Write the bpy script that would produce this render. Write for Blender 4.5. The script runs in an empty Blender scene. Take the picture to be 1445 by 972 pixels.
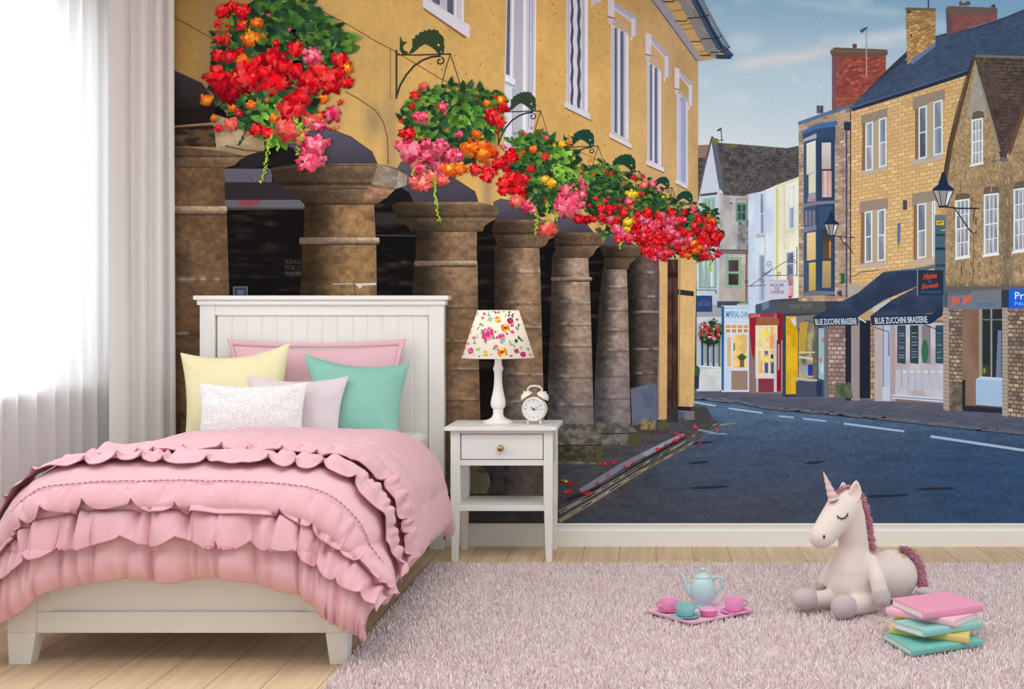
import bpy, math, random
import numpy as np
from mathutils import Vector, Matrix
random.seed(7)
RNG = np.random.default_rng(11)
SC = bpy.context.scene
COL = SC.collection
F, CX, CY, CH = 1775.0, 920.0, 438.0, 1.15     # focal length and principal point (1445x972 frame), eye height
WALL_Y = 6.15

def P(px, py, y):
    return Vector(((px - CX) * y / F, y, CH - (py - CY) * y / F))
def PF(px, py, z):                              # point at height z seen at a pixel
    y = (CH - z) * F / (py - CY)
    return Vector(((px - CX) * y / F, y, z))
def lin(c):
    c = c / 255.0
    return c / 12.92 if c <= 0.04045 else ((c + 0.055) / 1.055) ** 2.4
def L3(rgb): return tuple(lin(v) for v in rgb)

# ---------------------------------------------------------------- materials
def nodes(name):
    m = bpy.data.materials.new(name); m.use_nodes = True
    nt = m.node_tree; b = nt.nodes['Principled BSDF']
    return m, nt, b
def N(nt, t, **kw):
    n = nt.nodes.new(t)
    for k, v in kw.items(): setattr(n, k, v)
    return n
def mat(name, rgb, rough=0.5, spec=0.4, metal=0.0, noise=0.0, nscale=40.0, bump=0.0, bscale=200.0, sheen=0.0, detail=4.0):
    m, nt, b = nodes(name)
    c = (*L3(rgb), 1)
    b.inputs['Base Color'].default_value = c
    b.inputs['Roughness'].default_value = rough
    b.inputs['Specular IOR Level'].default_value = spec
    b.inputs['Metallic'].default_value = metal
    if sheen: b.inputs['Sheen Weight'].default_value = sheen
    tc = N(nt, 'ShaderNodeTexCoord')
    if noise:
        t = N(nt, 'ShaderNodeTexNoise'); t.inputs['Scale'].default_value = nscale; t.inputs['Detail'].default_value = detail
        nt.links.new(tc.outputs['Object'], t.inputs['Vector'])
        mx = N(nt, 'ShaderNodeMix', data_type='RGBA')
        mx.inputs['A'].default_value = (*[v * (1 - noise) for v in c[:3]], 1)
        mx.inputs['B'].default_value = (*[min(1, v * (1 + noise)) for v in c[:3]], 1)
        nt.links.new(t.outputs['Fac'], mx.inputs['Factor']); nt.links.new(mx.outputs['Result'], b.inputs['Base Color'])
    if bump:
        t = N(nt, 'ShaderNodeTexNoise'); t.inputs['Scale'].default_value = bscale; t.inputs['Detail'].default_value = 3
        nt.links.new(tc.outputs['Object'], t.inputs['Vector'])
        bp = N(nt, 'ShaderNodeBump'); bp.inputs['Strength'].default_value = bump; bp.inputs['Distance'].default_value = 0.004
        nt.links.new(t.outputs['Fac'], bp.inputs['Height']); nt.links.new(bp.outputs['Normal'], b.inputs['Normal'])
    return m
def attr_mat(name, rough=0.9, spec=0.1, attr='Col'):
    m, nt, b = nodes(name)
    a = N(nt, 'ShaderNodeAttribute'); a.attribute_name = attr
    nt.links.new(a.outputs['Color'], b.inputs['Base Color'])
    b.inputs['Roughness'].default_value = rough; b.inputs['Specular IOR Level'].default_value = spec
    return m

# ---------------------------------------------------------------- mesh builder
class MB:
    def __init__(s): s.v = []; s.f = []; s.mi = []
    def add(s, vs, fs, mi=0):
        o = len(s.v); s.v.extend([tuple(v) for v in vs])
        for f in fs: s.f.append([o + i for i in f]); s.mi.append(mi)
        return s
    def box(s, x0, x1, y0, y1, z0, z1, mi=0):
        v = [(x, y, z) for z in (z0, z1) for y in (y0, y1) for x in (x0, x1)]
        return s.add(v, [(0,2,3,1),(4,5,7,6),(0,1,5,4),(2,6,7,3),(0,4,6,2),(1,3,7,5)], mi)
    def frustum(s, a, b, mi=0):   # two rings of 4 points, bottom a, top b
        return s.add(list(a) + list(b), [(3,2,1,0),(4,5,6,7),(0,1,5,4),(1,2,6,5),(2,3,7,6),(3,0,4,7)], mi)
    def lathe(s, prof, seg=32, c=(0,0,0), mi=0, cap=True):
        n = len(prof); vs = []
        for r, z in prof:
            for k in range(seg):
                t = 2*math.pi*k/seg; vs.append((c[0]+r*math.cos(t), c[1]+r*math.sin(t), c[2]+z))
        fs = [(i*seg+k, i*seg+(k+1)%seg, (i+1)*seg+(k+1)%seg, (i+1)*seg+k) for i in range(n-1) for k in range(seg)]
        if cap: fs += [tuple(range(seg))[::-1], tuple((n-1)*seg+k for k in range(seg))]
        return s.add(vs, fs, mi)
    def tube(s, pts, rad, seg=10, mi=0, closed=False):
        pts = [Vector(p) for p in pts]; n = len(pts)
        rr = rad if isinstance(rad, (list, tuple)) else [rad]*n
        vs = []; up = None
        for i, p in enumerate(pts):
            if closed: d = pts[(i+1) % n] - pts[i-1]
            else: d = pts[min(i+1, n-1)] - pts[max(i-1, 0)]
            d.normalize()
            if up is None: up = d.orthogonal().normalized()
            up = (up - d*up.dot(d)).normalized(); w = d.cross(up)
            for k in range(seg):
                t = 2*math.pi*k/seg; vs.append(p + (up*math.cos(t) + w*math.sin(t))*rr[i])
        m = n if closed else n-1
        fs = [(i*seg+k, i*seg+(k+1)%seg, ((i+1)%n)*seg+(k+1)%seg, ((i+1)%n)*seg+k) for i in range(m) for k in range(seg)]
        if not closed: fs += [tuple(range(seg))[::-1], tuple((n-1)*seg+k for k in range(seg))]
        return s.add(vs, fs, mi)
    def ball(s, c, r, seg=20, rings=12, M=None, mi=0):
        r = r if isinstance(r, (list, tuple)) else (r, r, r)
        vs = []; c = Vector(c)
        for i in range(rings+1):
            ph = math.pi*i/rings
            for k in range(seg):
                t = 2*math.pi*k/seg
                p = Vector((r[0]*math.sin(ph)*math.cos(t), r[1]*math.sin(ph)*math.sin(t), -r[2]*math.cos(ph)))
                vs.append(c + (M @ p if M else p))
        fs = [(i*seg+k, i*seg+(k+1)%seg, (i+1)*seg+(k+1)%seg, (i+1)*seg+k) for i in range(rings) for k in range(seg)]
        return s.add(vs, fs, mi)
    def capsule(s, a, b, ra, rb, seg=20, n=8, mi=0):
        a, b = Vector(a), Vector(b); d = (b-a).normalized(); L = (b-a).length
        pts = []; rr = []
        for i in range(n+1):
            t = math.pi/2*i/n; pts.append(a - d*ra*math.cos(t)); rr.append(max(1e-4, ra*math.sin(t)))
        for i in range(n+1):
            t = math.pi/2*i/n; pts.append(b + d*rb*math.sin(t)); rr.append(max(1e-4, rb*math.cos(t)))
        return s.tube(pts, rr, seg, mi)
    def prism(s, poly, y0, y1, mi=0):     # poly of (x,z)
        n = len(poly)
        vs = [(x, y0, z) for x, z in poly] + [(x, y1, z) for x, z in poly]
        fs = [tuple(range(n)), tuple(range(n, 2*n))[::-1]] + [(i, n+i, n+(i+1)%n, (i+1)%n) for i in range(n)]
        return s.add(vs, fs, mi)
    def build(s, name, m, parent=None, smooth=None, bevel=0, bseg=2, loc=None, local=True):
        me = bpy.data.meshes.new(name)
        vs = s.v
        o = bpy.data.objects.new(name, me); COL.objects.link(o)
        if parent is not None:
            o.parent = parent
            if local:
                w = WP(parent); vs = [(x-w[0], y-w[1], z-w[2]) for x, y, z in vs]
        elif loc is not None:
            vs = [(x-loc[0], y-loc[1], z-loc[2]) for x, y, z in vs]; o.location = loc
        me.from_pydata(vs, [], s.f)
        for mm in (m if isinstance(m, (list, tuple)) else [m]): me.materials.append(mm)
        me.polygons.foreach_set('material_index', s.mi)
        me.validate(); me.update()
        if smooth is not None:
            me.polygons.foreach_set('use_smooth', [True]*len(me.polygons))
            if smooth > 0: me.set_sharp_from_angle(angle=math.radians(smooth))
        if bevel:
            bv = o.modifiers.new('Bevel', 'BEVEL'); bv.width = bevel; bv.segments = bseg; bv.limit_method = 'ANGLE'; bv.angle_limit = math.radians(35)
        return o
def WP(o):
    p = Vector((0,0,0))
    while o is not None: p = p + o.location; o = o.parent
    return p
def grid_faces(nu, nv):
    i = np.arange(nu-1)[:,None]*nv + np.arange(nv-1)[None,:]
    return np.stack([i, i+nv, i+nv+1, i+1], -1).reshape(-1, 4)
def np_mesh(name, V, Q, m, parent=None, cols=None, smooth=True, loc=None, domain='POINT'):
    """V (n,3) world coordinates, Q (m,k) faces; optional per-vertex linear colours."""
    V = np.asarray(V, np.float32).reshape(-1, 3); Q = np.asarray(Q, np.int32); k = Q.shape[1]
    w = np.array(WP(parent) if parent is not None else (loc if loc is not None else (0,0,0)), np.float32)
    me = bpy.data.meshes.new(name)
    me.vertices.add(len(V)); me.vertices.foreach_set('co', (V - w).ravel())
    me.loops.add(Q.size); me.loops.foreach_set('vertex_index', Q.ravel())
    me.polygons.add(len(Q)); me.polygons.foreach_set('loop_start', np.arange(0, Q.size, k, dtype=np.int32))
    if smooth: me.polygons.foreach_set('use_smooth', np.ones(len(Q), bool))
    if cols is not None:
        a = me.color_attributes.new('Col', 'FLOAT_COLOR', domain)
        c = np.ones((len(cols), 4), np.float32); c[:, :3] = cols; a.data.foreach_set('color', c.ravel())
    me.update(calc_edges=True); me.validate()
    for mm in (m if isinstance(m, (list, tuple)) else [m]): me.materials.append(mm)
    o = bpy.data.objects.new(name, me); COL.objects.link(o)
    if parent is not None: o.parent = parent
    elif loc is not None: o.location = loc
    return o
def tag(o, label=None, cat=None, group=None, kind=None):
    if label: o['label'] = label
    if cat: o['category'] = cat
    if group: o['group'] = group
    if kind: o['kind'] = kind
    return o
def thing(name, loc, label, cat, group=None):
    o = bpy.data.objects.new(name, None); COL.objects.link(o); o.location = loc; o.empty_display_size = .05
    return tag(o, label, cat, group)
def snoise(x, seed, freq):                      # smooth 1-D noise in [-1,1]
    r = np.random.default_rng(seed).uniform(-1, 1, 4096)
    t = np.asarray(x, float)*freq + 1000; i = np.floor(t).astype(int); f = t - i; f = f*f*(3-2*f)
    return r[i % 4096]*(1-f) + r[(i+1) % 4096]*f
def vnoise(x, y, seed=0):                       # smooth 2-D noise in [0,1]
    r = np.random.default_rng(seed).random((256, 256))
    i = np.floor(x).astype(int); j = np.floor(y).astype(int); f = x-i; g = y-j; f = f*f*(3-2*f); g = g*g*(3-2*g)
    a = r[i % 256, j % 256]; b = r[(i+1) % 256, j % 256]; c = r[i % 256, (j+1) % 256]; d = r[(i+1) % 256, (j+1) % 256]
    return (a*(1-f)+b*f)*(1-g) + (c*(1-f)+d*f)*g
def fbm(x, y, seed=0, octs=4):
    s = 0; a = .5; t = 0
    for k in range(octs): s = s + a*vnoise(x*2**k, y*2**k, seed+k); t += a; a *= .55
    return s/t

# ---------------------------------------------------------------- palette
WHITE = mat('white_lacquer', (238, 235, 231), .42, .35, noise=.012, nscale=3)
BASEW = mat('white_skirting', (244, 241, 236), .45, .3, noise=.01, nscale=2)
PINK = mat('pink_cotton', (233, 184, 193), .9, .15, noise=.035, nscale=900, bump=.25, bscale=700, sheen=.15)
PINK2 = mat('pink_ruffle_cotton', (230, 178, 188), .9, .15, noise=.04, nscale=900, bump=.25, bscale=700, sheen=.15)
THREAD = mat('stitching_thread', (206, 154, 166), .9, .1)
BRASS = mat('aged_brass', (190, 150, 85), .3, .5, metal=1)
WALLP = mat('white_wall_paint', (232, 229, 226), .85, .2, noise=.01, nscale=4)

# ---------------------------------------------------------------- room shell
def struct(name, mb, m, **k):
    o = mb.build(name, m, **k); o['kind'] = 'structure'; return o
X0, X1, Y0, ZC = -2.62, 2.6, -0.6, 2.86
def floor_material():
    m, nt, b = nodes('pale_oak_planks')
    tc = N(nt, 'ShaderNodeTexCoord'); mp = N(nt, 'ShaderNodeMapping')
    nt.links.new(tc.outputs['Object'], mp.inputs['Vector'])
    mp.inputs['Rotation'].default_value = (0, 0, math.radians(90))
    mp.inputs['Location'].default_value = (.35, -.02, 0)
    br = N(nt, 'ShaderNodeTexBrick'); nt.links.new(mp.outputs['Vector'], br.inputs['Vector'])
    br.inputs['Scale'].default_value = 1; br.inputs['Brick Width'].default_value = 2.3; br.inputs['Row Height'].default_value = .173
    br.inputs['Mortar Size'].default_value = .0016; br.inputs['Mortar Smooth'].default_value = .3; br.offset = .37
    br.inputs['Color1'].default_value = (*L3((238, 212, 180)), 1); br.inputs['Color2'].default_value = (*L3((228, 199, 165)), 1)
    br.inputs['Mortar'].default_value = (*L3((150, 112, 84)), 1)
    g = N(nt, 'ShaderNodeMapping'); nt.links.new(tc.outputs['Object'], g.inputs['Vector']); g.inputs['Scale'].default_value = (26, 1.3, 1)
    no = N(nt, 'ShaderNodeTexNoise'); no.inputs['Scale'].default_value = 1.6; no.inputs['Detail'].default_value = 7; no.inputs['Distortion'].default_value = .6
    nt.links.new(g.outputs['Vector'], no.inputs['Vector'])
    rp = N(nt, 'ShaderNodeValToRGB'); rp.color_ramp.elements[0].position = .32; rp.color_ramp.elements[1].position = .72
    rp.color_ramp.elements[0].color = (.80, .75, .69, 1); rp.color_ramp.elements[1].color = (1.06, 1.06, 1.06, 1)
    nt.links.new(no.outputs['Fac'], rp.inputs['Fac'])
    mx = N(nt, 'ShaderNodeMix', data_type='RGBA', blend_type='MULTIPLY'); mx.inputs['Factor'].default_value = .8
    nt.links.new(br.outputs['Color'], mx.inputs['A']); nt.links.new(rp.outputs['Color'], mx.inputs['B'])
    # knots
    k = N(nt, 'ShaderNodeMapping'); nt.links.new(tc.outputs['Object'], k.inputs['Vector']); k.inputs['Scale'].default_value = (5.5, 1.9, 1)
    vo = N(nt, 'ShaderNodeTexVoronoi'); vo.inputs['Scale'].default_value = 1; nt.links.new(k.outputs['Vector'], vo.inputs['Vector'])
    kr = N(nt, 'ShaderNodeValToRGB'); kr.color_ramp.elements[0].position = .02; kr.color_ramp.elements[1].position = .075
    kr.color_ramp.elements[0].color = (.5, .42, .34, 1); kr.color_ramp.elements[1].color = (1, 1, 1, 1)
    nt.links.new(vo.outputs['Distance'], kr.inputs['Fac'])
    m2 = N(nt, 'ShaderNodeMix', data_type='RGBA', blend_type='MULTIPLY'); m2.inputs['Factor'].default_value = .75
    nt.links.new(mx.outputs['Result'], m2.inputs['A']); nt.links.new(kr.outputs['Color'], m2.inputs['B'])
    nt.links.new(m2.outputs['Result'], b.inputs['Base Color'])
    b.inputs['Roughness'].default_value = .55; b.inputs['Specular IOR Level'].default_value = .3
    return m
struct('floor', MB().box(X0, X1, Y0, WALL_Y, -.08, 0), floor_material())
struct('ceiling', MB().box(X0-.12, X1, Y0, WALL_Y+.12, ZC, ZC+.1), WALLP)
struct('wall_back', MB().box(X0, X1, WALL_Y, WALL_Y+.12, -.08, ZC), WALLP)
WY0, WY1, WZ0, WZ1 = 3.1, 5.78, .83, 2.5
wl = MB()
wl.box(X0-.12, X0, Y0, WY0, -.08, ZC); wl.box(X0-.12, X0, WY1, WALL_Y+.12, -.08, ZC)
wl.box(X0-.12, X0, WY0, WY1, -.08, WZ0); wl.box(X0-.12, X0, WY0, WY1, WZ1, ZC)
struct('wall_left', wl, WALLP)
wf = MB()
for (a, b_) in ((WY0, WY0+.06), (WY1-.06, WY1), ((WY0+WY1)/2-.04, (WY0+WY1)/2+.04)): wf.box(X0-.1, X0-.04, a, b_, WZ0+.04, WZ1)
wf.box(X0-.1, X0-.04, WY0, WY1, WZ0, WZ0+.06); wf.box(X0-.1, X0-.04, WY0, WY1, WZ1-.06, WZ1)
win = struct('window_1', wf, WHITE, bevel=.004, loc=(X0-.07, WY1, WZ0))
sill = MB().box(X0-.04, X0+.10, WY0-.03, WY1+.03, WZ0-.03, WZ0+.004).build('window_sill', WHITE, win, bevel=.006)
gm, gnt, gb = nodes('window_glass')
gtr = N(gnt, 'ShaderNodeBsdfTransparent'); ggl = N(gnt, 'ShaderNodeBsdfGlossy'); ggl.inputs['Roughness'].default_value = .02
gmx = N(gnt, 'ShaderNodeMixShader'); gmx.inputs[0].default_value = .05
gnt.links.new(gtr.outputs[0], gmx.inputs[1]); gnt.links.new(ggl.outputs[0], gmx.inputs[2]); gnt.links.new(gmx.outputs[0], gnt.nodes['Material Output'].inputs['Surface'])
for q, (a, b_) in enumerate(((WY0+.06, (WY0+WY1)/2-.04), ((WY0+WY1)/2+.04, WY1-.06))):
    MB().box(X0-.072, X0-.068, a, b_, WZ0+.06, WZ1-.06).build('pane', gm, win)
zt = .1105
prof = [(0, 0), (-.016, 0), (-.016, .074), (-.013, .080), (-.010, .083), (-.010, .098), (-.014, .101), (-.014, .107), (-.010, zt), (0, zt)]
def base_run(x0, x1):
    n = len(prof); vs = [(x0, WALL_Y+p[0], p[1]) for p in prof] + [(x1, WALL_Y+p[0], p[1]) for p in prof]
    return MB().add(vs, [tuple(range(n)), tuple(range(n, 2*n))[::-1]] + [(i, n+i, n+(i+1) % n, (i+1) % n) for i in range(n)])
struct('baseboard_back', base_run(X0+.02, X1), BASEW)
n = len(prof)
bl = MB().add([(X0-p[0], y, p[1]) for y in (Y0, WALL_Y) for p in prof], [tuple(range(n))[::-1], tuple(range(n, 2*n))] + [(i, (i+1) % n, n+(i+1) % n, n+i) for i in range(n)])
struct('baseboard_left', bl, BASEW)

# ---------------------------------------------------------------- curtains
def curtain(name, path_fn, n, z0, z1, m, label, cat, loc):
    t = np.linspace(0, 1, n); nz = 24
    V = []
    for zi in np.linspace(0, 1, nz):
        x, y = path_fn(t, zi); V.append(np.stack([x, y, np.full(n, z0+(z1-z0)*zi)], -1))
    V = np.array(V)
    o = np_mesh(name, V, grid_faces(nz, n), m, loc=loc)
    return tag(o, label, cat)
sm, snt, sb = nodes('sheer_voile')
tr = N(snt, 'ShaderNodeBsdfTransparent'); tl = N(snt, 'ShaderNodeBsdfTranslucent'); df = N(snt, 'ShaderNodeBsdfDiffuse')
tl.inputs['Color'].default_value = (.93, .93, .94, 1); df.inputs['Color'].default_value = (.88, .875, .88, 1)
wv = N(snt, 'ShaderNodeTexNoise'); wv.inputs['Scale'].default_value = 350
tcs = N(snt, 'ShaderNodeTexCoord'); snt.links.new(tcs.outputs['Object'], wv.inputs['Vector'])
ma = N(snt, 'ShaderNodeMath', operation='MULTIPLY_ADD'); ma.inputs[1].default_value = .14; ma.inputs[2].default_value = .08
snt.links.new(wv.outputs['Fac'], ma.inputs[0])
m1 = N(snt, 'ShaderNodeMixShader'); m1.inputs[0].default_value = .35
snt.links.new(tl.outputs[0], m1.inputs[1]); snt.links.new(df.outputs[0], m1.inputs[2])
m2 = N(snt, 'ShaderNodeMixShader'); snt.links.new(ma.outputs[0], m2.inputs[0])
snt.links.new(m1.outputs[0], m2.inputs[1]); snt.links.new(tr.outputs[0], m2.inputs[2])
snt.links.new(m2.outputs[0], snt.nodes['Material Output'].inputs['Surface'])
def sheer_path(t, zi):
    y = 3.0 + 2.79*t
    s = y*2*math.pi/.135 + 1.6*snoise(y, 3, 2.2)
    amp = .020 + .012*snoise(y, 5, 3.1)
    return -2.485 + amp*np.sin(s)*(1-.15*zi) + .006*np.sin(2.3*s+1), y + .010*np.cos(s)
curtain('sheer_curtain', sheer_path, 900, .015, ZC-.05, sm, 'translucent white sheer curtain glowing in front of the window', 'curtain', (-2.485, 4.4, 0))
DRAPE = mat('heavy_white_curtain_cloth', (238, 234, 232), .9, .15, noise=.02, nscale=500, bump=.1, bscale=900)
pts = np.array([(-2.448, 5.665), (-2.425, 5.715), (-2.405, 5.77), (-2.41, 5.825), (-2.455, 5.865), (-2.43, 5.895), (-2.385, 5.905), (-2.375, 5.94), (-2.42, 5.965), (-2.39, 5.995), (-2.348, 6.0), (-2.338, 6.035), (-2.385, 6.06), (-2.36, 6.085), (-2.322, 6.085), (-2.31, 6.105), (-2.33, 6.125)])
def spline(pp, n):
    d = np.r_[0, np.cumsum(np.hypot(*np.diff(pp, axis=0).T))]; d /= d[-1]; tt = np.linspace(0, 1, n); out = []
    for k in range(pp.shape[1]):
        y = pp[:, k]; mm = np.gradient(y, d); i = np.clip(np.searchsorted(d, tt, 'right')-1, 0, len(d)-2)
        h = d[i+1]-d[i]; u = (tt-d[i])/h
        out.append((2*u**3-3*u**2+1)*y[i] + (u**3-2*u**2+u)*h*mm[i] + (-2*u**3+3*u**2)*y[i+1] + (u**3-u**2)*h*mm[i+1])
    return np.stack(out, -1)
dp = spline(pts, 260)
def drape_path(t, zi):
    k = .96 + .04*(1-zi)
    return -2.45 + (dp[:, 0]+2.45)*k + .004*np.sin(3*zi+9*t), dp[:, 1] + .0*t
curtain('drape_curtain', drape_path, 260, .012, ZC-.05, DRAPE, 'opaque off-white curtain gathered in folds between window and mural', 'curtain', (-2.42, 5.93, 0))

MB().box(-2.52, -2.44, 3.0, 5.76, ZC-.05, ZC-.001).build('curtain_rail', WHITE, loc=(-2.48, 4.4, ZC-.05)).update_tag()
tag(bpy.data.objects['curtain_rail'], 'white ceiling rail carrying the sheer curtain along the window', 'curtain rail')
# ---------------------------------------------------------------- bed frame
bed = thing('bed', (-1.56, 5.08, 0), 'white wooden single bed with tall panelled headboard under pink duvet', 'bed')
hy0, hy1 = 6.05, 6.10
hb = MB()
for a, b_ in ((-2.176, -2.103), (-1.0736, -.9997)): hb.box(a, b_, hy0, hy1, 0, 1.18)
hb.box(-2.103, -1.0736, hy0+.002, hy1, 1.126, 1.18)
hb.box(-2.103, -1.0736, hy0+.002, hy1, .30, .40)
head = hb.build('headboard', WHITE, bed, bevel=.003)
pb = MB(); gx = np.linspace(-2.098, -1.078, 15)
for i in range(14):
    a, b_ = gx[i]+.0012, gx[i+1]-.0012
    y = hy0+.014
    poly = [(a-.0012, y+.004), (a+.003, y), (b_-.003, y), (b_+.0012, y+.004), (b_+.0012, y+.02), (a-.0012, y+.02)]
    pb.add([(px_, py_, z) for z in (.40, 1.127) for px_, py_ in poly], [tuple(range(6))[::-1], tuple(range(6, 12))] + [(k, (k+1) % 6, 6+(k+1) % 6, 6+k) for k in range(6)])
pb.build('tongue_and_groove_panel', WHITE, head)
cp = MB(); cp.box(-2.185, -.989, 6.035, 6.11, 1.176, 1.20); cp.box(-2.198, -.9748, 6.022, 6.115, 1.20, 1.2216)
cp.build('cap_rail', WHITE, head, bevel=.004, bseg=3)
fb = MB(); FY = 4.0825
fb.box(-2.0, -1.06, FY+.018, FY+.04, .10, .43)
fb.box(-2.0, -1.956, FY+.010, FY+.036, .15, .43); fb.box(-1.117, -1.06, FY+.010, FY+.036, .15, .43)
fb.box(-2.0, -1.06, FY+.006, FY+.044, .1018, .171); fb.box(-2.0, -1.06, FY+.006, FY+.044, .40, .435)
fb.build('footboard', WHITE, bed, bevel=.0025)
def taper_leg(x0, x1, y0, y1, z1, zt, xi0, xi1, yi):
    m = MB(); z0 = 0
    m.frustum([(xi0, y0, 0), (xi1, y0, 0), (xi1, yi, 0), (xi0, yi, 0)], [(x0, y0, zt), (x1, y0, zt), (x1, y1, zt), (x0, y1, zt)])
    m.frustum([(x0, y0, zt), (x1, y0, zt), (x1, y1, zt), (x0, y1, zt)], [(x0, y0, z1), (x1, y0, z1), (x1, y1, z1), (x0, y1, z1)])
    return m
taper_leg(-2.093, -2.0, FY, FY+.07, .44, .105, -2.088, -2.018, FY+.055).build('leg', WHITE, bed, bevel=.0025)
taper_leg(-1.060, -.987, FY, FY+.07, .44, .105, -1.046, -.990, FY+.055).build('leg', WHITE, bed, bevel=.0025)
MB().box(-1.03, -1.005, FY+.07, hy0, .17, .36).build('side_rail', WHITE, bed, bevel=.003)
MB().box(-2.095, -2.07, FY+.07, hy0, .17, .36).build('side_rail', WHITE, bed, bevel=.003)
sl = MB()
for y in np.linspace(4.3, 5.9, 11): sl.box(-2.07, -1.03, y-.035, y+.035, .285, .305)
sl.build('slat_base', WHITE, bed)
MATT = mat('white_mattress_ticking', (240, 238, 236), .9, .15, bump=.1, bscale=600)
mt = MB().box(-2.065, -1.075, 4.20, 6.035, .306, .568)
mt = mt.build('mattress', MATT, bevel=.035, bseg=5, loc=(-1.57, 5.08, .306))
tag(mt, 'white mattress showing at the head of the bed beside the headboard', 'mattress')

# ---------------------------------------------------------------- duvet
XC, YH, YB, RA = -1.535, 5.52, 4.225, .235
HA = .40                                     # flat half width before the side roll
QL = math.pi/2*RA
def drape_pos(a, b):
    """a: metres across from the bed's centre line; b: metres from the head edge towards the foot."""
    L = YH - YB
    ea = np.maximum(np.abs(a) - HA, 0); eb = np.maximum(b - L, 0); sg = np.sign(a)
    sm = lambda x0, x1, x: np.clip((x-x0)/(x1-x0), 0, 1)**2*(3-2*np.clip((x-x0)/(x1-x0), 0, 1))
    ea, eb = ea*(1-.40*sm(.05, .45, eb)), eb*(1+.20*sm(.20, .72, np.abs(a)))
    d = np.hypot(ea, eb) + 1e-9
    ux, uy = ea/d*sg, -eb/d
    t = np.minimum(d/RA, math.pi/2); s = np.maximum(d - QL, 0)
    corner = 4*(ea*eb)/(d*d+1e-6)/2
    out = RA*np.sin(t) + .030*np.sin(np.minimum(s/.25, 1)*math.pi*.8)*(1-.5*corner) + .05*corner*np.minimum(s/.3, 1)
    drop = RA*(1-np.cos(t)) + s*.98
    x = XC + np.clip(a, -HA, HA) + ux*out + sg*.095*corner*np.minimum(s/.28, 1)
    y = YH - np.minimum(b, L) + uy*out
    dome = .020*(1-np.clip(np.abs(a)/(HA+.15), 0, 1)**2) + .010*np.sin(np.clip(b/1.5, 0, 1)*math.pi)
    z = .614 + dome - drop
    hd = np.clip(1 - b/.10, 0, 1)               # the head edge rounds down to the mattress
    z = z - .055*hd**2.2
    return np.stack([x, y, z], -1)
def norms(Pm):
    du = np.gradient(Pm, axis=0); dv = np.gradient(Pm, axis=1)
    n = np.cross(du, dv); n /= np.linalg.norm(n, axis=-1, keepdims=True)+1e-9
    return -n
L = YH - YB
S1, S2, S3 = .60, L-.33, L-.085               # stitch line, two upper ruffle seams
S4, S5 = L+.155, L+.25                      # seams of the two long ruffles
DF, DS = .475, .565
NA, NB = 520, 300
def phi(a, seed, f): return a*f + 1.0*snoise(a, seed, f*.42) + .30*snoise(a, seed+1, f*1.3)
def cusp(a, seed, f):                         # 1 at the narrow pleats, 0 on the wide loops between them
    return 1 - np.abs(np.sin(np.pi*phi(a, seed, f)))**.6
def creases(a, t, seed, n, span, dmin, dmax, wmin, wmax):
    """narrow pleats starting at a seam (t=0) and dying out down the cloth"""
    r = np.random.default_rng(seed); h = np.zeros_like(a)
    for k in range(n):
        a0 = r.uniform(-span, span); w = r.uniform(wmin, wmax); d = r.uniform(dmin, dmax); ln = r.uniform(.35, 1.25); dr = r.normal(0, .012)
        h -= d*np.exp(-((a-a0-dr*t)/(w*(1+.9*t)))**2)*np.clip(1-t/ln, 0, 1)**.7
        h += .45*d*np.exp(-((a-a0-w*2.2-dr*t)/(w*1.6*(1+.9*t)))**2)*np.clip(1-t/ln, 0, 1)
    return h
def gather(a, b):
    g = np.zeros_like(a)
    ea = np.maximum(np.abs(a)-HA, 0); eb = np.maximum(b-L, 0)
    cor = np.clip(2*ea*eb/(ea*ea+eb*eb+1e-6), 0, 1)*np.clip(np.hypot(ea, eb)/.3, 0, 1)   # smooth the hanging corners
    bands = [(-.1, S1, 2.0, .003, .010, 21), (S1, S2, 2.5, .003, .014, 22), (S2, S3, 7, .004, .0, 23), (S3, S4, 3, .004, .004, 24), (S4, S5, 8.0, .008, .012, 25), (S5, L+DF+.3, 6.0, .026, .010, 26)]
    for b0, b1, f, amp, pf, sd in bands:
        t = np.clip((b-b0)/(b1-b0), 0, 1); inside = (b >= b0) & (b < b1)
        env = np.sin(np.pi*np.clip(t, 0, 1)**.8)**.6 if b1 < L+DF else np.clip((b-b0)/.09, 0, 1)
        aa = a + .025*snoise(b, sd+7, 7)
        w = (.55-1.5*cusp(aa, sd, f)) + .35*snoise(aa, sd+3, f*2.7)
        g = g + np.where(inside, amp*w*env*(1-.75*cor) + pf*np.sin(np.pi*t)**.7, 0)
    tb = np.clip((b-S5)/(L+DF-S5), 0, 1.5)
    g = g + np.where(b >= S5, creases(a, tb, 71, 22, HA+DS, .014, .030, .007, .016)*(1-.6*cor), 0)
    tu = np.clip((L+DF-b)/.16, 0, 3)
    g = g + np.where((b >= S5) & (tu < 1.4), creases(a, tu, 72, 24, HA+DS, .014, .032, .007, .018)*(1-.6*cor), 0)
    for sb, k in ((S1, .007), (S2, -.016), (S3, -.014), (S4, .006), (S5, .004)):
        g = g - k*np.exp(-((b-sb)/(.009 if k > 0 else .05))**2)
    g = g - .007*np.exp(-((np.abs(a)-(HA+.12))/.012)**2)*(b < S2)*0
    g = g + .007*(fbm(a*5+40, b*5+40, 31, 3)-.5)*2 + .0035*(fbm(a*22+40, b*16+40, 35, 2)-.5)*2
    return g
A_ = np.linspace(-(HA+DS), HA+DS, NA); B_ = np.linspace(-.02, L+DF, NB)
aa, bb_ = np.meshgrid(A_, B_, indexing='ij')
base = drape_pos(aa, bb_); nn = norms(base)
dv = base + nn*gather(aa, bb_)[..., None]
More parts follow.
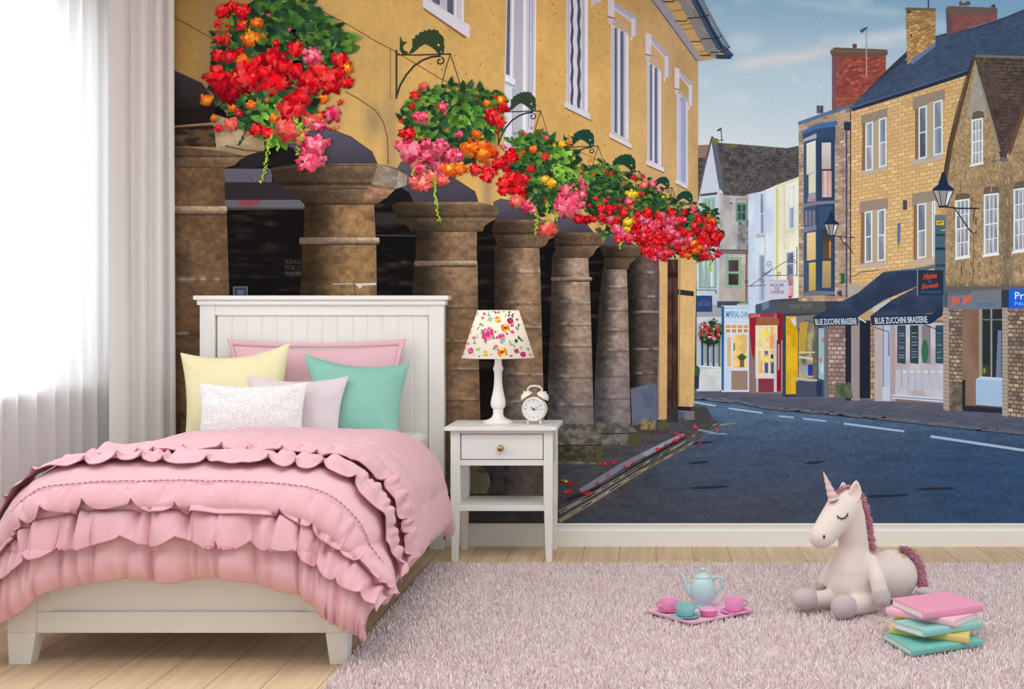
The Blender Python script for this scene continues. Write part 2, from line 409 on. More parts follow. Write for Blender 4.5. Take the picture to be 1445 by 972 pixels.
# soft rolled hem: pull the last centimetres inward
hemd = np.maximum(np.clip((np.abs(aa)-(HA+DS-.07))/.07, 0, 1), np.clip((bb_-(L+DF-.07))/.07, 0, 1))
dv = dv - nn*(.045*hemd**2)[..., None]
dv[..., 2] += .013*snoise(aa, 91, 8)*np.clip((bb_-S5)/(L+DF-S5), 0, 1)
Q = grid_faces(NA, NB)
duvet = np_mesh('duvet', dv, Q[:, ::-1], PINK, loc=(XC, 4.9, .6))
tag(duvet, 'pink ruffled duvet draped over the bed and hanging past its foot', 'duvet')
sol = duvet.modifiers.new('Thickness', 'SOLIDIFY'); sol.thickness = .02; sol.offset = -1
def surf(a, b, off):
    """points on the duvet for arrays a,b, lifted by off"""
    p = drape_pos(a, b); e = 1e-3
    n = np.cross(drape_pos(a+e, b)-p, drape_pos(a, b+e)-p); n /= np.linalg.norm(n, axis=-1, keepdims=True)+1e-12
    n = -n if True else n
    return p + n*(gather(a, b)+off)[..., None]
def ruffle(b0, length, f, seed, lift, curl, a0, a1, name='ruffle', wob=.006, stand=0.0, gath=.012):
    na, nb = 900, 28
    A = np.linspace(a0, a1, na); T = np.linspace(0, 1, nb)
    a, t = np.meshgrid(A, T, indexing='ij')
    c = cusp(a, seed, f); c2 = np.clip(c, 0, 1)**2
    ea = np.maximum(np.abs(a)-HA, 0); cor = np.clip(ea/.25, 0, 1)*.5 if stand == 0 else 0
    hem = length*(1 - .26*c*(1-cor) + .10*snoise(a, seed+5, f*.8))
    b = b0 + t*hem + wob*snoise(a, seed+9, 3)
    a2 = a + .014*t*snoise(a, seed+11, f*1.5)
    fold = (.5-1.3*c)*.5 + .35*snoise(a, seed+3, f*2.6)
    off = .005 + stand*(1-t)**1.2*(t > 0) + t*lift*.5 + np.sin(np.minimum(t*1.3, 1)*np.pi/2)*gath*fold*(1-.6*cor) + t**2*lift*fold + curl*c2*t**3
    off = off + creases(a, t, seed+70, int(26*a1), a1, .007, .017, .006, .015)*(1-.5*cor) + .006*t
    Pm = surf(a2, b, np.maximum(off, .002))
    ruf = np_mesh(name, Pm, grid_faces(na, nb)[:, ::-1], PINK2, parent=duvet)
    s = ruf.modifiers.new('Thickness', 'SOLIDIFY'); s.thickness = .003; s.offset = 0
    return ruf, Pm[:, -1]
EDGE = mat('ruffle_hem_piping', (186, 126, 140), .9, .1)
for (b0, ln, f, sd, lift, curl, e, stand, gath) in ((S2, .19, 7.5, 41, .014, .038, HA+.50, .012, .010), (S3, .16, 8.0, 47, .014, .036, HA+.50, .014, .010), (S4, .105, 7.4, 53, .018, .036, HA+DS-.02, 0, .014), (S5, .120, 6.4, 61, .020, .036, HA+DS-.02, 0, .016)):
    r, edge = ruffle(b0, ln, f, sd, lift, curl, -e, e, stand=stand, gath=gath)
    h = MB().tube([tuple(p) for p in edge[::2]], .0017, 6)
    h.build('hem_piping', EDGE, r, smooth=0)
for sb in (S1, S4-.014):
    st = MB()
    for k in np.arange(-(HA+.52), HA+.52, .019):
        ps = surf(np.array([k, k+.006, k+.012]), np.array([sb]*3), np.array([.0012, .0034, .0012])); st.tube([tuple(p) for p in ps], .0016, 5)
    st.build('stitching', THREAD, duvet, smooth=0)['kind'] = 'stuff'

# ---------------------------------------------------------------- pillows
def pillow(name, corners, T, m, label, bow=.09, seed=1, bend=0.0, n=64, group='cushions on the bed', flange=None, topsag=0.0, cat='cushion', wr=.006):
    tl_, tr_, br_, bl_ = [np.array(c) for c in corners]
    cen = (tl_+tr_+br_+bl_)/4
    nrm = np.cross(tr_-tl_, bl_-tl_); nrm /= np.linalg.norm(nrm)
    if nrm[1] > 0: nrm = -nrm
    g = np.linspace(-1, 1, n); g = np.sign(g)*(1-(1-np.abs(g))**1.35)
    u, v = np.meshgrid(g, g, indexing='ij')
    def face(sign):
        uu = u*(1-bow*(1-v*v)*np.abs(u)**1.5); vv = v*(1-bow*(1-u*u)*np.abs(v)**1.5)
        vv = vv + np.where(v < 0, topsag*(1-u*u)*(v*v), 0)
        p = ((1-uu)*(1-vv))[..., None]*tl_/4 + ((1+uu)*(1-vv))[..., None]*tr_/4 + ((1+uu)*(1+vv))[..., None]*br_/4 + ((1-uu)*(1+vv))[..., None]*bl_/4
        th = T/2*(np.clip(1-np.abs(u)**2.2, 0, 1)*np.clip(1-np.abs(v)**2.2, 0, 1))**.62
        r = np.hypot(u, v)
        w = wr*(fbm(u*2.2+9, v*2.2+9, seed, 3)-.5)*2 + wr*.8*np.sin(9*np.arctan2(v, u)+seed)*np.clip(r-.55, 0, 1)*np.clip(1.0-np.maximum(np.abs(u), np.abs(v)), 0, 1)*3
        return p + nrm*(sign*(th + w*(th > 0)*np.clip(th/(T*.15), 0, 1)))[..., None]
    fr, bk = face(1), face(-1)
    q = grid_faces(n, n); V = np.concatenate([fr.reshape(-1, 3), bk.reshape(-1, 3)])
    Q = np.concatenate([q, q[:, ::-1] + n*n])
    lo = (tuple((bl_+br_)/2))
    o = np_mesh(name, V, Q, m, loc=lo)
    w = o.modifiers.new('Weld', 'WELD'); w.merge_threshold = 2e-4
    tag(o, label, cat, group)
    ed = [fr[:, 0], fr[-1, :], fr[::-1, -1], fr[::-1, 0][::-1] if False else fr[0, ::-1]]
    return o, np.concatenate([ed[0], ed[1], ed[2], ed[3]]), (tl_, tr_, br_, bl_, nrm)
def C4(tl_, tr_, br_, bl_, yt, yb): return [P(*tl_, yt), P(*tr_, yt), P(*br_, yb), P(*bl_, yb)]
def piping(edge, m, parent, r=.0022):
    MB().tube([tuple(p) for p in edge[::3]], r, 6, closed=True).build('seam_piping', m, parent, smooth=0)
PPIL = mat('pink_pillow_cotton', (232, 186, 196), .9, .15, noise=.02, nscale=800, bump=.15, bscale=800)
cs = C4((329, 487), (564, 487), (556, 612), (338, 612), 6.0, 5.90)
o, e, g = pillow('pillow', cs, .11, PPIL, 'wide pink pillow with flanged border, behind all the other cushions', bow=.05, seed=3, topsag=.05, cat='pillow')
# flat flange around it
c2 = C4((320.5, 478), (574, 478), (565, 613), (330, 613), 6.003, 5.90)
n = 60
def loop(cc, bow):
    out = []
    for (a, b_) in ((0, 1), (1, 2), (2, 3), (3, 0)):
        A, B2 = np.array(cc[a]), np.array(cc[b_]); cen = sum(np.array(c) for c in cc)/4
        for t in np.linspace(0, 1, n, endpoint=False):
            p = A*(1-t)+B2*t; mid = (A+B2)/2
            out.append(p + (cen-mid)*bow*4*t*(1-t))
    return np.array(out)
lo_, li_ = loop(c2, .10), loop(cs, .05)
fl = []
for k in range(5):
    t = k/4; fl.append(lo_*(1-t)+li_*t + np.array(g[4])*(.004*math.sin(math.pi*t)))
fl = np.array(fl); m5 = 4*n
qq = np.array([[k*m5+i, k*m5+(i+1) % m5, (k+1)*m5+(i+1) % m5, (k+1)*m5+i] for k in range(4) for i in range(m5)])
fo = np_mesh('flange', fl, qq, PPIL, parent=o); s_ = fo.modifiers.new('Thickness', 'SOLIDIFY'); s_.thickness = .008; s_.offset = 0
YEL = mat('yellow_cotton', (238, 228, 184), .9, .15, noise=.02, nscale=700, bump=.12, bscale=800)
o, e, g = pillow('cushion', C4((255, 498), (408.5, 484), (400, 616), (262, 617), 5.87, 5.74), .13, YEL, 'pale yellow square cushion on the left of the pillows', bow=.07, seed=5, topsag=.16)
piping(e, YEL, o)
TEAL = mat('mint_green_cotton', (142, 196, 181), .9, .15, noise=.02, nscale=700, bump=.12, bscale=800)
o, e, g = pillow('cushion', C4((429, 499), (578, 513), (561, 618), (452, 619), 5.87, 5.74), .14, TEAL, 'mint green square cushion on the right of the pillows', bow=.07, seed=8, topsag=.14)
piping(e, TEAL, o)
LIL = mat('lilac_cotton', (224, 211, 216), .9, .15, noise=.02, nscale=700, bump=.12, bscale=800)
o, e, g = pillow('cushion', C4((350, 530), (492, 531), (476, 618), (360, 620), 5.74, 5.65), .09, LIL, 'pale lilac cushion leaning behind the white textured one', bow=.07, seed=12, topsag=.13)
piping(e, LIL, o)
# white boucle
wm, wnt, wb = nodes('white_boucle')
wb.inputs['Roughness'].default_value = .95; wb.inputs['Specular IOR Level'].default_value = .1
tcw = N(wnt, 'ShaderNodeTexCoord'); wvor = N(wnt, 'ShaderNodeTexVoronoi'); wvor.inputs['Scale'].default_value = 130
mpw = N(wnt, 'ShaderNodeMapping'); mpw.inputs['Scale'].default_value = (1, 1, 1.7)
wno = N(wnt, 'ShaderNodeTexNoise'); wno.inputs['Scale'].default_value = 60
wnt.links.new(tcw.outputs['Object'], wno.inputs['Vector'])
wad = N(wnt, 'ShaderNodeVectorMath', operation='MULTIPLY_ADD'); wad.inputs[1].default_value = (.012, .012, .012)
wnt.links.new(wno.outputs['Color'], wad.inputs[0]); wnt.links.new(tcw.outputs['Object'], wad.inputs[2])
wnt.links.new(wad.outputs[0], mpw.inputs['Vector']); wnt.links.new(mpw.outputs['Vector'], wvor.inputs['Vector'])
wr_ = N(wnt, 'ShaderNodeValToRGB'); wr_.color_ramp.elements[0].color = (*L3((252, 250, 249)), 1); wr_.color_ramp.elements[1].color = (*L3((226, 222, 222)), 1)
wr_.color_ramp.elements[0].position = .25; wr_.color_ramp.elements[1].position = .75
wnt.links.new(wvor.outputs['Distance'], wr_.inputs['Fac']); wnt.links.new(wr_.outputs['Color'], wb.inputs['Base Color'])
wbp = N(wnt, 'ShaderNodeBump'); wbp.invert = True; wbp.inputs['Strength'].default_value = .45; wbp.inputs['Distance'].default_value = .006
wnt.links.new(wvor.outputs['Distance'], wbp.inputs['Height']); wnt.links.new(wbp.outputs['Normal'], wb.inputs['Normal'])
o, e, g = pillow('cushion', C4((280, 540), (435.5, 539), (427, 619), (280, 624), 5.63, 5.57), .09, wm, 'small white knobbly textured cushion in front of the others', bow=.05, seed=15, topsag=.10)
# ---------------------------------------------------------------- nightstand
ns = thing('nightstand', (-.69, 5.9, 0), 'white bedside table with one drawer and a lower shelf', 'bedside table')
MB().box(-.945, -.432, 5.72, 6.095, .602, .62).build('table_top', WHITE, ns, bevel=.003)
def nleg(x0, x1, y0, y1, xi0, xi1, yi0, yi1):
    m = MB(); zt = .30
    m.frustum([(xi0, yi0, 0), (xi1, yi0, 0), (xi1, yi1, 0), (xi0, yi1, 0)], [(x0, y0, zt), (x1, y0, zt), (x1, y1, zt), (x0, y1, zt)])
    m.frustum([(x0, y0, zt), (x1, y0, zt), (x1, y1, zt), (x0, y1, zt)], [(x0, y0, .602), (x1, y0, .602), (x1, y1, .602), (x0, y1, .602)])
    return m
for a in ((-.921, -.877, 5.75, 5.794, -.917, -.889, 5.752, 5.782), (-.4957, -.4535, 5.75, 5.794, -.486, -.4575, 5.752, 5.782),
          (-.921, -.877, 6.03, 6.074, -.917, -.889, 6.042, 6.072), (-.4957, -.4535, 6.03, 6.074, -.486, -.4575, 6.042, 6.072)):
    nleg(*a).build('leg', WHITE, ns, bevel=.002)
ap = MB()
ap.box(-.877, -.4957, 5.757, 5.775, .440, .466); ap.box(-.877, -.4957, 5.757, 5.775, .585, .602)
for x in (-.915, -.478): ap.box(x, x+.018, 5.794, 6.03, .44, .602)
ap.box(-.877, -.4957, 6.05, 6.068, .44, .602); ap.box(-.90, -.475, 5.775, 6.05, .44, .452)
ap.build('apron', WHITE, ns, bevel=.0015)
dr = MB().box(-.873, -.4995, 5.755, 5.773, .4695, .5825).build('drawer', WHITE, ns, bevel=.002)
kx, kz = (707-CX)*5.755/F, CH-(632-CY)*5.755/F
kb = MB(); prof_k = [(.0, 0), (.006, 0), (.0055, .010), (.013, .014), (.0155, .020), (.013, .027), (.006, .030), (.0, .0305)]
kv = MB().lathe([(max(r, 1e-4), z) for r, z in prof_k], 24)
kv.v = [(kx+x, 5.755-z, kz+y) for x, y, z in kv.v]
k_ = kv.build('knob', BRASS, dr, smooth=60); k_['label'] = 'round aged brass knob'
MB().box(-.905, -.47, 5.757, 6.065, .232, .257).build('shelf', WHITE, ns, bevel=.002)

# ---------------------------------------------------------------- table lamp
LX, LY, LZ = (703-CX)*5.93/F, 5.93, .6205
lamp = thing('table_lamp', (LX, LY, LZ), 'white turned table lamp with floral shade on the bedside table', 'lamp')
u = .00074
pr = [(95, 830), (96, 824), (88, 816), (60, 806), (40, 794), (34, 780), (30, 766), (33, 757), (33, 750), (29, 744), (40, 734), (46, 718), (47, 700), (43, 675), (36, 645), (29, 610), (25, 570), (24, 530), (25, 505), (31, 490), (32, 481), (27, 472), (24, 462), (22, 445), (22, 400), (8, 398)]
CER = mat('cream_turned_wood', (244, 241, 236), .45, .35, noise=.01)
MB().lathe([(r*u*1.02, (830-y)*u) for r, y in pr], 40, (LX, LY, LZ)).build('base', CER, lamp, smooth=50)
zs0, zs1, rs0, rs1 = .9295, 1.150, .1703, .0972
shm, shn, shb = nodes('cream_lampshade_linen')
shb.inputs['Base Color'].default_value = (*L3((250, 244, 236)), 1); shb.inputs['Roughness'].default_value = .9; shb.inputs['Specular IOR Level'].default_value = .1
stl = N(shn, 'ShaderNodeBsdfTranslucent'); stl.inputs['Color'].default_value = (*L3((250, 240, 226)), 1)
smx = N(shn, 'ShaderNodeMixShader'); smx.inputs[0].default_value = .45
shn.links.new(shb.outputs[0], smx.inputs[1]); shn.links.new(stl.outputs[0], smx.inputs[2]); shn.links.new(smx.outputs[0], shn.nodes['Material Output'].inputs['Surface'])
fl_cols = {'p': (226, 62, 128), 'P': (240, 150, 190), 'o': (238, 128, 46), 'r': (206, 36, 66), 'g': (96, 150, 80), 'G': (44, 92, 70), 't': (120, 182, 168), 'y': (243, 224, 92), 'm': (196, 60, 130), 'w': (248, 236, 226), 'l': (158, 190, 96)}
fmats = [shm]; fidx = {}
for k, c in fl_cols.items():
    fidx[k] = len(fmats); fmats.append(mat('shade_print_'+{'p':'pink','P':'rose','o':'orange','r':'red','g':'green','G':'dark_green','t':'teal','y':'yellow','m':'magenta','w':'cream','l':'lime'}[k], c, .9, .1))
sh = MB(); SEG = 96
def shp(th, z, off=0.0):
    t = (z-zs0)/(zs1-zs0); r = rs0+(rs1-rs0)*t+off
    return (LX+r*math.cos(th), LY+r*math.sin(th), z)
vs = [shp(2*math.pi*k/SEG, z) for z in (zs0, zs1) for k in range(SEG)]
sh.add(vs, [(k, (k+1) % SEG, SEG+(k+1) % SEG, SEG+k) for k in range(SEG)])
def blob(px, py, r, key, lev=0, elong=1.0, rot=0.0, jag=.15, n=12):
    z = CH-(py-CY)*5.79/F; rr = rs0+(rs1-rs0)*(z-zs0)/(zs1-zs0)
    sx = (px-703)*5.85/F/rr
    if abs(sx) > .985: return
    th = -math.pi/2 + math.asin(sx)
    blob_t(th, z, r*.00330, key, lev, elong, rot, jag, n)
BL = [0.0]
def blob_t(th, z, R, key, lev, elong, rot, jag, n=12):
    out = []; BL[0] = (BL[0]+.000013) % .00018
    for k in range(n):
        q = 2*math.pi*k/n; rad = R*(1+random.uniform(-jag, jag))
        x, y = rad*math.cos(q)*elong, rad*math.sin(q)
        x, y = x*math.cos(rot)-y*math.sin(rot), x*math.sin(rot)+y*math.cos(rot)
        zz = min(zs1-.003, max(zs0+.003, z+y)); rr = rs0+(rs1-rs0)*(zz-zs0)/(zs1-zs0)
        out.append(shp(th+x/rr, zz, .0005+.0002*lev+BL[0]))
    sh.add(out, [tuple(range(n))], fidx[key])
def cc(x, y): return 620+x*.2215, 410+y*.2215
def motif(fn, kind, r):
    if kind in 'GgltL':
        for q in range(4): fn(r*random.uniform(-.7, .7), r*random.uniform(-.8, .8), r*.6, kind if kind != 'L' else 'g', 0, .55, random.uniform(0, 3), .2)
    else:
        pal = {'p': 'pPm', 'o': 'oyr', 'r': 'rmp', 'm': 'mpP', 'y': 'yoy'}[kind]
        for q in range(7):
            a = q*.9+random.random()*.3; fn(r*.55*math.cos(a), r*.55*math.sin(a), r*.5, pal[q % 2] if q % 3 else pal[0], 1+q % 2, 1, a, .15)
        fn(0, 0, r*.38, pal[2], 4, 1, 0, .2)
        fn(r*.9, r*.5, r*.35, 'g', 0, .5, .7, .2); fn(-r*.9, -r*.4, r*.35, 'g', 0, .5, .7, .2)
L_ = [(330,278,'p',38),(440,238,'o',25),(467,192,'r',19),(470,150,'G',17),(390,185,'y',19),(340,185,'t',15),(335,150,'t',13),(302,148,'p',10),(365,128,'p',10),(425,126,'o',11),(505,240,'g',17),(512,312,'G',20),(428,325,'t',19),(418,290,'p',17),(425,390,'o',27),(512,385,'r',14),(550,408,'r',17),(220,385,'m',19),(170,370,'p',13),(270,375,'l',16),(322,400,'y',15),(388,355,'p',11),(485,355,'l',16),(235,298,'t',15),(318,325,'g',13),(252,150,'G',14),(505,185,'p',9),(197,340,'p',9),(285,215,'g',14),(540,320,'g',14),(575,385,'g',14),(548,245,'m',8),(290,175,'l',10),(215,265,'t',8),(380,260,'g',9),(540,370,'l',12),(480,415,'p',8),(160,408,'p',9),(590,412,'o',10),(450,275,'P' if False else 'p',8),(245,320,'g',8),(350,240,'t',7),(470,330,'g',8),(300,260,'l',7)]
L_ += [(random.uniform(150, 600), random.uniform(130, 425), random.choice('gltGpPm'[:4]+'pm'), random.uniform(6, 11)) for _ in range(46)]
for x, y, kd, r in L_:
    X, Y = cc(x, y); r2 = r*.2215*1.08
    motif(lambda dx, dy, rr, key, lev, el, rot, jag: blob(X+dx, Y+dy, rr, key, lev, el, rot, jag), kd, r2)
for q in range(60):
    th = random.uniform(.25, math.pi-.25); z = random.uniform(zs0+.02, zs1-.02); r2 = random.uniform(.006, .022)
    motif(lambda dx, dy, rr, key, lev, el, rot, jag: blob_t(th+dx/.13, z+dy, rr, key, lev, el, rot, jag), random.choice('pormyglt'), r2)
shade = sh.build('lamp_shade', fmats, lamp); shade['label'] = 'cream lamp shade printed with pink, orange and green flowers'
for p_ in shade.data.polygons: p_.use_smooth = p_.material_index == 0
TRIM = mat('shade_binding', (238, 228, 212), .8, .2)
for z, r in ((zs0, rs0), (zs1, rs1)):
    MB().tube([(LX+r*math.cos(t), LY+r*math.sin(t), z) for t in np.linspace(0, 2*math.pi, 72, endpoint=False)], .0022, 8, closed=True).build('trim_ring', TRIM, shade, smooth=0)
sp = MB()
for t in (0.4, 0.4+2*math.pi/3, 0.4+4*math.pi/3): sp.tube([(LX, LY, LZ+.31), (LX+rs1*.5*math.cos(t), LY+rs1*.5*math.sin(t), 1.10), (LX+rs1*math.cos(t), LY+rs1*math.sin(t), zs1)], .0018, 6)
sp.build('shade_carrier', BRASS, lamp, smooth=0)
bu = MB().ball((LX, LY, 1.03), (.028, .028, .036)); bu.lathe([(.014, 0), (.014, .06)], 16, (LX, LY, .94))
BULB = mat('opal_bulb_glass', (250, 246, 238), .4, .3)
bu.build('bulb', BULB, lamp, smooth=40)
pl = bpy.data.lights.new('lamp_bulb_light', 'POINT'); pl.energy = .6; pl.color = (1, .86, .7); pl.shadow_soft_size = .03
plo = bpy.data.objects.new('lamp_bulb_light', pl); COL.objects.link(plo); plo.location = (LX, LY, 1.075); 

# ---------------------------------------------------------------- alarm clock
QX, QY, QZ = (754.5-CX)*5.86/F, 5.86, .692
clk = thing('alarm_clock', (QX, QY, .62), 'cream twin-bell alarm clock beside the floral lamp', 'clock')
CREAM = mat('cream_enamel', (240, 234, 218), .35, .45)
RC = .0565; yaw = math.radians(-8)
def ck(x, y, z): return (QX + x*math.cos(yaw) - y*math.sin(yaw), QY + x*math.sin(yaw) + y*math.cos(yaw), QZ + z)
def disc(prof, seg=48):       # lathe around the clock's own axis (profile: radius, depth)
    m = MB().lathe([(max(r, 1e-4), z) for r, z in prof], seg); m.v = [ck(x, z, y) for x, y, z in m.v]; return m
disc([(RC*.5, .034), (RC*.9, .028), (RC, .02), (RC, -.018), (RC*.96, -.024), (RC*.88, -.026), (RC*.86, -.02)]).build('case', CREAM, clk, smooth=35)
FACE = mat('white_clock_face', (232, 231, 230), .5, .4); DARK = mat('black_clock_print', (70, 68, 72), .5, .3)
fc = disc([(RC*.88, -.019), (RC*.87, -.0205), (.001, -.0205)]).build('dial', FACE, clk)
tk = MB()
for k in range(12):
    a = k*math.pi/6; w, l = (.0008, .008) if k % 3 else (.0012, .010)
    pts4 = []
    for (s_, r) in ((-1, RC*.78), (1, RC*.78), (1, RC*.78-l), (-1, RC*.78-l)):
        pts4.append(ck(r*math.sin(a)+s_*w*math.cos(a), -.0209, r*math.cos(a)-s_*w*math.sin(a)))
    tk.add(pts4, [(0, 1, 2, 3)])
tk.build('hour_mark', DARK, fc)
GREY = mat('grey_clock_hand', (140, 138, 140), .5, .3)
def hand(ang, l, w, nm, m, y):
    a = math.radians(ang); q = []
    for s_, r in ((-1, -.008), (1, -.008), (.5, l), (-.5, l)): q.append((r*math.sin(a)+s_*w*math.cos(a), r*math.cos(a)-s_*w*math.sin(a)))
    MB().add([ck(x, yy, z) for yy in (y, y-.0008) for x, z in q], [(0,1,2,3),(7,6,5,4),(0,4,5,1),(1,5,6,2),(2,6,7,3),(3,7,4,0)]).build(nm, m, clk)
hand(62, .040, .0012, 'minute_hand', GREY, -.0216); hand(95, .034, .0009, 'alarm_hand', GREY, -.0226); hand(312, .017, .0022, 'hour_hand', DARK, -.0236)
disc([(.004, -.0236), (.004, -.0252), (.001, -.0252)], 16).build('hub', DARK, clk)
for sgn in (-1, 1):
    a = math.radians(33)*sgn
    cxx, czz = .066*math.sin(a), .066*math.cos(a)
    M = Matrix.Rotation(a, 3, 'Y')
    bm_ = MB().lathe([(.0305, 0), (.031, .003), (.028, .012), (.021, .020), (.010, .0245), (.004, .026), (.004, .030), (.001, .031)], 28)
    bm_.v = [ck(cxx+(M @ Vector(v)).x, .002+(M @ Vector(v)).y, czz+(M @ Vector(v)).z) for v in bm_.v]
    bm_.build('bell', CREAM, clk, smooth=40)
    MB().tube([ck(.050*math.sin(a), .002, .050*math.cos(a)), ck(.07*math.sin(a), .002, .07*math.cos(a))], .003, 8).build('bell_post', BRASS, clk, smooth=0)
    f = math.radians(180-32*sgn)
    MB().tube([ck(.050*math.sin(f), -.006, .052*math.cos(f)), ck(.058*math.sin(f), -.009, -.0725+.004)], [.004, .005], 12).build('foot', CREAM, clk, smooth=40)
MB().tube([ck(x, .002, z) for x, z in ((-.034, .078), (-.033, .094), (-.022, .104), (0, .107), (.022, .104), (.033, .094), (.034, .078))], .0045, 10).build('handle', CREAM, clk, smooth=0)
hm = MB().tube([ck(0, .002, .05), ck(.002, .002, .084)], .0018, 8); hm.ball(ck(.002, .002, .086), (.008, .005, .005)); hm.build('hammer', BRASS, clk, smooth=0)

# ---------------------------------------------------------------- rug
RZ = .028
rug = thing('rug', (.6, 4.6, 0), 'large blush pink shaggy rug on the plank floor beside the bed', 'rug')
rx0, rx1, ry0, ry1 = -.985, 2.3, 3.55, 5.62
RB = mat('rug_backing', (226, 200, 200), 1, .05)
MB().box(rx0, rx1, ry0, ry1, .001, .010).build('backing', RB, rug)
def tufts():
    rng = np.random.default_rng(5); sp_ = .0094
    xs = np.arange(rx0, rx1, sp_); ys = np.arange(ry0, ry1, sp_)
    X, Y = np.meshgrid(xs, ys); X = X.ravel(); Y = Y.ravel()
    X = X + rng.uniform(-.5, .5, X.size)*sp_; Y = Y + rng.uniform(-.5, .5, X.size)*sp_
    keep = X > -9
    X, Y = X[keep], Y[keep]; n = X.size
    h = .021*(1+rng.uniform(-.3, .3, n)); w = .0034*(1+rng.uniform(-.25, .3, n))
    la = rng.uniform(0, 2*np.pi, n); lm = rng.uniform(.1, .9, n)*.012
    dx = np.cos(la)*lm + .004*(vnoise(X*9, Y*9, 3)-.5)*2; dy = np.sin(la)*lm - .003
    rot = rng.uniform(0, 2*np.pi, n)
    V = np.zeros((n, 9, 3), np.float32)
    for k in range(3):
        ang = rot + k*2*np.pi/3
        for j, (t, s) in enumerate(((0, 1.0), (.55, 1.05), (1.0, .42))):
            V[:, j*3+k, 0] = X + dx*t**1.6 + w*s*np.cos(ang); V[:, j*3+k, 1] = Y + dy*t**1.6 + w*s*np.sin(ang); V[:, j*3+k, 2] = .006 + h*t*(1-.2*t*lm/.013)
    fs = []
    for j in (0, 1):
        for k in range(3): fs.append((j*3+k, j*3+(k+1) % 3, (j+1)*3+(k+1) % 3, (j+1)*3+k))
    fs.append((6, 7, 8, 8))
    fs = np.array(fs[:6]); tri = np.array([[6, 7, 8]])
    Q4 = (np.arange(n)[:, None, None]*9 + fs[None]).reshape(-1, 4)
    base = np.array(L3((216, 173, 180)))
    tint = np.array([L3((250, 235, 235)), L3((243, 221, 222)), L3((253, 245, 243)), L3((236, 212, 213)), L3((249, 240, 232))])
    c = tint[rng.choice(5, n, p=[.34, .26, .18, .12, .10])]*(1+rng.uniform(-.07, .07, (n, 1)))
    C = np.repeat(c, 9, axis=0)
    o = np_mesh('pile', V.reshape(-1, 3), Q4, attr_mat('shaggy_wool', 1, .05), parent=rug, cols=C)
    o['kind'] = 'stuff'
tufts()

# ---------------------------------------------------------------- toy tea set
TZ = .026
TPINK = mat('pale_pink_plastic', (242, 196, 218), .35, .4); TP2 = mat('pink_plastic', (240, 160, 204), .3, .45); TP3 = mat('hot_pink_plastic', (234, 116, 170), .3, .45)
TBLUE = mat('pale_blue_plastic', (184, 212, 216), .28, .5); TTEAL = mat('mint_plastic', (146, 200, 198), .3, .45)
ca, cb, cd = PF(909, 863.5, TZ), PF(976, 882, TZ), PF(1067, 863, TZ)
cE = PF(1003, 849.5, TZ)
def rounded(pts, r, n=6):
    out = []
    for i in range(len(pts)):
        a, p, b_ = Vector(pts[i-1]), Vector(pts[i]), Vector(pts[(i+1) % len(pts)])
        u1 = (a-p).normalized()*r; u2 = (b_-p).normalized()*r
        for k in range(n+1):
            t = k/n; out.append(p + u1*(1-t)**2 + u2*t**2)
    return out
tc_ = (ca+cb+cd+cE)/4
outer = rounded([ca, cb, cd, cE], .035)
tm = MB(); n = len(outer); rings = []
for s_, z in ((.90, TZ), (.985, TZ+.001), (1.0, TZ+.010), (.985, TZ+.011), (.93, TZ+.004), (.05, TZ+.004)):
    rings.append([(tc_.x+(p.x-tc_.x)*s_, tc_.y+(p.y-tc_.y)*s_, z) for p in outer])
fs = [(i*n+k, i*n+(k+1) % n, (i+1)*n+(k+1) % n, (i+1)*n+k) for i in range(5) for k in range(n)] + [tuple(5*n+k for k in range(n)), tuple(range(n))[::-1]]
tm.add([v for r in rings for v in r], fs)
tray = tm.build('tray', TPINK, smooth=40, loc=(tc_.x, tc_.y, TZ)); tag(tray, 'flat pink toy tray lying on the rug under the tea set', 'tray')
TT = TZ+.0045
def lathe_at(prof, c, seg=40): return MB().lathe(prof, seg, c)
tp = PF(992, 855.5, TT); s = tp.y/F
pot = thing('teapot', tuple(tp), 'pale blue toy teapot standing on the pink tray', 'teapot')
bod = [(13, 0), (13.5, 1), (11.5, 4), (12, 6), (16, 10), (18, 17), (18.2, 24), (16.8, 31), (14, 37), (11.5, 40.5), (10.5, 41.5)]
MB().lathe([(r*s, z*s) for r, z in bod], 44, tp).build('body', TBLUE, pot, smooth=60)
ld = MB().lathe([(11.6*s, 41*s), (11.8*s, 42.2*s), (9.5*s, 44.5*s), (5*s, 47*s), (2.2*s, 48*s), (1.8*s, 49.5*s), (3.2*s, 51*s), (3.0*s, 53.5*s), (1.2*s, 55*s), (.2*s, 55.2*s)], 36, tp).build('lid', TBLUE, pot, smooth=50)
def tpp(dx, dz, dy=0): return (tp.x+dx*s, tp.y+dy*s, tp.z+dz*s)
MB().tube([tpp(-13, 15), tpp(-19, 19), tpp(-23, 28), tpp(-26.5, 38), tpp(-30, 45), tpp(-32.5, 46)], [5.2*s, 4.6*s, 3.4*s, 2.6*s, 2.2*s, 2.0*s], 14).build('spout', TBLUE, pot, smooth=0)
hp = [tpp(12.5, 36.5), tpp(15.5, 40.5), tpp(20, 42.5), tpp(24.5, 41), tpp(27, 36), tpp(26.5, 30), tpp(23.5, 24), tpp(20, 20), tpp(16.5, 17.5)]
MB().tube(hp, [2.0*s]*9, 12).build('handle', TBLUE, pot, smooth=0)
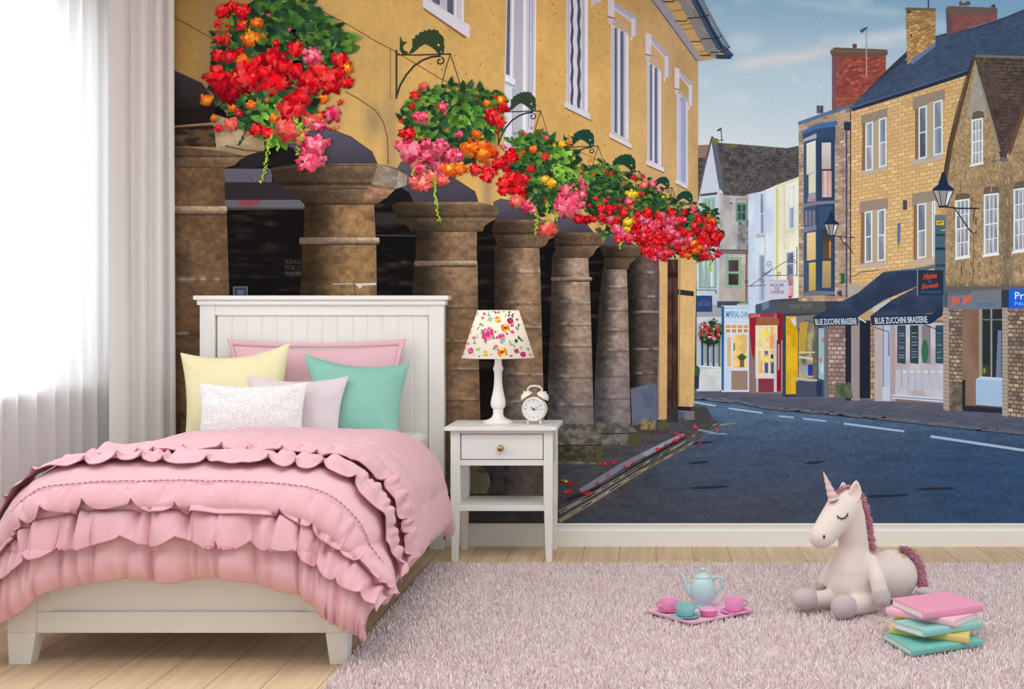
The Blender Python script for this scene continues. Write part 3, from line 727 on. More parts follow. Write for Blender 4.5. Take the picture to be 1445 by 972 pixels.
def cup(px, py, w, h, m, sm_, label, hside, sw=None, taper=.78, saucer=True, handle=True, scol=''):
    p = PF(px, py, TT); s = p.y/F; R = w/2*s; H = h*s
    base = 0
    if saucer:
        SR = (sw or w*1.5)/2*s
        so = MB().lathe([(SR*.45, 0), (SR*.5, .001), (SR*.95, .0055), (SR, .007), (SR*.96, .0078), (SR*.5, .0035), (.0005, .0033)], 40, p).build('saucer', sm_, smooth=50, loc=tuple(p))
        tag(so, scol, 'saucer', 'toy tea set'); base = .0038
    c = thing('cup', (p.x, p.y, p.z+base), label, 'cup', 'toy tea set')
    b0 = Vector((p.x, p.y, p.z+base))
    pr = [(R*taper*.75, 0), (R*taper*.8, .001), (R*taper, H*.12), (R*.93, H*.55), (R, H*.97), (R*.985, H), (R*.93, H*.98), (R*.86, H*.55), (R*taper*.85, H*.18), (.0005, H*.14)]
    MB().lathe(pr, 40, b0).build('bowl', m, c, smooth=45)
    if handle:
        q = [(.90, .82), (1.22, .88), (1.42, .66), (1.32, .38), (.92, .26)]; a = math.radians(hside)
        MB().tube([(b0.x+R*x*math.cos(a), b0.y+R*x*math.sin(a), b0.z+H*z) for x, z in q], .0032, 10).build('handle', m, c, smooth=0)
cup(944.5, 862, 26, 15, TP2, TP2, 'small pink toy cup left of the blue teapot', 190, 33, .8, scol='pink saucer under the cup left of the teapot')
cup(967.5, 870.5, 29, 16, TTEAL, TTEAL, 'mint toy cup with mint saucer in front of the teapot', -15, 38, .78, scol='mint saucer at the front edge of the tray')
cup(1036, 863.5, 28, 17, TP2, TP2, 'larger pink toy cup at the right end of the tray', 20, 40, .78, scol='pink saucer at the right end of the tray')
sg = PF(1000, 868.5, TT); s = sg.y/F
sgo = thing('sugar_bowl', tuple(sg), 'hot pink lidded toy sugar bowl between the mint cup and the right pink cup', 'bowl', 'toy tea set')
MB().lathe([(9*s, 0), (11*s, 1*s), (12.8*s, 5*s), (13*s, 8*s), (12.4*s, 8.6*s)], 36, sg).build('bowl', TP3, sgo, smooth=45)
MB().lathe([(13.2*s, 8.4*s), (13.2*s, 9.4*s), (9*s, 11.2*s), (3*s, 11.9*s), (.2*s, 12*s)], 36, sg).build('lid', TP2, sgo, smooth=45)

# ---------------------------------------------------------------- books
PAGE = mat('book_pages', (238, 232, 230), .9, .1, noise=.05, nscale=300)
def book(corners, z, t, rgb, label, spine):
    """corners: four (x,y) going round, spine = index of the edge that is the spine"""
    m = mat('book_cover_'+label.split()[0], rgb, .55, .3, noise=.02, nscale=30)
    c = sum((Vector((x, y, 0)) for x, y in corners), Vector())/4
    b_ = thing('book', (c.x, c.y, z), label, 'book', 'stacked hardback books on the rug')
    cv = MB(); ct = .0032
    def plate(z0, z1):
        lo = [(x, y, z0) for x, y in corners]; hi = [(x, y, z1) for x, y in corners]; cv.frustum(lo, hi)
    plate(z, z+ct); plate(z+t-ct, z+t)
    i, j = spine, (spine+1) % 4
    A, B2 = Vector((*corners[i], 0)), Vector((*corners[j], 0)); inn = (c-(A+B2)/2); inn.z = 0; inn.normalize()
    n2 = 7; pf = []
    for k in range(n2):
        q = math.pi*k/(n2-1); pf.append((-.004*math.sin(q), z+t/2-(t/2)*math.cos(q)))
    vv = [tuple(E+inn*o+Vector((0, 0, zz))) for E in (A, B2) for o, zz in pf] + [tuple(E+inn*.004+Vector((0, 0, zz))) for E in (A, B2) for o, zz in pf]
    fs = []
    for k in range(n2-1):
        fs += [(k, k+1, n2+k+1, n2+k), (2*n2+k, 3*n2+k, 3*n2+k+1, 2*n2+k+1), (k, 2*n2+k, 2*n2+k+1, k+1), (n2+k, n2+k+1, 3*n2+k+1, 3*n2+k)]
    cv.add(vv, fs)
    cv.build('cover', m, b_)
    pts_ = []
    for k, (x, y) in enumerate(corners):
        p = Vector((x, y, 0)); q = p + (c-p)*.035
        if k in (i, j): q = p + (c-p)*.035 - inn*.0
        pts_.append((q.x, q.y))
    MB().frustum([(x, y, z+ct) for x, y in pts_], [(x, y, z+t-ct) for x, y in pts_]).build('pages', PAGE, b_)
def bk(pa, pb_, side, z, t, rgb, label, spine, depth):
    """pa, pb: pixels of the two front bottom corners, side: far direction in degrees"""
    A, B2 = PF(*pa, z), PF(*pb_, z)
    return A, B2
TB = .0255
def book_px(left, front, right, z, t, rgb, label, spine):
    l, f_, r = PF(*left, z+t), PF(*front, z+t), PF(*right, z+t)
    back = l + r - f_
    book([(l.x, l.y), (f_.x, f_.y), (r.x, r.y), (back.x, back.y)], z, t, rgb, label, spine)
bz = TZ
book_px((1246, 893), (1286, 917), (1386, 902), bz, .0215, (120, 190, 178), 'teal hardback book at the bottom of the stack', 1); bz += .0218
book_px((1255, 884), (1367, 898), (1372, 881), bz, .0235, (228, 198, 124), 'mustard yellow hardback book, second from the bottom', 0); bz += .0238
book_px((1259, 876), (1303, 889), (1386, 877), bz, .0235, (150, 206, 200), 'teal hardback book in the middle of the stack', 1); bz += .0238
book_px((1251, 857), (1348, 875), (1377, 864), bz, .0235, (240, 192, 206), 'pale pink hardback book, second from the top', 0); bz += .0238
book_px((1257.5, 844), (1302.5, 863), (1387, 852), bz, .026, (236, 156, 186), 'bright pink hardback book on top of the stack', 1)
# ---------------------------------------------------------------- plush unicorn
def cu(x, y, d): return P(1090+x*.3087, 650+y*.3087, d)
UK = .3087*4.72/F                       # metres per unit of the working grid
uni = thing('plush_unicorn', (.78, 4.75, .026), 'cream plush unicorn with pink mane sitting on the rug, eyes closed', 'soft toy')
PL = mat('cream_knitted_plush', (232, 216, 208), .95, .1, noise=.025, nscale=500, bump=.35, bscale=450, sheen=.2)
HOOF = mat('lilac_grey_plush', (208, 190, 192), .98, .05, noise=.09, nscale=380, bump=.8, bscale=380, sheen=.3)
um = MB()
def E(x, y, d, rx, ry, rd, rot=0):
    M = Matrix.Rotation(rot, 3, 'Y'); um.ball(cu(x, y, d), (rx*UK, rd*UK, ry*UK), 32, 20, M)
def Cp(x0, y0, d0, r0, x1, y1, d1, r1): um.capsule(cu(x0, y0, d0), cu(x1, y1, d1), r0*UK, r1*UK, 24, 8)
# head
Cp(332, 205, 4.745, 80, 318, 235, 4.735, 78)
Cp(318, 225, 4.735, 78, 235, 335, 4.675, 60)
Cp(262, 300, 4.69, 62, 224, 346, 4.665, 58)
# neck and chest
Cp(355, 250, 4.75, 68, 372, 400, 4.765, 70)
Cp(372, 390, 4.765, 70, 356, 500, 4.755, 96)
E(356, 560, 4.755, 110, 122, 104)
# barrel
E(548, 520, 4.90, 122, 118, 118)
Cp(400, 520, 4.80, 92, 545, 530, 4.90, 112)
# forelegs
Cp(455, 455, 4.72, 30, 480, 540, 4.665, 38); Cp(480, 540, 4.665, 38, 498, 620, 4.645, 37)
Cp(285, 460, 4.80, 30, 238, 530, 4.80, 27); Cp(238, 530, 4.80, 27, 224, 566, 4.80, 24)
# hind legs
Cp(330, 628, 4.76, 46, 190, 632, 4.71, 38)
Cp(455, 650, 4.72, 46, 370, 664, 4.64, 42)
body = um.build('body', PL, uni, smooth=0)
rm = body.modifiers.new('Remesh', 'REMESH'); rm.mode = 'VOXEL'; rm.voxel_size = .0055; rm.use_smooth_shade = True
sm_ = body.modifiers.new('Smooth', 'SMOOTH'); sm_.factor = .6; sm_.iterations = 22
def part(nm, m, fn, **k):
    global um
    um = MB(); fn(); o = um.build(nm, m, uni, smooth=0, **k); return o
def soft(o, vox=.005, it=6):
    r = o.modifiers.new('Remesh', 'REMESH'); r.mode = 'VOXEL'; r.voxel_size = vox; r.use_smooth_shade = True
    s = o.modifiers.new('Smooth', 'SMOOTH'); s.factor = .5; s.iterations = it; return o
soft(part('foot', HOOF, lambda: (E(146, 630, 4.69, 56, 50, 52), E(172, 630, 4.70, 36, 48, 48))))
soft(part('foot', HOOF, lambda: (E(322, 668, 4.60, 55, 55, 52), E(350, 668, 4.615, 36, 52, 50))))
soft(part('hoof', HOOF, lambda: (Cp(497, 612, 4.645, 41, 503, 632, 4.64, 39),)))
soft(part('hoof', HOOF, lambda: (Cp(225, 568, 4.80, 27, 221, 578, 4.80, 24),)))
soft(part('hoof', HOOF, lambda: (E(715, 600, 4.80, 66, 22, 40, .1),)))
# horn with spiral rings
HORN = mat('dusty_rose_horn_satin', (222, 192, 190), .8, .2, noise=.03)
b0, b1 = cu(279, 178, 4.70), cu(233, 50, 4.70)
ax = (b1-b0); Lh = ax.length; axn = ax.normalized(); e1 = axn.orthogonal().normalized(); e2 = axn.cross(e1)
hv = []; NR, NS = 60, 28
for i in range(NR+1):
    t = i/NR
    for k in range(NS):
        q = 2*math.pi*k/NS
        rad = 21*UK*(1-t)**.85*(.86+.30*abs(math.sin(math.pi*(t*4.6+q/(2*math.pi))))**.6)+.0009
        hv.append(b0 + axn*(Lh*t) + (e1*math.cos(q)+e2*math.sin(q))*rad)
hm_ = MB().add(hv, [(i*NS+k, i*NS+(k+1) % NS, (i+1)*NS+(k+1) % NS, (i+1)*NS+k) for i in range(NR) for k in range(NS)] + [tuple(NR*NS+k for k in range(NS))])
hm_.build('horn', HORN, uni, smooth=0)
# ears: leaf shaped cups
def ear(base, tip, width, d, dtip, inner):
    A, B2 = cu(*base, d), cu(*tip, dtip); axv = B2-A; ln = axv.length; axv.normalize()
    side = axv.cross(Vector((0, 1, 0))).normalized(); back = side.cross(axv).normalized()
    if back.y < 0: back = -back
    nu, nv = 24, 15; V = []
    for i in range(nu):
        t = i/(nu-1); wdt = width*UK*(math.sin(math.pi*min(1, t*.86+.14))**.75)
        for j in range(nv):
            s_ = -1+2*j/(nv-1)
            V.append(A + axv*(ln*t) + side*(wdt*s_) + back*((1-s_*s_)*.55*wdt))
    V = np.array([tuple(v) for v in V])
    o = np_mesh('ear', V, grid_faces(nu, nv), PL, parent=uni); so = o.modifiers.new('Thickness', 'SOLIDIFY'); so.thickness = .009; so.offset = 1
    sb_ = o.modifiers.new('Round', 'SUBSURF'); sb_.levels = 1; sb_.render_levels = 1
    return o
ear((374, 194), (384, 88), 31, 4.70, 4.705, 1)
ear((330, 160), (322, 96), 22, 4.80, 4.80, 1)
# eye, lashes, nostril
INK = mat('black_embroidery', (34, 30, 32), .7, .2)
em = MB()
def onhead(x, y):  # nearest point on head surface towards the camera (analytic on the head capsules)
    best = None
    o_ = Vector((0, 0, CH)); dr_ = (cu(x, y, 1.0)-o_).normalized()
    for (x0, y0, d0, r0, x1, y1, d1, r1) in ((332, 205, 4.745, 80, 318, 235, 4.735, 78), (318, 225, 4.735, 78, 235, 335, 4.675, 60), (262, 300, 4.69, 62, 224, 346, 4.665, 58)):
        for k in range(41):
            t = k/40; c = cu(x0+(x1-x0)*t, y0+(y1-y0)*t, d0+(d1-d0)*t); r = (r0+(r1-r0)*t)*UK
            b_ = dr_.dot(c-o_); disc_ = b_*b_-((c-o_).length_squared-r*r)
            if disc_ > 0:
                s_ = b_-math.sqrt(disc_)
                if best is None or s_ < best: best = s_
    return o_ + dr_*(best-.0012 if best else 4.55)
ep = [(294, 250), (303, 258), (313, 263), (322, 264), (332, 259), (340, 251), (346, 239)]
em.tube([onhead(*p) for p in ep], .0019, 8)
for a, b_ in (((303, 258), (299, 266)), ((313, 263), (311, 271)), ((322, 264), (324, 272)), ((332, 259), (337, 266)), ((340, 251), (347, 256))): em.tube([onhead(*a), onhead(*b_)], .0014, 6)
em.build('eye', INK, uni, smooth=0)['label'] = 'embroidered closed eye with lashes'
nm_ = MB(); nm_.ball(onhead(236, 348), (4.5*UK, .003, 9*UK), 16, 10); nm_.build('nostril', INK, uni, smooth=0)
# emblem
em2 = MB(); c0 = cu(603, 435, 4.765)
# hair
HAIRM = attr_mat('pink_plush_hair', 1, .1)
def hair(name, pathpts, width, count, length, parent, seed):
    rng = np.random.default_rng(seed); pp = np.array([(*p[:2], p[2], *p[3:]) for p in pathpts], float)
    tt = np.linspace(0, 1, len(pp)); V = []; Fs = []; C = []
    cols = np.array([L3((222, 158, 176)), L3((208, 138, 158)), L3((234, 178, 192)), L3((196, 122, 144))])
    for i in range(count):
        t = rng.random(); q = [np.interp(t, tt, pp[:, k]) for k in range(pp.shape[1])]
        an = rng.uniform(0, 2*np.pi); rr_ = width*np.sqrt(rng.random())
        root = np.array(cu(q[0]+rr_*np.cos(an)*.6, q[1]+rr_*np.sin(an)*.3, q[2]+rr_*np.sin(an)*UK))
        dirv = np.array((q[3], q[4], q[5])) + rng.normal(0, .38, 3); dirv /= np.linalg.norm(dirv)
        l = length*(.6+.6*rng.random()); w_ = .0021
        side = np.cross(dirv, (0, 1, .2)); side /= np.linalg.norm(side); oth = np.cross(side, dirv)
        drop = np.array((0, 0, -.35*l))
        b = len(V)
        for j, (f_, s_) in enumerate(((0, 1), (.5, .9), (1, .25))):
            c = root + dirv*l*f_ + drop*f_*f_
            for a3 in (0, 2.09, 4.19): V.append(c + (side*np.cos(a3)+oth*np.sin(a3))*w_*s_)
        for j in (0, 1):
            for k in range(3): Fs.append((b+j*3+k, b+j*3+(k+1) % 3, b+j*3+3+(k+1) % 3, b+j*3+3+k))
        C += [cols[rng.integers(4)]*(1+rng.uniform(-.1, .1))]*9
    o = np_mesh(name, np.array(V), np.array(Fs), HAIRM, parent=parent, cols=np.array(C))
    return o
m_ = hair('mane', [(305, 160, 4.735, -.35, -.35, .8), (325, 135, 4.745, 0, -.3, .9), (352, 130, 4.765, .3, -.2, .9), (392, 160, 4.785, .75, -.1, .6), (412, 215, 4.79, .9, -.1, .2), (426, 280, 4.80, .95, -.1, .0), (436, 345, 4.81, .95, -.1, -.2), (446, 395, 4.815, .9, -.1, -.4)], 24, 2600, .021, uni, 4)
m_['label'] = 'fluffy pink mane'
t_ = hair('tail', [(592, 408, 4.88, .1, -.3, .9), (615, 412, 4.88, .6, -.3, .6), (645, 440, 4.885, .9, -.3, .2), (662, 480, 4.885, .95, -.3, -.1), (672, 530, 4.885, .9, -.3, -.4), (682, 580, 4.885, .7, -.3, -.7)], 26, 2600, .022, uni, 6)
t_['label'] = 'fluffy pink tail'
GOLD = mat('gold_emblem_print', (196, 164, 104), .5, .4)
for dx in (-5, 5):
    em2.tube([cu(601+dx+6*math.cos(a), 435+9*math.sin(a)+dx*.4, 4.7565+.00*a) for a in np.linspace(0, 2*math.pi, 20, endpoint=False)], .0009, 6, closed=True)
em2.build('emblem', GOLD, uni, smooth=0)
# ---------------------------------------------------------------- printed wall mural (a flat photographic wallpaper on the back wall)
E_WALL = .93
SCALE = WALL_Y / F
def srgb2lin(c):
    c = np.asarray(c, float)/255.
    return np.where(c <= .04045, c/12.92, ((np.clip(c, 0, None)+.055)/1.055)**2.4)
pm, pnt, pb_ = nodes('matt_printed_wallpaper')
pa = N(pnt, 'ShaderNodeAttribute'); pa.attribute_name = 'Col'
pno = N(pnt, 'ShaderNodeTexNoise'); pno.inputs['Scale'].default_value = 95; pno.inputs['Detail'].default_value = 3
ptc = N(pnt, 'ShaderNodeTexCoord'); pnt.links.new(ptc.outputs['Object'], pno.inputs['Vector'])
pmr = N(pnt, 'ShaderNodeMapRange'); pmr.inputs['From Min'].default_value = .3; pmr.inputs['From Max'].default_value = .7; pmr.inputs['To Min'].default_value = .955; pmr.inputs['To Max'].default_value = 1.045
pnt.links.new(pno.outputs['Fac'], pmr.inputs['Value'])
pvm = N(pnt, 'ShaderNodeVectorMath', operation='SCALE'); pnt.links.new(pa.outputs['Color'], pvm.inputs[0]); pnt.links.new(pmr.outputs['Result'], pvm.inputs['Scale'])
pnt.links.new(pvm.outputs[0], pb_.inputs['Base Color']); pb_.inputs['Roughness'].default_value = .9; pb_.inputs['Specular IOR Level'].default_value = .04
LEVEL = [0]; LSTEP = 3e-6
mural = thing('wall_mural', (0, WALL_Y, 0), 'wall mural printed with an old street, stone columns and hanging flower baskets', 'mural')
rnd = random.Random(42)
class Pic:
    def __init__(s): s.v = []; s.f = []; s.c = []; s.chunks = []; s.nv = 0; s.lv = LEVEL[0]
    def up(s, n=1): LEVEL[0] += n; s.lv = LEVEL[0]; return s
    def _put(s, X, Y, C, faces, lv=None):
        lv = s.lv if lv is None else lv
        n = len(X); off = len(s.v)
        yy = -.0006 - lv*LSTEP
        for i in range(n): s.v.append(((X[i]-CX)*SCALE, WALL_Y+yy, CH-(Y[i]-CY)*SCALE))
        s.c.extend(C); s.f.extend([[off+k for k in f] for f in faces])
    def poly(s, pts, col, lv=None, up=True):
        if up and lv is None: s.up()
        cols = [col]*len(pts) if not isinstance(col[0], (tuple, list)) else col
        s._put([p[0] for p in pts], [p[1] for p in pts], cols, [tuple(range(len(pts)))], lv); return s
    def rect(s, x0, y0, x1, y1, col, **k): return s.poly([(x0, y0), (x1, y0), (x1, y1), (x0, y1)], col, **k)
    def line(s, pts, w, col, lv=None, up=True):
        if up and lv is None: s.up()
        ws = w if isinstance(w, (list, tuple)) else [w]*len(pts)
        L_, R_ = [], []
        for i, p in enumerate(pts):
            a = pts[max(0, i-1)]; b = pts[min(len(pts)-1, i+1)]
            dx, dy = b[0]-a[0], b[1]-a[1]; d = math.hypot(dx, dy) or 1
            nx, ny = -dy/d*ws[i]/2, dx/d*ws[i]/2
            L_.append((p[0]+nx, p[1]+ny)); R_.append((p[0]-nx, p[1]-ny))
        P_ = L_+R_; n = len(pts); cols = [col]*len(P_)
        s._put([p[0] for p in P_], [p[1] for p in P_], cols, [(i, i+1, n+i+1, n+i) for i in range(n-1)], lv); return s
    def ell(s, x, y, rx, ry, col, rot=0, n=10, jag=0, lv=None, up=True, col2=None):
        if up and lv is None: s.up()
        pts = []; cr, sr = math.cos(rot), math.sin(rot)
        for k in range(n):
            t = 2*math.pi*k/n; j = 1+rnd.uniform(-jag, jag); a, b = rx*math.cos(t)*j, ry*math.sin(t)*j
            pts.append((x+a*cr-b*sr, y+a*sr+b*cr))
        if col2 is None: return s.poly(pts, col, lv=s.lv if lv is None else lv)
        cols = [tuple(col[i]*(1-q)+col2[i]*q for i in range(3)) for q in [(.5+.5*(p[1]-y)/max(ry, rx)) for p in pts]]
        return s.poly(pts, cols, lv=s.lv if lv is None else lv)
    def grid(s, X, Y, C, lv=None, up=True):
        """X,Y (nu,nv) pixel arrays, C (nu,nv,3) sRGB"""
        if up and lv is None: s.up()
        lv = s.lv if lv is None else lv
        V = np.stack([(X-CX)*SCALE, np.full(X.shape, WALL_Y-.0006-lv*LSTEP), CH-(Y-CY)*SCALE], -1).reshape(-1, 3)
        s.chunks.append((V, grid_faces(*X.shape), np.asarray(C, float).reshape(-1, 3))); return s
    def quad(s, q, fn, step=2.2, **k):
        (a, b, c, d) = [np.array(p, float) for p in q]      # TL TR BR BL
        nx = max(2, int(max(np.hypot(*(b-a)), np.hypot(*(c-d)))/step)); ny = max(2, int(max(np.hypot(*(d-a)), np.hypot(*(c-b)))/step))
        u, v = np.meshgrid(np.linspace(0, 1, nx), np.linspace(0, 1, ny), indexing='ij')
        X = (a[0]*(1-u)+b[0]*u)*(1-v)+(d[0]*(1-u)+c[0]*u)*v; Y = (a[1]*(1-u)+b[1]*u)*(1-v)+(d[1]*(1-u)+c[1]*u)*v
        return s.grid(X, Y, fn(u, v, X, Y), **k)
    def between(s, ys, xl, xr, fn, step=2.2, **k):
        """region between a left and a right edge given at heights ys"""
        y = np.arange(ys[0], ys[-1]+step*.5, step); y[-1] = ys[-1]
        l = np.interp(y, ys, xl); r = np.interp(y, ys, xr); nx = max(3, int((r-l).max()/step))
        u = np.linspace(0, 1, nx)[:, None]
        X = l[None]*(1-u)+r[None]*u; Y = np.repeat(y[None], nx, 0); U = np.repeat(u, len(y), 1); V = (Y-ys[0])/(ys[-1]-ys[0])
        return s.grid(X, Y, fn(U, V, X, Y), **k)
    def column_fill(s, xs, yt, yb, fn, step=2.2, **k):
        """region between a top and a bottom edge given at positions xs"""
        x = np.arange(xs[0], xs[-1]+step*.5, step); x[-1] = xs[-1]
        t = np.interp(x, xs, yt); b = np.interp(x, xs, yb); ny = max(3, int((b-t).max()/step))
        v = np.linspace(0, 1, ny)[None, :]
        Y = t[:, None]*(1-v)+b[:, None]*v; X = np.repeat(x[:, None], ny, 1)
        return s.grid(X, Y, fn((X-xs[0])/(xs[-1]-xs[0]), np.repeat(v, len(x), 0), X, Y), **k)
    def bricks(s, q, rows, cols, pal, mortar, gap=.14, clip=None, jit=.05):
        (a, b, c, d) = q; s.poly([a, b, c, d], mortar) if clip is None else None; s.up()
        def at(u, v): return ((a[0]*(1-u)+b[0]*u)*(1-v)+(d[0]*(1-u)+c[0]*u)*v, (a[1]*(1-u)+b[1]*u)*(1-v)+(d[1]*(1-u)+c[1]*u)*v)
        for r in range(rows):
            o = .5*(r % 2)
            for k in range(-1, cols+1):
                u0, u1 = (k+o+gap*.3)/cols, (k+1+o-gap*.3)/cols; u0, u1 = max(0, u0), min(1, u1)
                if u1 <= u0: continue
                v0, v1 = (r+gap*.5)/rows, (r+1-gap*.5)/rows
                pts = [at(u0, v0), at(u1, v0), at(u1, v1), at(u0, v1)]
                if clip and not all(clip(*p) for p in pts): continue
                cb = rnd.choice(pal); j = 1+rnd.uniform(-jit*2, jit*2)
                s.poly(pts, tuple(x*j for x in cb), lv=s.lv)
        return s
    def text(s, txt, q, col, shear=0, bold=0):
        """lettering stretched into a quad (TL TR BR BL)"""
        cu_ = bpy.data.curves.new('t', 'FONT'); cu_.body = txt; cu_.resolution_u = 2; cu_.offset = bold
        to = bpy.data.objects.new('t', cu_); COL.objects.link(to); bpy.context.view_layer.update()
        dg = bpy.context.evaluated_depsgraph_get(); me = to.evaluated_get(dg).to_mesh()
        vs = [(v.co.x+shear*v.co.y, v.co.y) for v in me.vertices]; fs = [tuple(p.vertices) for p in me.polygons]
        to.evaluated_get(dg).to_mesh_clear(); bpy.data.objects.remove(to); bpy.data.curves.remove(cu_)
        x0, x1 = min(v[0] for v in vs), max(v[0] for v in vs); y0, y1 = min(v[1] for v in vs), max(v[1] for v in vs)
        (a, b, c, d) = q; X = []; Y = []
        for x, y in vs:
            u, v = (x-x0)/(x1-x0), 1-(y-y0)/(y1-y0)
            X.append((a[0]*(1-u)+b[0]*u)*(1-v)+(d[0]*(1-u)+c[0]*u)*v); Y.append((a[1]*(1-u)+b[1]*u)*(1-v)+(d[1]*(1-u)+c[1]*u)*v)
        s.up(); s._put(X, Y, [col]*len(X), fs); return s
    def build(s, name, parent=None, label=None):
        parent = parent or mural
        w = np.array(WP(parent))
        V = [np.array(s.v, float).reshape(-1, 3)]; C = [np.array(s.c, float).reshape(-1, 3)]; Fs = list(s.f); off = len(s.v)
        for v, f, c in s.chunks:
            V.append(v); C.append(c); Fs += (f+off).tolist(); off += len(v)
        V = np.concatenate(V); C = np.concatenate(C)
        if len(V) and not hasattr(s, 'keep'): pass
        me = bpy.data.meshes.new(name); me.from_pydata((V-w).tolist(), [], Fs)
        a = me.color_attributes.new('Col', 'FLOAT_COLOR', 'POINT'); cc_ = np.ones((len(C), 4), np.float32); cc_[:, :3] = np.clip(srgb2lin(np.clip(C, 0, 255))/E_WALL*TINT, 0, .97)
        a.data.foreach_set('color', cc_.ravel()); me.materials.append(pm); me.update()
        o = bpy.data.objects.new(name, me); COL.objects.link(o); o.parent = parent
        if label: o['label'] = label
        return o
TINT = np.array([1.13, 1.19, 1.23])
def mixc(a, b, t):
    t = np.clip(np.asarray(t), 0, 1)[..., None]; return np.asarray(a, float)*(1-t)+np.asarray(b, float)*t
def ss(a, b, x): t = np.clip((x-a)/(b-a), 0, 1); return t*t*(3-2*t)
MX0, MX1, MY0, MY1 = 166, 1672, -54, 745
bs = Pic(); bs.rect(MX0, MY0, MX1, MY1, (70, 70, 80)); bs.build('print_sheet')

# ---- sky
def sky(u, v, X, Y):
    c = mixc((142, 176, 201), (178, 197, 209), ss(-20, 110, Y)); c = mixc(c, (208, 211, 213), ss(90, 260, Y))
    c = mixc(c, (120, 160, 195), ss(1180, 1460, X)*ss(120, -20, Y)*.6)
    n = fbm(X/70+5, Y/28+3, 101, 4)
    c = mixc(c, (206, 214, 222), ss(.5, .75, n)*.45)
    def streak(x0, y0, x1, y1, w, col, k):
        t = np.clip((X-x0)/(x1-x0), 0, 1); d = np.abs(Y-(y0+(y1-y0)*t)+ (fbm(X/22, Y/12, 7, 3)-.5)*10)/w; e = ss(-.05, .25, (X-x0)/(x1-x0))*ss(1.05, .8, (X-x0)/(x1-x0))
        return np.exp(-d*d)*e*k
    c = mixc(c, (214, 208, 211), streak(1020, 97, 1180, 70, 9, 0, .85))
    c = mixc(c, (206, 213, 220), streak(1185, 66, 1300, 44, 8, 0, .9))
    c = mixc(c, (178, 201, 214), streak(1080, -2, 1300, 22, 7, 0, .7))
    c = mixc(c, (216, 214, 210), ss(150, 280, Y)*ss(1130, 980, X)*.6)
    return c
p = Pic(); p.quad([(915, MY0), (MX1, MY0), (MX1, 340), (915, 340)], sky, step=4); p.build('printed_sky')

# ---- road
def road(u, v, X, Y):
    c = mixc((82, 104, 130), (68, 80, 102), ss(570, 640, Y)); c = mixc(c, (70, 74, 88), ss(620, 740, Y))
    c = mixc(c, (66, 67, 76), ss(1010, 850, X)*.9)
    c = mixc(c, (48, 74, 108), ss(1080, 1400, X)*ss(560, 680, Y)*.75)
    n = fbm(X/34, Y/6, 111, 4); g = fbm(X/2.2, Y/1.3, 118, 2)
    return c*(.88+.24*n)[..., None]*(.84+.32*g)[..., None]
p = Pic(); p.quad([(780, 548), (MX1, 548), (MX1, MY1), (780, MY1)], road, step=2.4)
LINEC = (160, 178, 200)
for a, b, w in (((978, 567), (1010, 572.5), 2.2), ((1028, 576), (1076, 582.5), 2.2), ((1004, 564), (1030, 567), 1.2), ((1099, 587), (1120, 589), 2), ((1133, 590.5), (1166, 594), 2), ((1191, 597.5), (1276, 608.5), 2.8), ((1313, 615.5), (1450, 636), 3.6), ((1500, 646), (1672, 676), 5)):
    p.line([a, b], w, LINEC)
for (x, y, l) in ((1000, 688, 60), (985, 653, 30), (990, 625, 34), (1250, 700, 70), (1150, 653, 30), (1320, 690, 60)):
    p.poly([(x-l/2, y), (x-l*.2, y-2), (x+l*.4, y-3), (x+l/2, y-1), (x+l*.1, y+1.5), (x-l*.3, y+2)], (44, 48, 58))
p.build('printed_road', label='blue-grey tarmac road with white dashes')

# ---- far pavement with kerb
p = Pic()
PT = [(965, 546), (1057, 552), (1110, 557), (1165, 561), (1258, 567), (1330, 570), (1445, 588), (1672, 618)]
PBm = [(965, 559), (1045, 567), (1078, 574), (1230, 588), (1320, 598), (1445, 611), (1672, 644)]
xs = sorted({q[0] for q in PT} | {q[0] for q in PBm})
p.column_fill(xs, np.interp(xs, *zip(*PT)), np.interp(xs, *zip(*PBm)), lambda u, v, X, Y: mixc((92, 90, 104), (80, 84, 100), v)*(.88+.24*fbm(X/16, Y/3, 121, 3))[..., None])
p.line(PBm, [3, 3.5, 4, 5, 5.5, 6, 8], (94, 96, 108)); p.line([(x, y+3) for x, y in PBm], [1.6]*7, (52, 56, 68))
for k in range(60):
    x = rnd.uniform(990, 1445); y = np.interp(x, *zip(*PBm))+rnd.uniform(-2, 3); p.ell(x, y, rnd.uniform(2, 6), 1, rnd.choice([(120, 104, 96), (70, 66, 72), (112, 112, 122)]), n=6, jag=.3, lv=p.lv)
p.build('printed_pavement', label='far pavement and kerb')
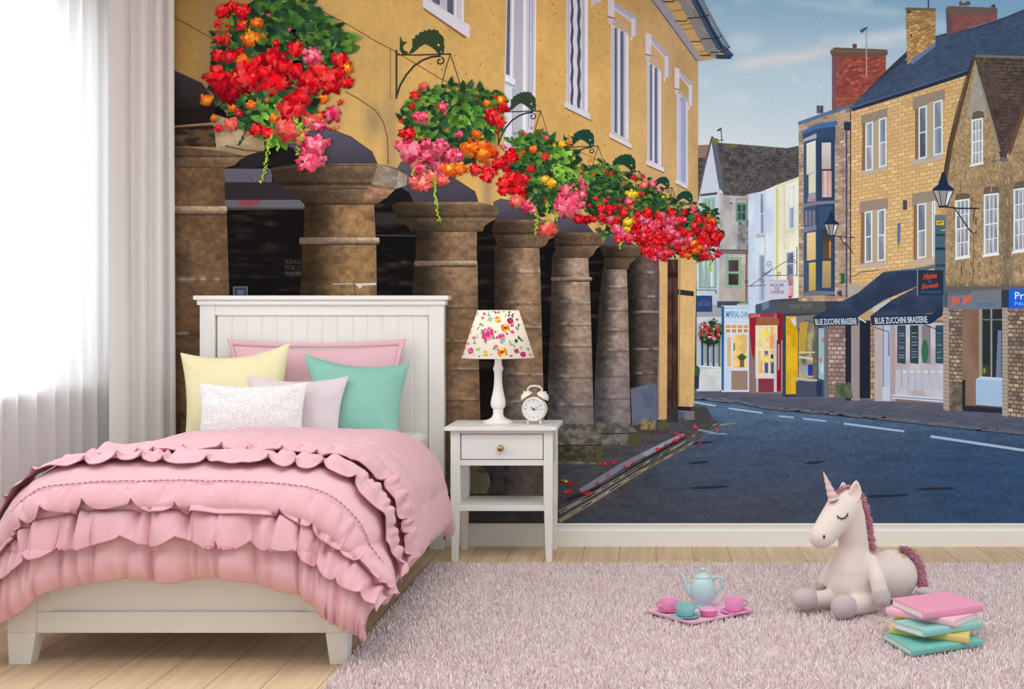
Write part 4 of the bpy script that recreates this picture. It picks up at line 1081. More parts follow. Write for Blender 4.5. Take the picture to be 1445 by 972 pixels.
# ---- helpers for houses
def window(parent, q, nx, ny, frame, glass, bar=1.2, sash=True, border=2.0, refl=None):
    """sash window in a quad TL TR BR BL"""
    p = Pic(); a, b, c, d = q
    p.poly(q, frame)
    def at(u, v): return ((a[0]*(1-u)+b[0]*u)*(1-v)+(d[0]*(1-u)+c[0]*u)*v, (a[1]*(1-u)+b[1]*u)*(1-v)+(d[1]*(1-u)+c[1]*u)*v)
    W = math.hypot(b[0]-a[0], b[1]-a[1]); H = math.hypot(d[0]-a[0], d[1]-a[1])
    bu, bv = border/W, border/H
    p.up()
    halves = [(bv, .5-bv*.4), (.5+bv*.4, 1-bv)] if sash else [(bv, 1-bv)]
    for hi, (v0, v1) in enumerate(halves):
        for i in range(nx):
            for j in range(ny):
                u0 = bu+(1-2*bu)*i/nx+(bar/W/2 if i else 0); u1 = bu+(1-2*bu)*(i+1)/nx-(bar/W/2 if i < nx-1 else 0)
                w0 = v0+(v1-v0)*j/ny+(bar/H/2 if j else 0); w1 = v0+(v1-v0)*(j+1)/ny-(bar/H/2 if j < ny-1 else 0)
                g = glass if not isinstance(glass, list) else glass[min(hi, len(glass)-1)]
                k = 1+rnd.uniform(-.12, .12); g = tuple(x*k for x in g); g2 = tuple(min(255, x*1.25+8) for x in g)
                cols = [g2, g, g, g2] if rnd.random() < .5 else [g, g2, g, g]
                p.poly([at(u0, w0), at(u1, w0), at(u1, w1), at(u0, w1)], cols, lv=p.lv)
                if refl and rnd.random() < .7: p.poly([at(u0+(u1-u0)*.15, w0), at(u0+(u1-u0)*.5, w0), at(u0+(u1-u0)*.4, w1), at(u0+(u1-u0)*.1, w1)], refl, lv=p.lv+1)
    p.up(2)
    return p.build('printed_window', parent)
def rough(c1, c2, sx, sy, seed, amp=.2, gx=2.5, gy=2.5):
    def fn(u, v, X, Y):
        n = fbm(X/sx, Y/sy, seed, 4); g = fbm(X/gx, Y/gy, seed+9, 2)
        return mixc(c1, c2, ss(.3, .7, n))*(1-amp/2+amp*g)[..., None]
    return fn
def tiles(c1, c2, seed, slope=0.0, rh=4.0, moss=None):
    def fn(u, v, X, Y):
        r = (Y-slope*X)/rh+.6*(fbm(X/9, Y/9, seed, 2)-.5); row = np.floor(r); f = r-row
        n = vnoise(X/3.4+row*17.3, row*1.7+3, seed); m = fbm(X/26, Y/26, seed+4, 3)
        c = mixc(c1, c2, n*.75+.5*(m-.4)); c = c*(1-.42*ss(.68, .95, f))[..., None]*(.9+.2*fbm(X/1.8, Y/1.8, seed+5, 2))[..., None]
        if moss is not None: c = mixc(c, (112, 106, 58), moss(X, Y)*ss(.4, .65, fbm(X/5, Y/5, seed+6, 3)))
        return c
    return fn

# ---- grey gabled house
p = Pic()
p.poly([(983, 205), (1002, 204), (1002, 224), (983, 224)], (150, 120, 104)); 
for k in range(8): p.line([(984, 206+k*2.3), (1001, 205.6+k*2.3)], .7, (112, 88, 80))
p.quad([(980, 223), (1002, 222), (1002, 300), (980, 300)], tiles((70, 66, 68), (104, 94, 88), 131), step=1.6)
p.quad([(983, 270), (1016, 268), (1016, 552), (983, 552)], rough((176, 182, 194), (198, 202, 212), 20, 40, 133, .1), step=2.6)
p.poly([(1005, 200), (984, 276), (984, 290), (1018, 290), (1016, 266)], (190, 195, 206))
p.quad([(1015, 272), (1057, 274), (1057, 432), (1015, 432)], rough((150, 146, 148), (182, 176, 172), 18, 26, 134, .16), step=2)
p.quad([(1015, 358), (1055, 358), (1055, 432), (1015, 432)], rough((168, 158, 152), (190, 178, 168), 18, 26, 135, .12), step=2)
p.quad([(1042, 310), (1057, 310), (1057, 352), (1040, 352)], rough((92, 92, 96), (150, 146, 146), 7, 9, 136, .2), step=1.6)
p.poly([(1017, 353), (1056, 353), (1056, 359), (1017, 358)], (112, 102, 100)); p.line([(1016, 352.5), (1056, 353)], 1.3, (72, 66, 68))
p.line([(1053.5, 355), (1053, 430)], 2.4, (122, 84, 72))
p.poly([(988, 274), (1012, 271), (1012, 274.5), (988, 277)], (74, 72, 80))
p.rect(1039, 279, 1056, 283, (150, 142, 130)); p.rect(1029, 286, 1034, 287.5, (70, 66, 72))
gh = p.build('printed_house', label='grey rendered gabled house with green windows')
p = Pic()
RX = [1004, 1014, 1022, 1050, 1056, 1075, 1093, 1110, 1129]; RT = [193, 201, 202, 204, 204.6, 206, 207.5, 209, 205]; RBm = [200, 262, 275, 277, 274, 270, 263, 258, 251]
p.column_fill(RX, RT, RBm, tiles((66, 62, 66), (112, 104, 102), 141, .03, 3.4, lambda X, Y: ss(214, 200, Y)*ss(1060, 1010, X)), step=1.5)
p.poly([(1003, 193), (1006, 192), (1010, 199), (1018, 240), (1021.5, 266), (1015, 268), (1009, 225)], (92, 96, 108))
p.line([(1004, 196), (994, 236), (984, 284)], 2.6, (84, 82, 90))
p.ell(1010, 199, 5, 4, (116, 110, 58), n=9, jag=.3); p.ell(1034, 206, 9, 2.2, (108, 104, 62), n=9, jag=.4)
p.line([(1017.5, 180), (1018.5, 200)], 1.5, (74, 82, 88)); p.poly([(1011, 184), (1017, 180), (1018, 184), (1013, 185.5)], (70, 86, 88)); p.line([(1013, 198.5), (1021, 197)], 1.2, (74, 82, 88))
p.build('printed_roof', gh)
GF = (148, 184, 168)
window(gh, [(991, 280), (1009.5, 277.5), (1009.5, 312), (991, 314)], 3, 1, GF, (120, 140, 138), sash=False, border=2)
window(gh, [(1038, 285.5), (1055, 285.5), (1055, 313), (1038, 313)], 2, 2, (104, 142, 124), (62, 62, 72), sash=False, border=3)
window(gh, [(986, 365), (1011, 364), (1011, 407), (986, 407)], 3, 1, (122, 158, 142), (158, 172, 170), sash=False, border=2.5)
window(gh, [(1024, 363), (1046, 363), (1046, 406), (1024, 406)], 1, 1, (128, 166, 138), (66, 48, 56), border=4)
# ground floor of the grey house
p = Pic()
p.rect(983, 446, 1019, 456, (196, 200, 204)); p.rect(983, 430, 1019, 447, (150, 152, 160))
p.quad([(984, 516), (1019, 520), (1019, 551), (984, 549)], rough((188, 190, 190), (206, 206, 204), 15, 20, 143, .06), step=3)
p.rect(984, 456, 1019, 520, (178, 182, 176))
for x, c in ((991, (34, 74, 128)), (999, (34, 70, 124)), (1007, (38, 76, 128)), (1015, (70, 110, 120))): p.poly([(x-1.6, 456), (x+1.6, 456), (x+1.6, 518), (x-1.6, 516)], c)
for x in (993.5, 1002, 1010): p.rect(x, 460, x+3.6, 512, (150, 146, 134))
p.line([(984, 516), (1019, 519)], 2, (210, 212, 212))
p.poly([(979, 523), (987, 523), (986, 549), (979.5, 548)], (46, 54, 66)); p.ell(983, 523, 5, 7, (44, 92, 50), n=10, jag=.15)
p.build('printed_shopfront', gh)
p = Pic(); p.rect(982.5, 417, 1005, 440, (38, 68, 114)); p.line([(983, 409), (1011, 409.5)], 1.2, (60, 64, 74)); p.line([(1009, 409), (1011, 414)], 1.4, (60, 64, 74))
p.line([(985+k, 428-4*math.sin(math.pi*k/17)) for k in range(18)], .9, (128, 96, 86)); p.text('SOTES', [(985, 428), (1002, 428), (1002, 432), (985, 432)], (140, 100, 84))
p.build('printed_sign', gh, 'small dark blue hanging sign')
# ---- blue and white takeaway shop
p = Pic()
p.rect(1012, 425, 1076, 434, (66, 72, 86)); p.rect(1018, 431, 1066, 553, (196, 206, 222)); p.poly([(1018, 432), (1022, 432), (1021.5, 551), (1018, 550)], (46, 92, 142))
p.rect(1022, 433.5, 1066, 436, (168, 190, 196)); p.rect(1023, 437, 1065, 455, (190, 206, 220))
p.rect(1022, 457, 1058, 470, (214, 214, 218))
for k in range(4): 
    x = 1024+k*8.2; p.rect(x, 458.5, x+7, 463, (206, 150, 84), lv=p.lv+1); p.rect(x+.6, 464.5, x+6.6, 469, (186, 128, 80), lv=p.lv+1)
p.up(2)
p.quad([(1033, 472), (1055, 472), (1055, 519), (1033, 519)], rough((214, 172, 100), (238, 202, 130), 12, 14, 151, .12), step=2); p.rect(1026, 476, 1032, 517, (206, 172, 124))
p.rect(1031.5, 470, 1034, 520, (206, 212, 228)); p.rect(1054, 470, 1058, 550, (200, 206, 222))
for k in range(9): p.line([(1047, 510), (1047+(k-4)*1.7, 498+abs(k-4)*1.2)], 1.5, (52, 84, 56))
p.rect(1044, 508, 1050, 518, (124, 92, 66)); p.rect(1035, 484, 1037, 495, (90, 130, 70))
p.rect(1032, 519, 1056, 523, (208, 210, 220)); p.rect(1032, 523, 1055, 550, (150, 122, 106)); p.rect(1022, 520, 1032, 548, (190, 200, 220)); p.rect(1058, 472, 1065, 551, (186, 200, 224))
p.line([(1062, 478), (1061.5, 545)], 1.4, (160, 174, 198))
th = p.build('printed_shopfront', mural, 'blue and white shopfront with warm lit window')
p = Pic(); p.text('IMPERIAL CHINESE', [(1024, 439), (1064, 439.5), (1064, 448), (1024, 448)], (60, 120, 176), bold=.01); p.ell(1050, 427, 7, 3.5, (104, 140, 82), n=10, jag=.35); p.rect(1040, 428.5, 1056, 431.5, (160, 176, 186))
p.build('printed_lettering', th)

# ---- white and pale yellow houses
p = Pic()
p.column_fill([1056, 1075, 1094], [274, 270, 262], [442, 442, 442], rough((186, 196, 216), (210, 216, 230), 22, 50, 161, .06), step=3)
p.column_fill([1094, 1129], [262, 250], [430, 430], rough((220, 212, 190), (240, 234, 208), 16, 60, 163, .06), step=3)
p.poly([(1093, 262), (1128, 249), (1128, 253), (1093, 267)], (214, 212, 176)); p.rect(1095, 266, 1098, 395, (200, 192, 116)); p.line([(1107, 262), (1107, 352)], 2.4, (206, 202, 180))
p.line([(1079.5, 268), (1079.5, 420)], 1, (164, 174, 196)); p.rect(1093, 266, 1095, 430, (216, 216, 210))
p.poly([(1067, 330), (1079, 329), (1079, 335), (1067, 336)], (176, 172, 176)); p.poly([(1106, 325), (1121, 323), (1121, 328), (1106, 330)], (206, 200, 168))
wh = p.build('printed_house', label='white house beside a pale yellow one')
window(wh, [(1072, 273), (1078.5, 271), (1078.5, 330), (1072, 331)], 1, 1, (208, 214, 226), (108, 116, 136), border=1.2)
window(wh, [(1071, 360), (1079, 359), (1079, 424), (1071, 426)], 1, 1, (176, 182, 196), (128, 134, 152), border=1.6)
window(wh, [(1112.5, 264), (1121, 261), (1121, 322), (1112.5, 324)], 1, 1, (196, 206, 222), [(200, 196, 176), (120, 128, 140)], border=1.5)
window(wh, [(1109, 356), (1121, 354), (1121, 420), (1109, 422)], 1, 2, (196, 202, 214), [(96, 102, 124), (164, 124, 120)], border=1.8)
p = Pic(); IR = (70, 68, 80)
p.line([(1124.5, 348), (1124.5, 390)], 1.3, IR); p.line([(1081, 389), (1125, 388)], 1, IR); p.line([(1054, 404), (1081, 402)], 1, IR); p.line([(1058, 404), (1088, 382), (1104, 372), (1121, 361)], 1, IR)
def curl(cx_, cy_, r, turns, a0, w=.9, col=IR, dr=1):
    p.line([(cx_+r*(1-t*.8)*math.cos(a0+dr*t*turns*6.283), cy_+r*(1-t*.8)*math.sin(a0+dr*t*turns*6.283)) for t in np.linspace(0, 1, 22)], w, col)
curl(1086.5, 372, 4.4, 1.3, 1.5); curl(1054, 397, 3.4, 1.2, 1.6); curl(1075.5, 397, 3.4, 1.2, 3.2); curl(1100, 386, 3, 1.1, 1.6); curl(1121, 368, 3.6, 1.1, 0); curl(1079, 386, 2.6, 1.1, 2)
p.line([(1090, 376), (1087, 381), (1079, 388)], 1, IR)
p.rect(1081, 394.5, 1112.5, 422, (196, 190, 204)); p.rect(1082.2, 396, 1111.2, 397, (168, 160, 176)); 
for x0, x1, y0, t in ((1087, 1106, 400, 'HOUSE'), (1093, 1100, 405.2, 'OF'), (1087, 1106.5, 410, 'CHEESE')): p.text(t, [(x0, y0), (x1, y0), (x1, y0+4.3), (x0, y0+4.3)], (60, 50, 66), bold=.012)
p.ell(1115, 419, 2.5, 2, (200, 36, 50), n=8, jag=.2)
p.build('printed_sign', wh, 'white hanging board lettered in dark capitals on an iron bracket')

# ---- red shop
p = Pic()
p.poly([(1066, 430), (1086, 424), (1100, 425), (1100, 446), (1066, 446)], (72, 82, 102)); p.poly([(1075, 428), (1085, 425), (1085, 434), (1076, 438)], (104, 120, 142))
p.rect(1057, 442, 1106, 555, (134, 108, 106)); p.poly([(1058, 446), (1067, 445), (1067, 470), (1064, 508), (1061, 500), (1058, 470)], (148, 32, 44)); p.poly([(1096, 440), (1106, 440), (1106, 508), (1103, 510), (1097, 478)], (140, 26, 40))
p.poly([(1057, 443), (1094, 441), (1092, 447), (1056, 449)], (156, 48, 62)); p.text('DEFINE', [(1058, 444), (1073, 443), (1073, 447), (1058, 448)], (204, 168, 150))
p.rect(1067, 449, 1099, 460, (150, 88, 64)); p.rect(1066, 459, 1097, 533, (220, 206, 190))
for x in (1069.5, 1078, 1087): p.quad([(x, 461), (x+6.6, 461), (x+6.6, 527), (x, 527)], rough((226, 164, 82), (250, 214, 140), 5, 9, 171, .2), step=1.6)
p.rect(1078.5, 466, 1084, 476, (248, 214, 60)); p.rect(1078.5, 503, 1084, 510, (246, 214, 96)); p.rect(1079, 512, 1084, 526, (70, 84, 128)); p.rect(1087.5, 500, 1091.5, 506, (60, 60, 92)); p.rect(1087.5, 511, 1092, 527, (76, 88, 130)); p.rect(1079, 495, 1084, 500, (86, 108, 150)); p.rect(1070, 495, 1073.5, 526, (214, 184, 140)); p.rect(1086, 474, 1092, 494, (230, 150, 84))
p.rect(1067, 492.5, 1093, 494, (222, 214, 204)); p.rect(1066, 529, 1094, 534, (212, 202, 200)); p.rect(1070, 534, 1092, 553, (130, 54, 70)); p.rect(1067, 534, 1070, 553, (190, 180, 182))
p.rect(1092, 470, 1096, 553, (196, 186, 186)); p.rect(1096, 480, 1103, 552, (136, 26, 44)); p.rect(1097.5, 486, 1100, 522, (168, 130, 132)); p.rect(1102.5, 480, 1104, 552, (180, 150, 152))
p.build('printed_shopfront', mural, 'small red shopfront with lit white-barred window')
# ---- dark fronted shop with yellow panel
p = Pic()
p.rect(1104, 440, 1170, 560, (58, 66, 78)); p.poly([(1088, 424), (1164, 418), (1166, 441), (1098, 442)], (80, 82, 80)); p.poly([(1086, 423), (1164, 417.5), (1196, 419), (1196, 424), (1164, 421), (1090, 427)], (70, 74, 84)); p.poly([(1164, 421), (1196, 424), (1190, 444), (1166, 441)], (56, 60, 70))
p.text('THOMSON', [(1114, 430), (1145, 428), (1145, 434), (1114, 436)], (112, 114, 112), bold=.008)
p.rect(1109, 446, 1126, 556, (212, 162, 30)); p.quad([(1110, 450), (1124, 450), (1124, 555), (1110, 555)], rough((198, 150, 22), (222, 174, 40), 8, 24, 172, .1), step=3)
p.poly([(1115, 450), (1122, 448), (1124, 460), (1120, 459)], (190, 200, 214))
p.quad([(1127, 452), (1153, 450), (1153, 533), (1127, 533)], rough((96, 92, 84), (176, 160, 118), 9, 22, 173, .15), step=2)
p.poly([(1124, 446), (1165, 443), (1165, 462), (1150, 458), (1140, 452), (1132, 455), (1126, 466), (1124, 466)], (120, 112, 106)); p.line([(1126, 470), (1130, 457), (1139, 452), (1148, 455), (1152, 466)], 1.4, (66, 66, 70))
p.poly([(1128, 456), (1140, 453), (1136, 500), (1128, 500)], (180, 148, 60)); p.rect(1127, 496, 1150, 498, (200, 190, 160)); p.poly([(1127, 502), (1145, 504), (1152, 510), (1150, 513), (1143, 507), (1127, 505)], (196, 190, 176)); p.rect(1127, 516, 1142, 526, (150, 152, 160)); p.rect(1140, 514, 1147, 530, (40, 62, 140)); p.poly([(1147, 506), (1151, 506), (1150, 532), (1147, 528)], (120, 92, 60))
p.poly([(1122, 532), (1154, 535), (1154, 539), (1122, 536)], (176, 170, 176)); p.rect(1123, 538, 1154, 560, (70, 76, 92)); p.rect(1153, 462, 1166, 560, (70, 78, 96)); p.poly([(1155, 463), (1163, 463), (1163, 536), (1155, 534)], (150, 176, 176)); p.ell(1162, 480, 2.6, 4, (214, 110, 60), n=8); p.ell(1158, 508, 2, 3, (200, 96, 90), n=8); p.ell(1160, 520, 2.4, 8, (176, 200, 208), n=8); p.rect(1152, 538, 1160, 559, (42, 54, 82)); p.rect(1163, 460, 1170, 562, (104, 108, 124))
p.build('printed_shopfront', mural, 'dark grey shopfront with bright yellow panel')

# ---- stone house with navy bay window
p = Pic()
p.poly([(1176, 140), (1240, 110), (1218, 140), (1206, 156), (1180, 160)], (146, 74, 62))
p.column_fill([1127, 1202], [172, 148], [425, 425], rough((138, 116, 104), (176, 152, 132), 10, 10, 181, .2), step=3)
p.bricks([(1127, 176), (1201, 152), (1201, 425), (1127, 425)], 52, 9, [(176, 148, 128), (160, 132, 114), (190, 164, 142), (146, 122, 112), (186, 150, 118)], (120, 100, 92), gap=.24, clip=lambda x, y: True)
p.poly([(1126, 172), (1180, 153), (1204, 147), (1204, 151), (1181, 158), (1127, 177)], (86, 112, 146))
sh_ = p.build('printed_house', label='stone house with a navy two-storey bay window')
p = Pic(); NAVY = (48, 66, 92); NV2 = (62, 82, 110)
p.poly([(1130, 187), (1151, 175), (1181, 170), (1182, 177), (1152, 183), (1134, 191)], (66, 106, 154)); p.poly([(1132, 190), (1152, 182), (1179, 178), (1179, 196), (1152, 196), (1134, 202)], (56, 74, 102)); p.poly([(1134, 196), (1152, 188), (1152, 196), (1134, 203)], (166, 166, 176))
p.poly([(1134, 200), (1152, 195), (1152, 415), (1134, 415)], NV2); p.poly([(1152, 195), (1178, 195), (1178, 418), (1152, 416)], NAVY)
def pane(q, c, c2=None): p.poly(q, [c, c, c2 or c, c2 or c])
pane([(1138, 203.5), (1151, 199), (1151, 241), (1138, 245)], (218, 214, 196), (206, 202, 186)); pane([(1141, 247), (1151, 243.5), (1151, 271), (1141, 273)], (208, 204, 176)); p.poly([(1137.5, 203), (1151, 198), (1151, 200.5), (1138.5, 205)], (222, 220, 224)); p.poly([(1138, 244), (1151.5, 240.5), (1151.5, 243.5), (1138, 247)], (186, 186, 196)); pane([(1141, 273), (1151, 271), (1151, 284), (1139, 285)], (150, 148, 156)); p.ell(1147, 282, 4, 2, (176, 120, 120), n=8, jag=.3)
pane([(1159.5, 201.5), (1172.5, 201), (1172.5, 238.5), (1159.5, 239)], (206, 200, 196), (186, 160, 150)); pane([(1160, 241), (1173.5, 241), (1173.5, 278), (1160, 278.5)], (196, 140, 116), (202, 160, 142)); p.poly([(1163, 241), (1166, 241), (1166, 278), (1163.5, 278)], (206, 190, 190)); p.poly([(1169, 241), (1171, 241), (1171.5, 278), (1169, 278)], (190, 170, 176))
p.line([(1159, 239.8), (1174, 239.5)], 2, (40, 54, 76)); p.poly([(1133, 288), (1152, 284), (1178, 283), (1178, 287), (1152, 289), (1133, 293)], (118, 118, 128)); p.poly([(1155.5, 292), (1174, 291), (1174, 322), (1155.5, 322)], (58, 78, 106)); 
for x in (1136, 1141, 1146.5): p.rect(x, 297, x+3.6, 318, (120, 116, 128))
pane([(1138.5, 329), (1151, 327), (1151, 366), (1138.5, 368)], (226, 192, 140), (214, 176, 120)); pane([(1141.5, 371), (1151, 369.5), (1151, 409), (1141.5, 411)], (214, 180, 90), (176, 150, 86)); p.rect(1137, 368, 1152, 370, (56, 74, 100)); pane([(1161, 327), (1172.5, 327), (1172.5, 365), (1161, 365)], (66, 56, 54), (92, 78, 66)); pane([(1160.5, 368), (1172.5, 368), (1172.5, 406), (1160, 406)], (186, 154, 96), (150, 128, 96)); p.rect(1170, 340, 1172.5, 364, (184, 138, 50)); p.poly([(1133, 413), (1152, 410), (1178, 411), (1178, 416), (1152, 417), (1133, 418)], (110, 110, 120)); p.poly([(1134, 320), (1152, 318), (1152, 324), (1134, 328)], (120, 124, 140))
p.build('printed_bay_window', sh_, 'navy two-storey bay window')
p = Pic()
p.rect(1191, 172, 1200, 184, (44, 54, 78)); p.line([(1194.5, 184), (1194.5, 420)], 2.2, (58, 74, 98)); p.line([(1200.8, 150), (1200.5, 425)], 2.6, (46, 56, 78)); p.rect(1184, 386, 1192, 400, (36, 92, 76)); p.rect(1184, 388, 1186.5, 398, (160, 150, 70)); p.poly([(1181, 412), (1188, 409), (1188, 418), (1183, 417)], (60, 66, 84))
p.build('printed_drainpipe', sh_)
def chimney(q, rows, cols, pal, mortar, cap, parent, side=None):
    p = Pic(); p.bricks(q, rows, cols, pal, mortar, gap=.22)
    if side: p.poly(side[0], side[1])
    for c_, col in cap: p.poly(c_, col)
    return p.build('printed_chimney', parent)
REDB = [(176, 78, 66), (160, 66, 58), (190, 92, 74), (140, 62, 58), (150, 84, 70)]
chimney([(1174, 72), (1250, 74), (1250, 112), (1174, 156)], 19, 12, REDB, (116, 76, 70), [([(1171, 73), (1177, 67), (1252, 70), (1253, 76), (1250, 79), (1174, 80)], (104, 84, 74)), ([(1172, 70), (1252, 72), (1252, 74), (1172, 74)], (126, 92, 80)), ([(1203, 62), (1209, 62), (1209, 68), (1203, 68)], (110, 72, 62)), ([(1178, 139), (1230, 137), (1230, 139), (1178, 141)], (140, 104, 70))], sh_, ([(1174, 78), (1180.5, 78), (1180.5, 156), (1175, 158)], (116, 84, 94)))
p = Pic(); p.line([(1222.5, 38), (1222.5, 108)], 1.5, (170, 160, 150)); p.poly([(1213, 43), (1222, 38), (1225, 39), (1216, 47)], (70, 84, 100)); p.build('printed_aerial', sh_)
p = Pic(); p.rect(1152, 149, 1162, 160, (112, 112, 116))
for k in range(7): p.line([(1153+rnd.random()*8, 149), (1153+rnd.random()*8, 160)], .9, (60, 62, 68))
p.build('printed_chimney_pot', sh_)
# ---- yellow brick house with slate roof
p = Pic()
YB = [(216, 177, 124), (213, 172, 118), (221, 183, 132), (209, 168, 115), (216, 175, 120)]
p.poly([(1201, 152), (1384, 96), (1384, 480), (1201, 480)], (186, 148, 104))
def cl(x, y): return x < 1372 - (y-92)*.235 + 3 if y < 255 else x < 1336
p.bricks([(1201, 152), (1384, 99), (1384, 500), (1201, 500)], 66, 18, YB, (190, 152, 108), gap=.22, jit=.02, clip=lambda x, y: y < 440 and cl(x, y))
p.poly([(1196, 408), (1250, 395), (1252, 430), (1196, 450)], (176, 150, 122)); p.line([(1200, 392), (1215, 384), (1240, 381)], 1.4, (110, 92, 84)); p.rect(1196, 400, 1214, 420, (170, 158, 146))
ST = (168, 148, 128); ST2 = (150, 132, 118)
for q in ([(1215, 163), (1252, 152), (1252, 168), (1222, 176), (1215, 176)], [(1288, 138), (1333, 126), (1333, 142), (1296, 153), (1288, 156)], [(1213, 285), (1253, 279), (1253, 295), (1222, 300), (1213, 303)], [(1287, 273), (1332, 268), (1332, 283), (1296, 289), (1287, 292)]): p.poly(q, ST2)
for q in ([(1213, 243), (1252, 233), (1252, 239), (1213, 249)], [(1286, 227), (1331, 217), (1331, 224), (1286, 234)], [(1210, 373), (1249, 369), (1249, 375), (1210, 380)], [(1284, 368), (1320, 364), (1320, 371), (1284, 374)]): p.poly(q, (186, 166, 156))
for q in ([(1232, 172), (1240, 169), (1240, 238), (1232, 240)], [(1308, 146), (1317, 143), (1317, 222), (1308, 225)], [(1230, 297), (1238, 295), (1238, 369), (1230, 371)], [(1306, 286), (1315, 284), (1315, 364), (1306, 366)]): p.poly(q, (178, 156, 130))
for q in ([(1217, 174), (1221, 173), (1221, 240), (1216, 241)], [(1291, 154), (1296, 152), (1296, 224), (1291, 226)], [(1215, 300), (1220, 299), (1220, 371), (1214, 372)], [(1289, 290), (1294, 288), (1294, 366), (1289, 367)]): p.poly(q, (140, 102, 74))
p.rect(1274, 282.5, 1280, 296, (72, 72, 84)); p.poly([(1266, 315), (1271, 314), (1270, 343), (1266, 343)], (92, 112, 146)); p.line([(1268, 343), (1268, 350)], 1.5, (150, 110, 76))
yh = p.build('printed_house', label='yellow brick house with slate roof')
WF = (214, 222, 238)
for q, g in (([(1221, 174), (1232, 171), (1232, 239), (1221, 242)], [(116, 126, 138), (138, 132, 136)]), ([(1240, 168), (1251, 165), (1251, 234), (1240, 237)], [(100, 112, 126), (120, 118, 130)]),
             ([(1296, 152), (1308, 148), (1308, 222), (1296, 225)], [(110, 120, 134), (70, 78, 92)]), ([(1317, 144), (1330, 140), (1330, 217), (1317, 220)], [(128, 134, 144), (112, 120, 132)]),
             ([(1220, 299), (1231, 297), (1231, 369), (1220, 371)], [(110, 112, 122), (124, 122, 128)]), ([(1238, 297), (1249.5, 294), (1249.5, 367), (1238, 369)], [(112, 112, 126), (120, 116, 126)]),
             ([(1294, 288), (1307, 286), (1307, 363), (1294, 365)], [(112, 118, 136), (136, 130, 136)]), ([(1315, 284), (1320, 283), (1320, 361), (1315, 362)], [(120, 124, 138), (130, 126, 138)])):
    window(yh, q, 1, 1, WF, g, border=2.1, refl=None)
p = Pic()
def slate(u, v, X, Y):
    r = (Y+.33*X)/3.1; f = r-np.floor(r); n = vnoise(X/5+np.floor(r)*7.7, np.floor(r)*1.3, 191); m = fbm(X/50, Y/22, 192, 3)
    return mixc((58, 70, 96), (86, 100, 126), n*.55+.45*m)*(1-.22*ss(.65, .95, f))[..., None]
p.poly([(1203, 149), (1252, 98), (1282, 70), (1284, 76), (1256, 112), (1216, 146)], (58, 62, 72))
p.column_fill([1203, 1236, 1279, 1321, 1371, 1420, 1447, 1500, 1672], [149, 118, 84, 52, 41, 26, 15, -2, -50], [154, 143, 129, 115, 99, 86, 84, 84, 84], slate, step=1.7)
p.line([(1318, 53), (1340, 47), (1371, 41), (1420, 25), (1447, 14), (1500, -3), (1660, -48)], 3, (66, 74, 92)); p.line([(1202, 155), (1240, 143), (1300, 124), (1369, 101)], [5, 5.5, 6, 7], (44, 52, 70)); p.line([(1202, 152), (1240, 140), (1300, 121), (1369, 98)], 1.2, (96, 108, 130))
p.build('printed_roof', yh)
YC = [(198, 154, 96), (184, 138, 84), (208, 166, 108), (170, 128, 84)]
chimney([(1278, 14), (1320, 14), (1320, 64), (1280, 92)], 17, 6, YC, (136, 104, 74), [([(1277, 13), (1279, 10.5), (1320, 11.5), (1321, 15), (1278, 15)], (112, 100, 84)), ([(1277, 26), (1321, 24.5), (1321, 28), (1277, 29.5)], (176, 138, 88)), ([(1286, 92), (1286, 84), (1320, 60), (1320, 66)], (104, 124, 156)), ([(1285, 48), (1287, 48), (1287, 52), (1285, 52)], (60, 46, 40)), ([(1280, 15), (1285, 15), (1285, 19), (1280, 18)], (80, 66, 54))], yh)
chimney([(1335, 12), (1407, 12), (1407, 27), (1336, 50)], 12, 11, [(150, 80, 84), (168, 74, 76), (132, 86, 88), (124, 80, 78)], (122, 92, 90), [([(1334, 13), (1338, 8.5), (1405, 11), (1408, 14), (1406, 20), (1335, 21)], (112, 92, 84)), ([(1335, 21), (1342, 20), (1343, 48), (1336, 50)], (104, 80, 88)), ([(1353, 3), (1356, 1), (1358, 5), (1366, 1.5), (1369, 3), (1369, 7), (1363, 8), (1354, 8)], (96, 88, 84)), ([(1397, 10), (1403, 5), (1405, 11)], (72, 70, 78))], yh)
p = Pic(); p.line([(1310, -10), (1310, 11)], 1.6, (52, 62, 78)); p.build('printed_aerial', yh)
# dark pipe strip between the houses
p = Pic(); p.rect(1319, 303, 1335, 440, (72, 96, 112)); p.rect(1319, 303, 1335, 310, (96, 116, 128)); p.rect(1319.5, 330, 1334.5, 333, (44, 60, 74)); p.rect(1319.5, 349, 1334.5, 353, (40, 54, 68)); p.rect(1319.5, 373, 1334.5, 376, (46, 62, 76)); p.rect(1321, 311, 1332, 317.5, (214, 172, 44)); p.line([(1322.5, 315), (1330, 313)], 1.4, (90, 66, 30)); p.rect(1328, 324, 1334, 325.5, (196, 180, 130))
p.build('printed_sign', yh, 'dark teal panel with yellow notice')

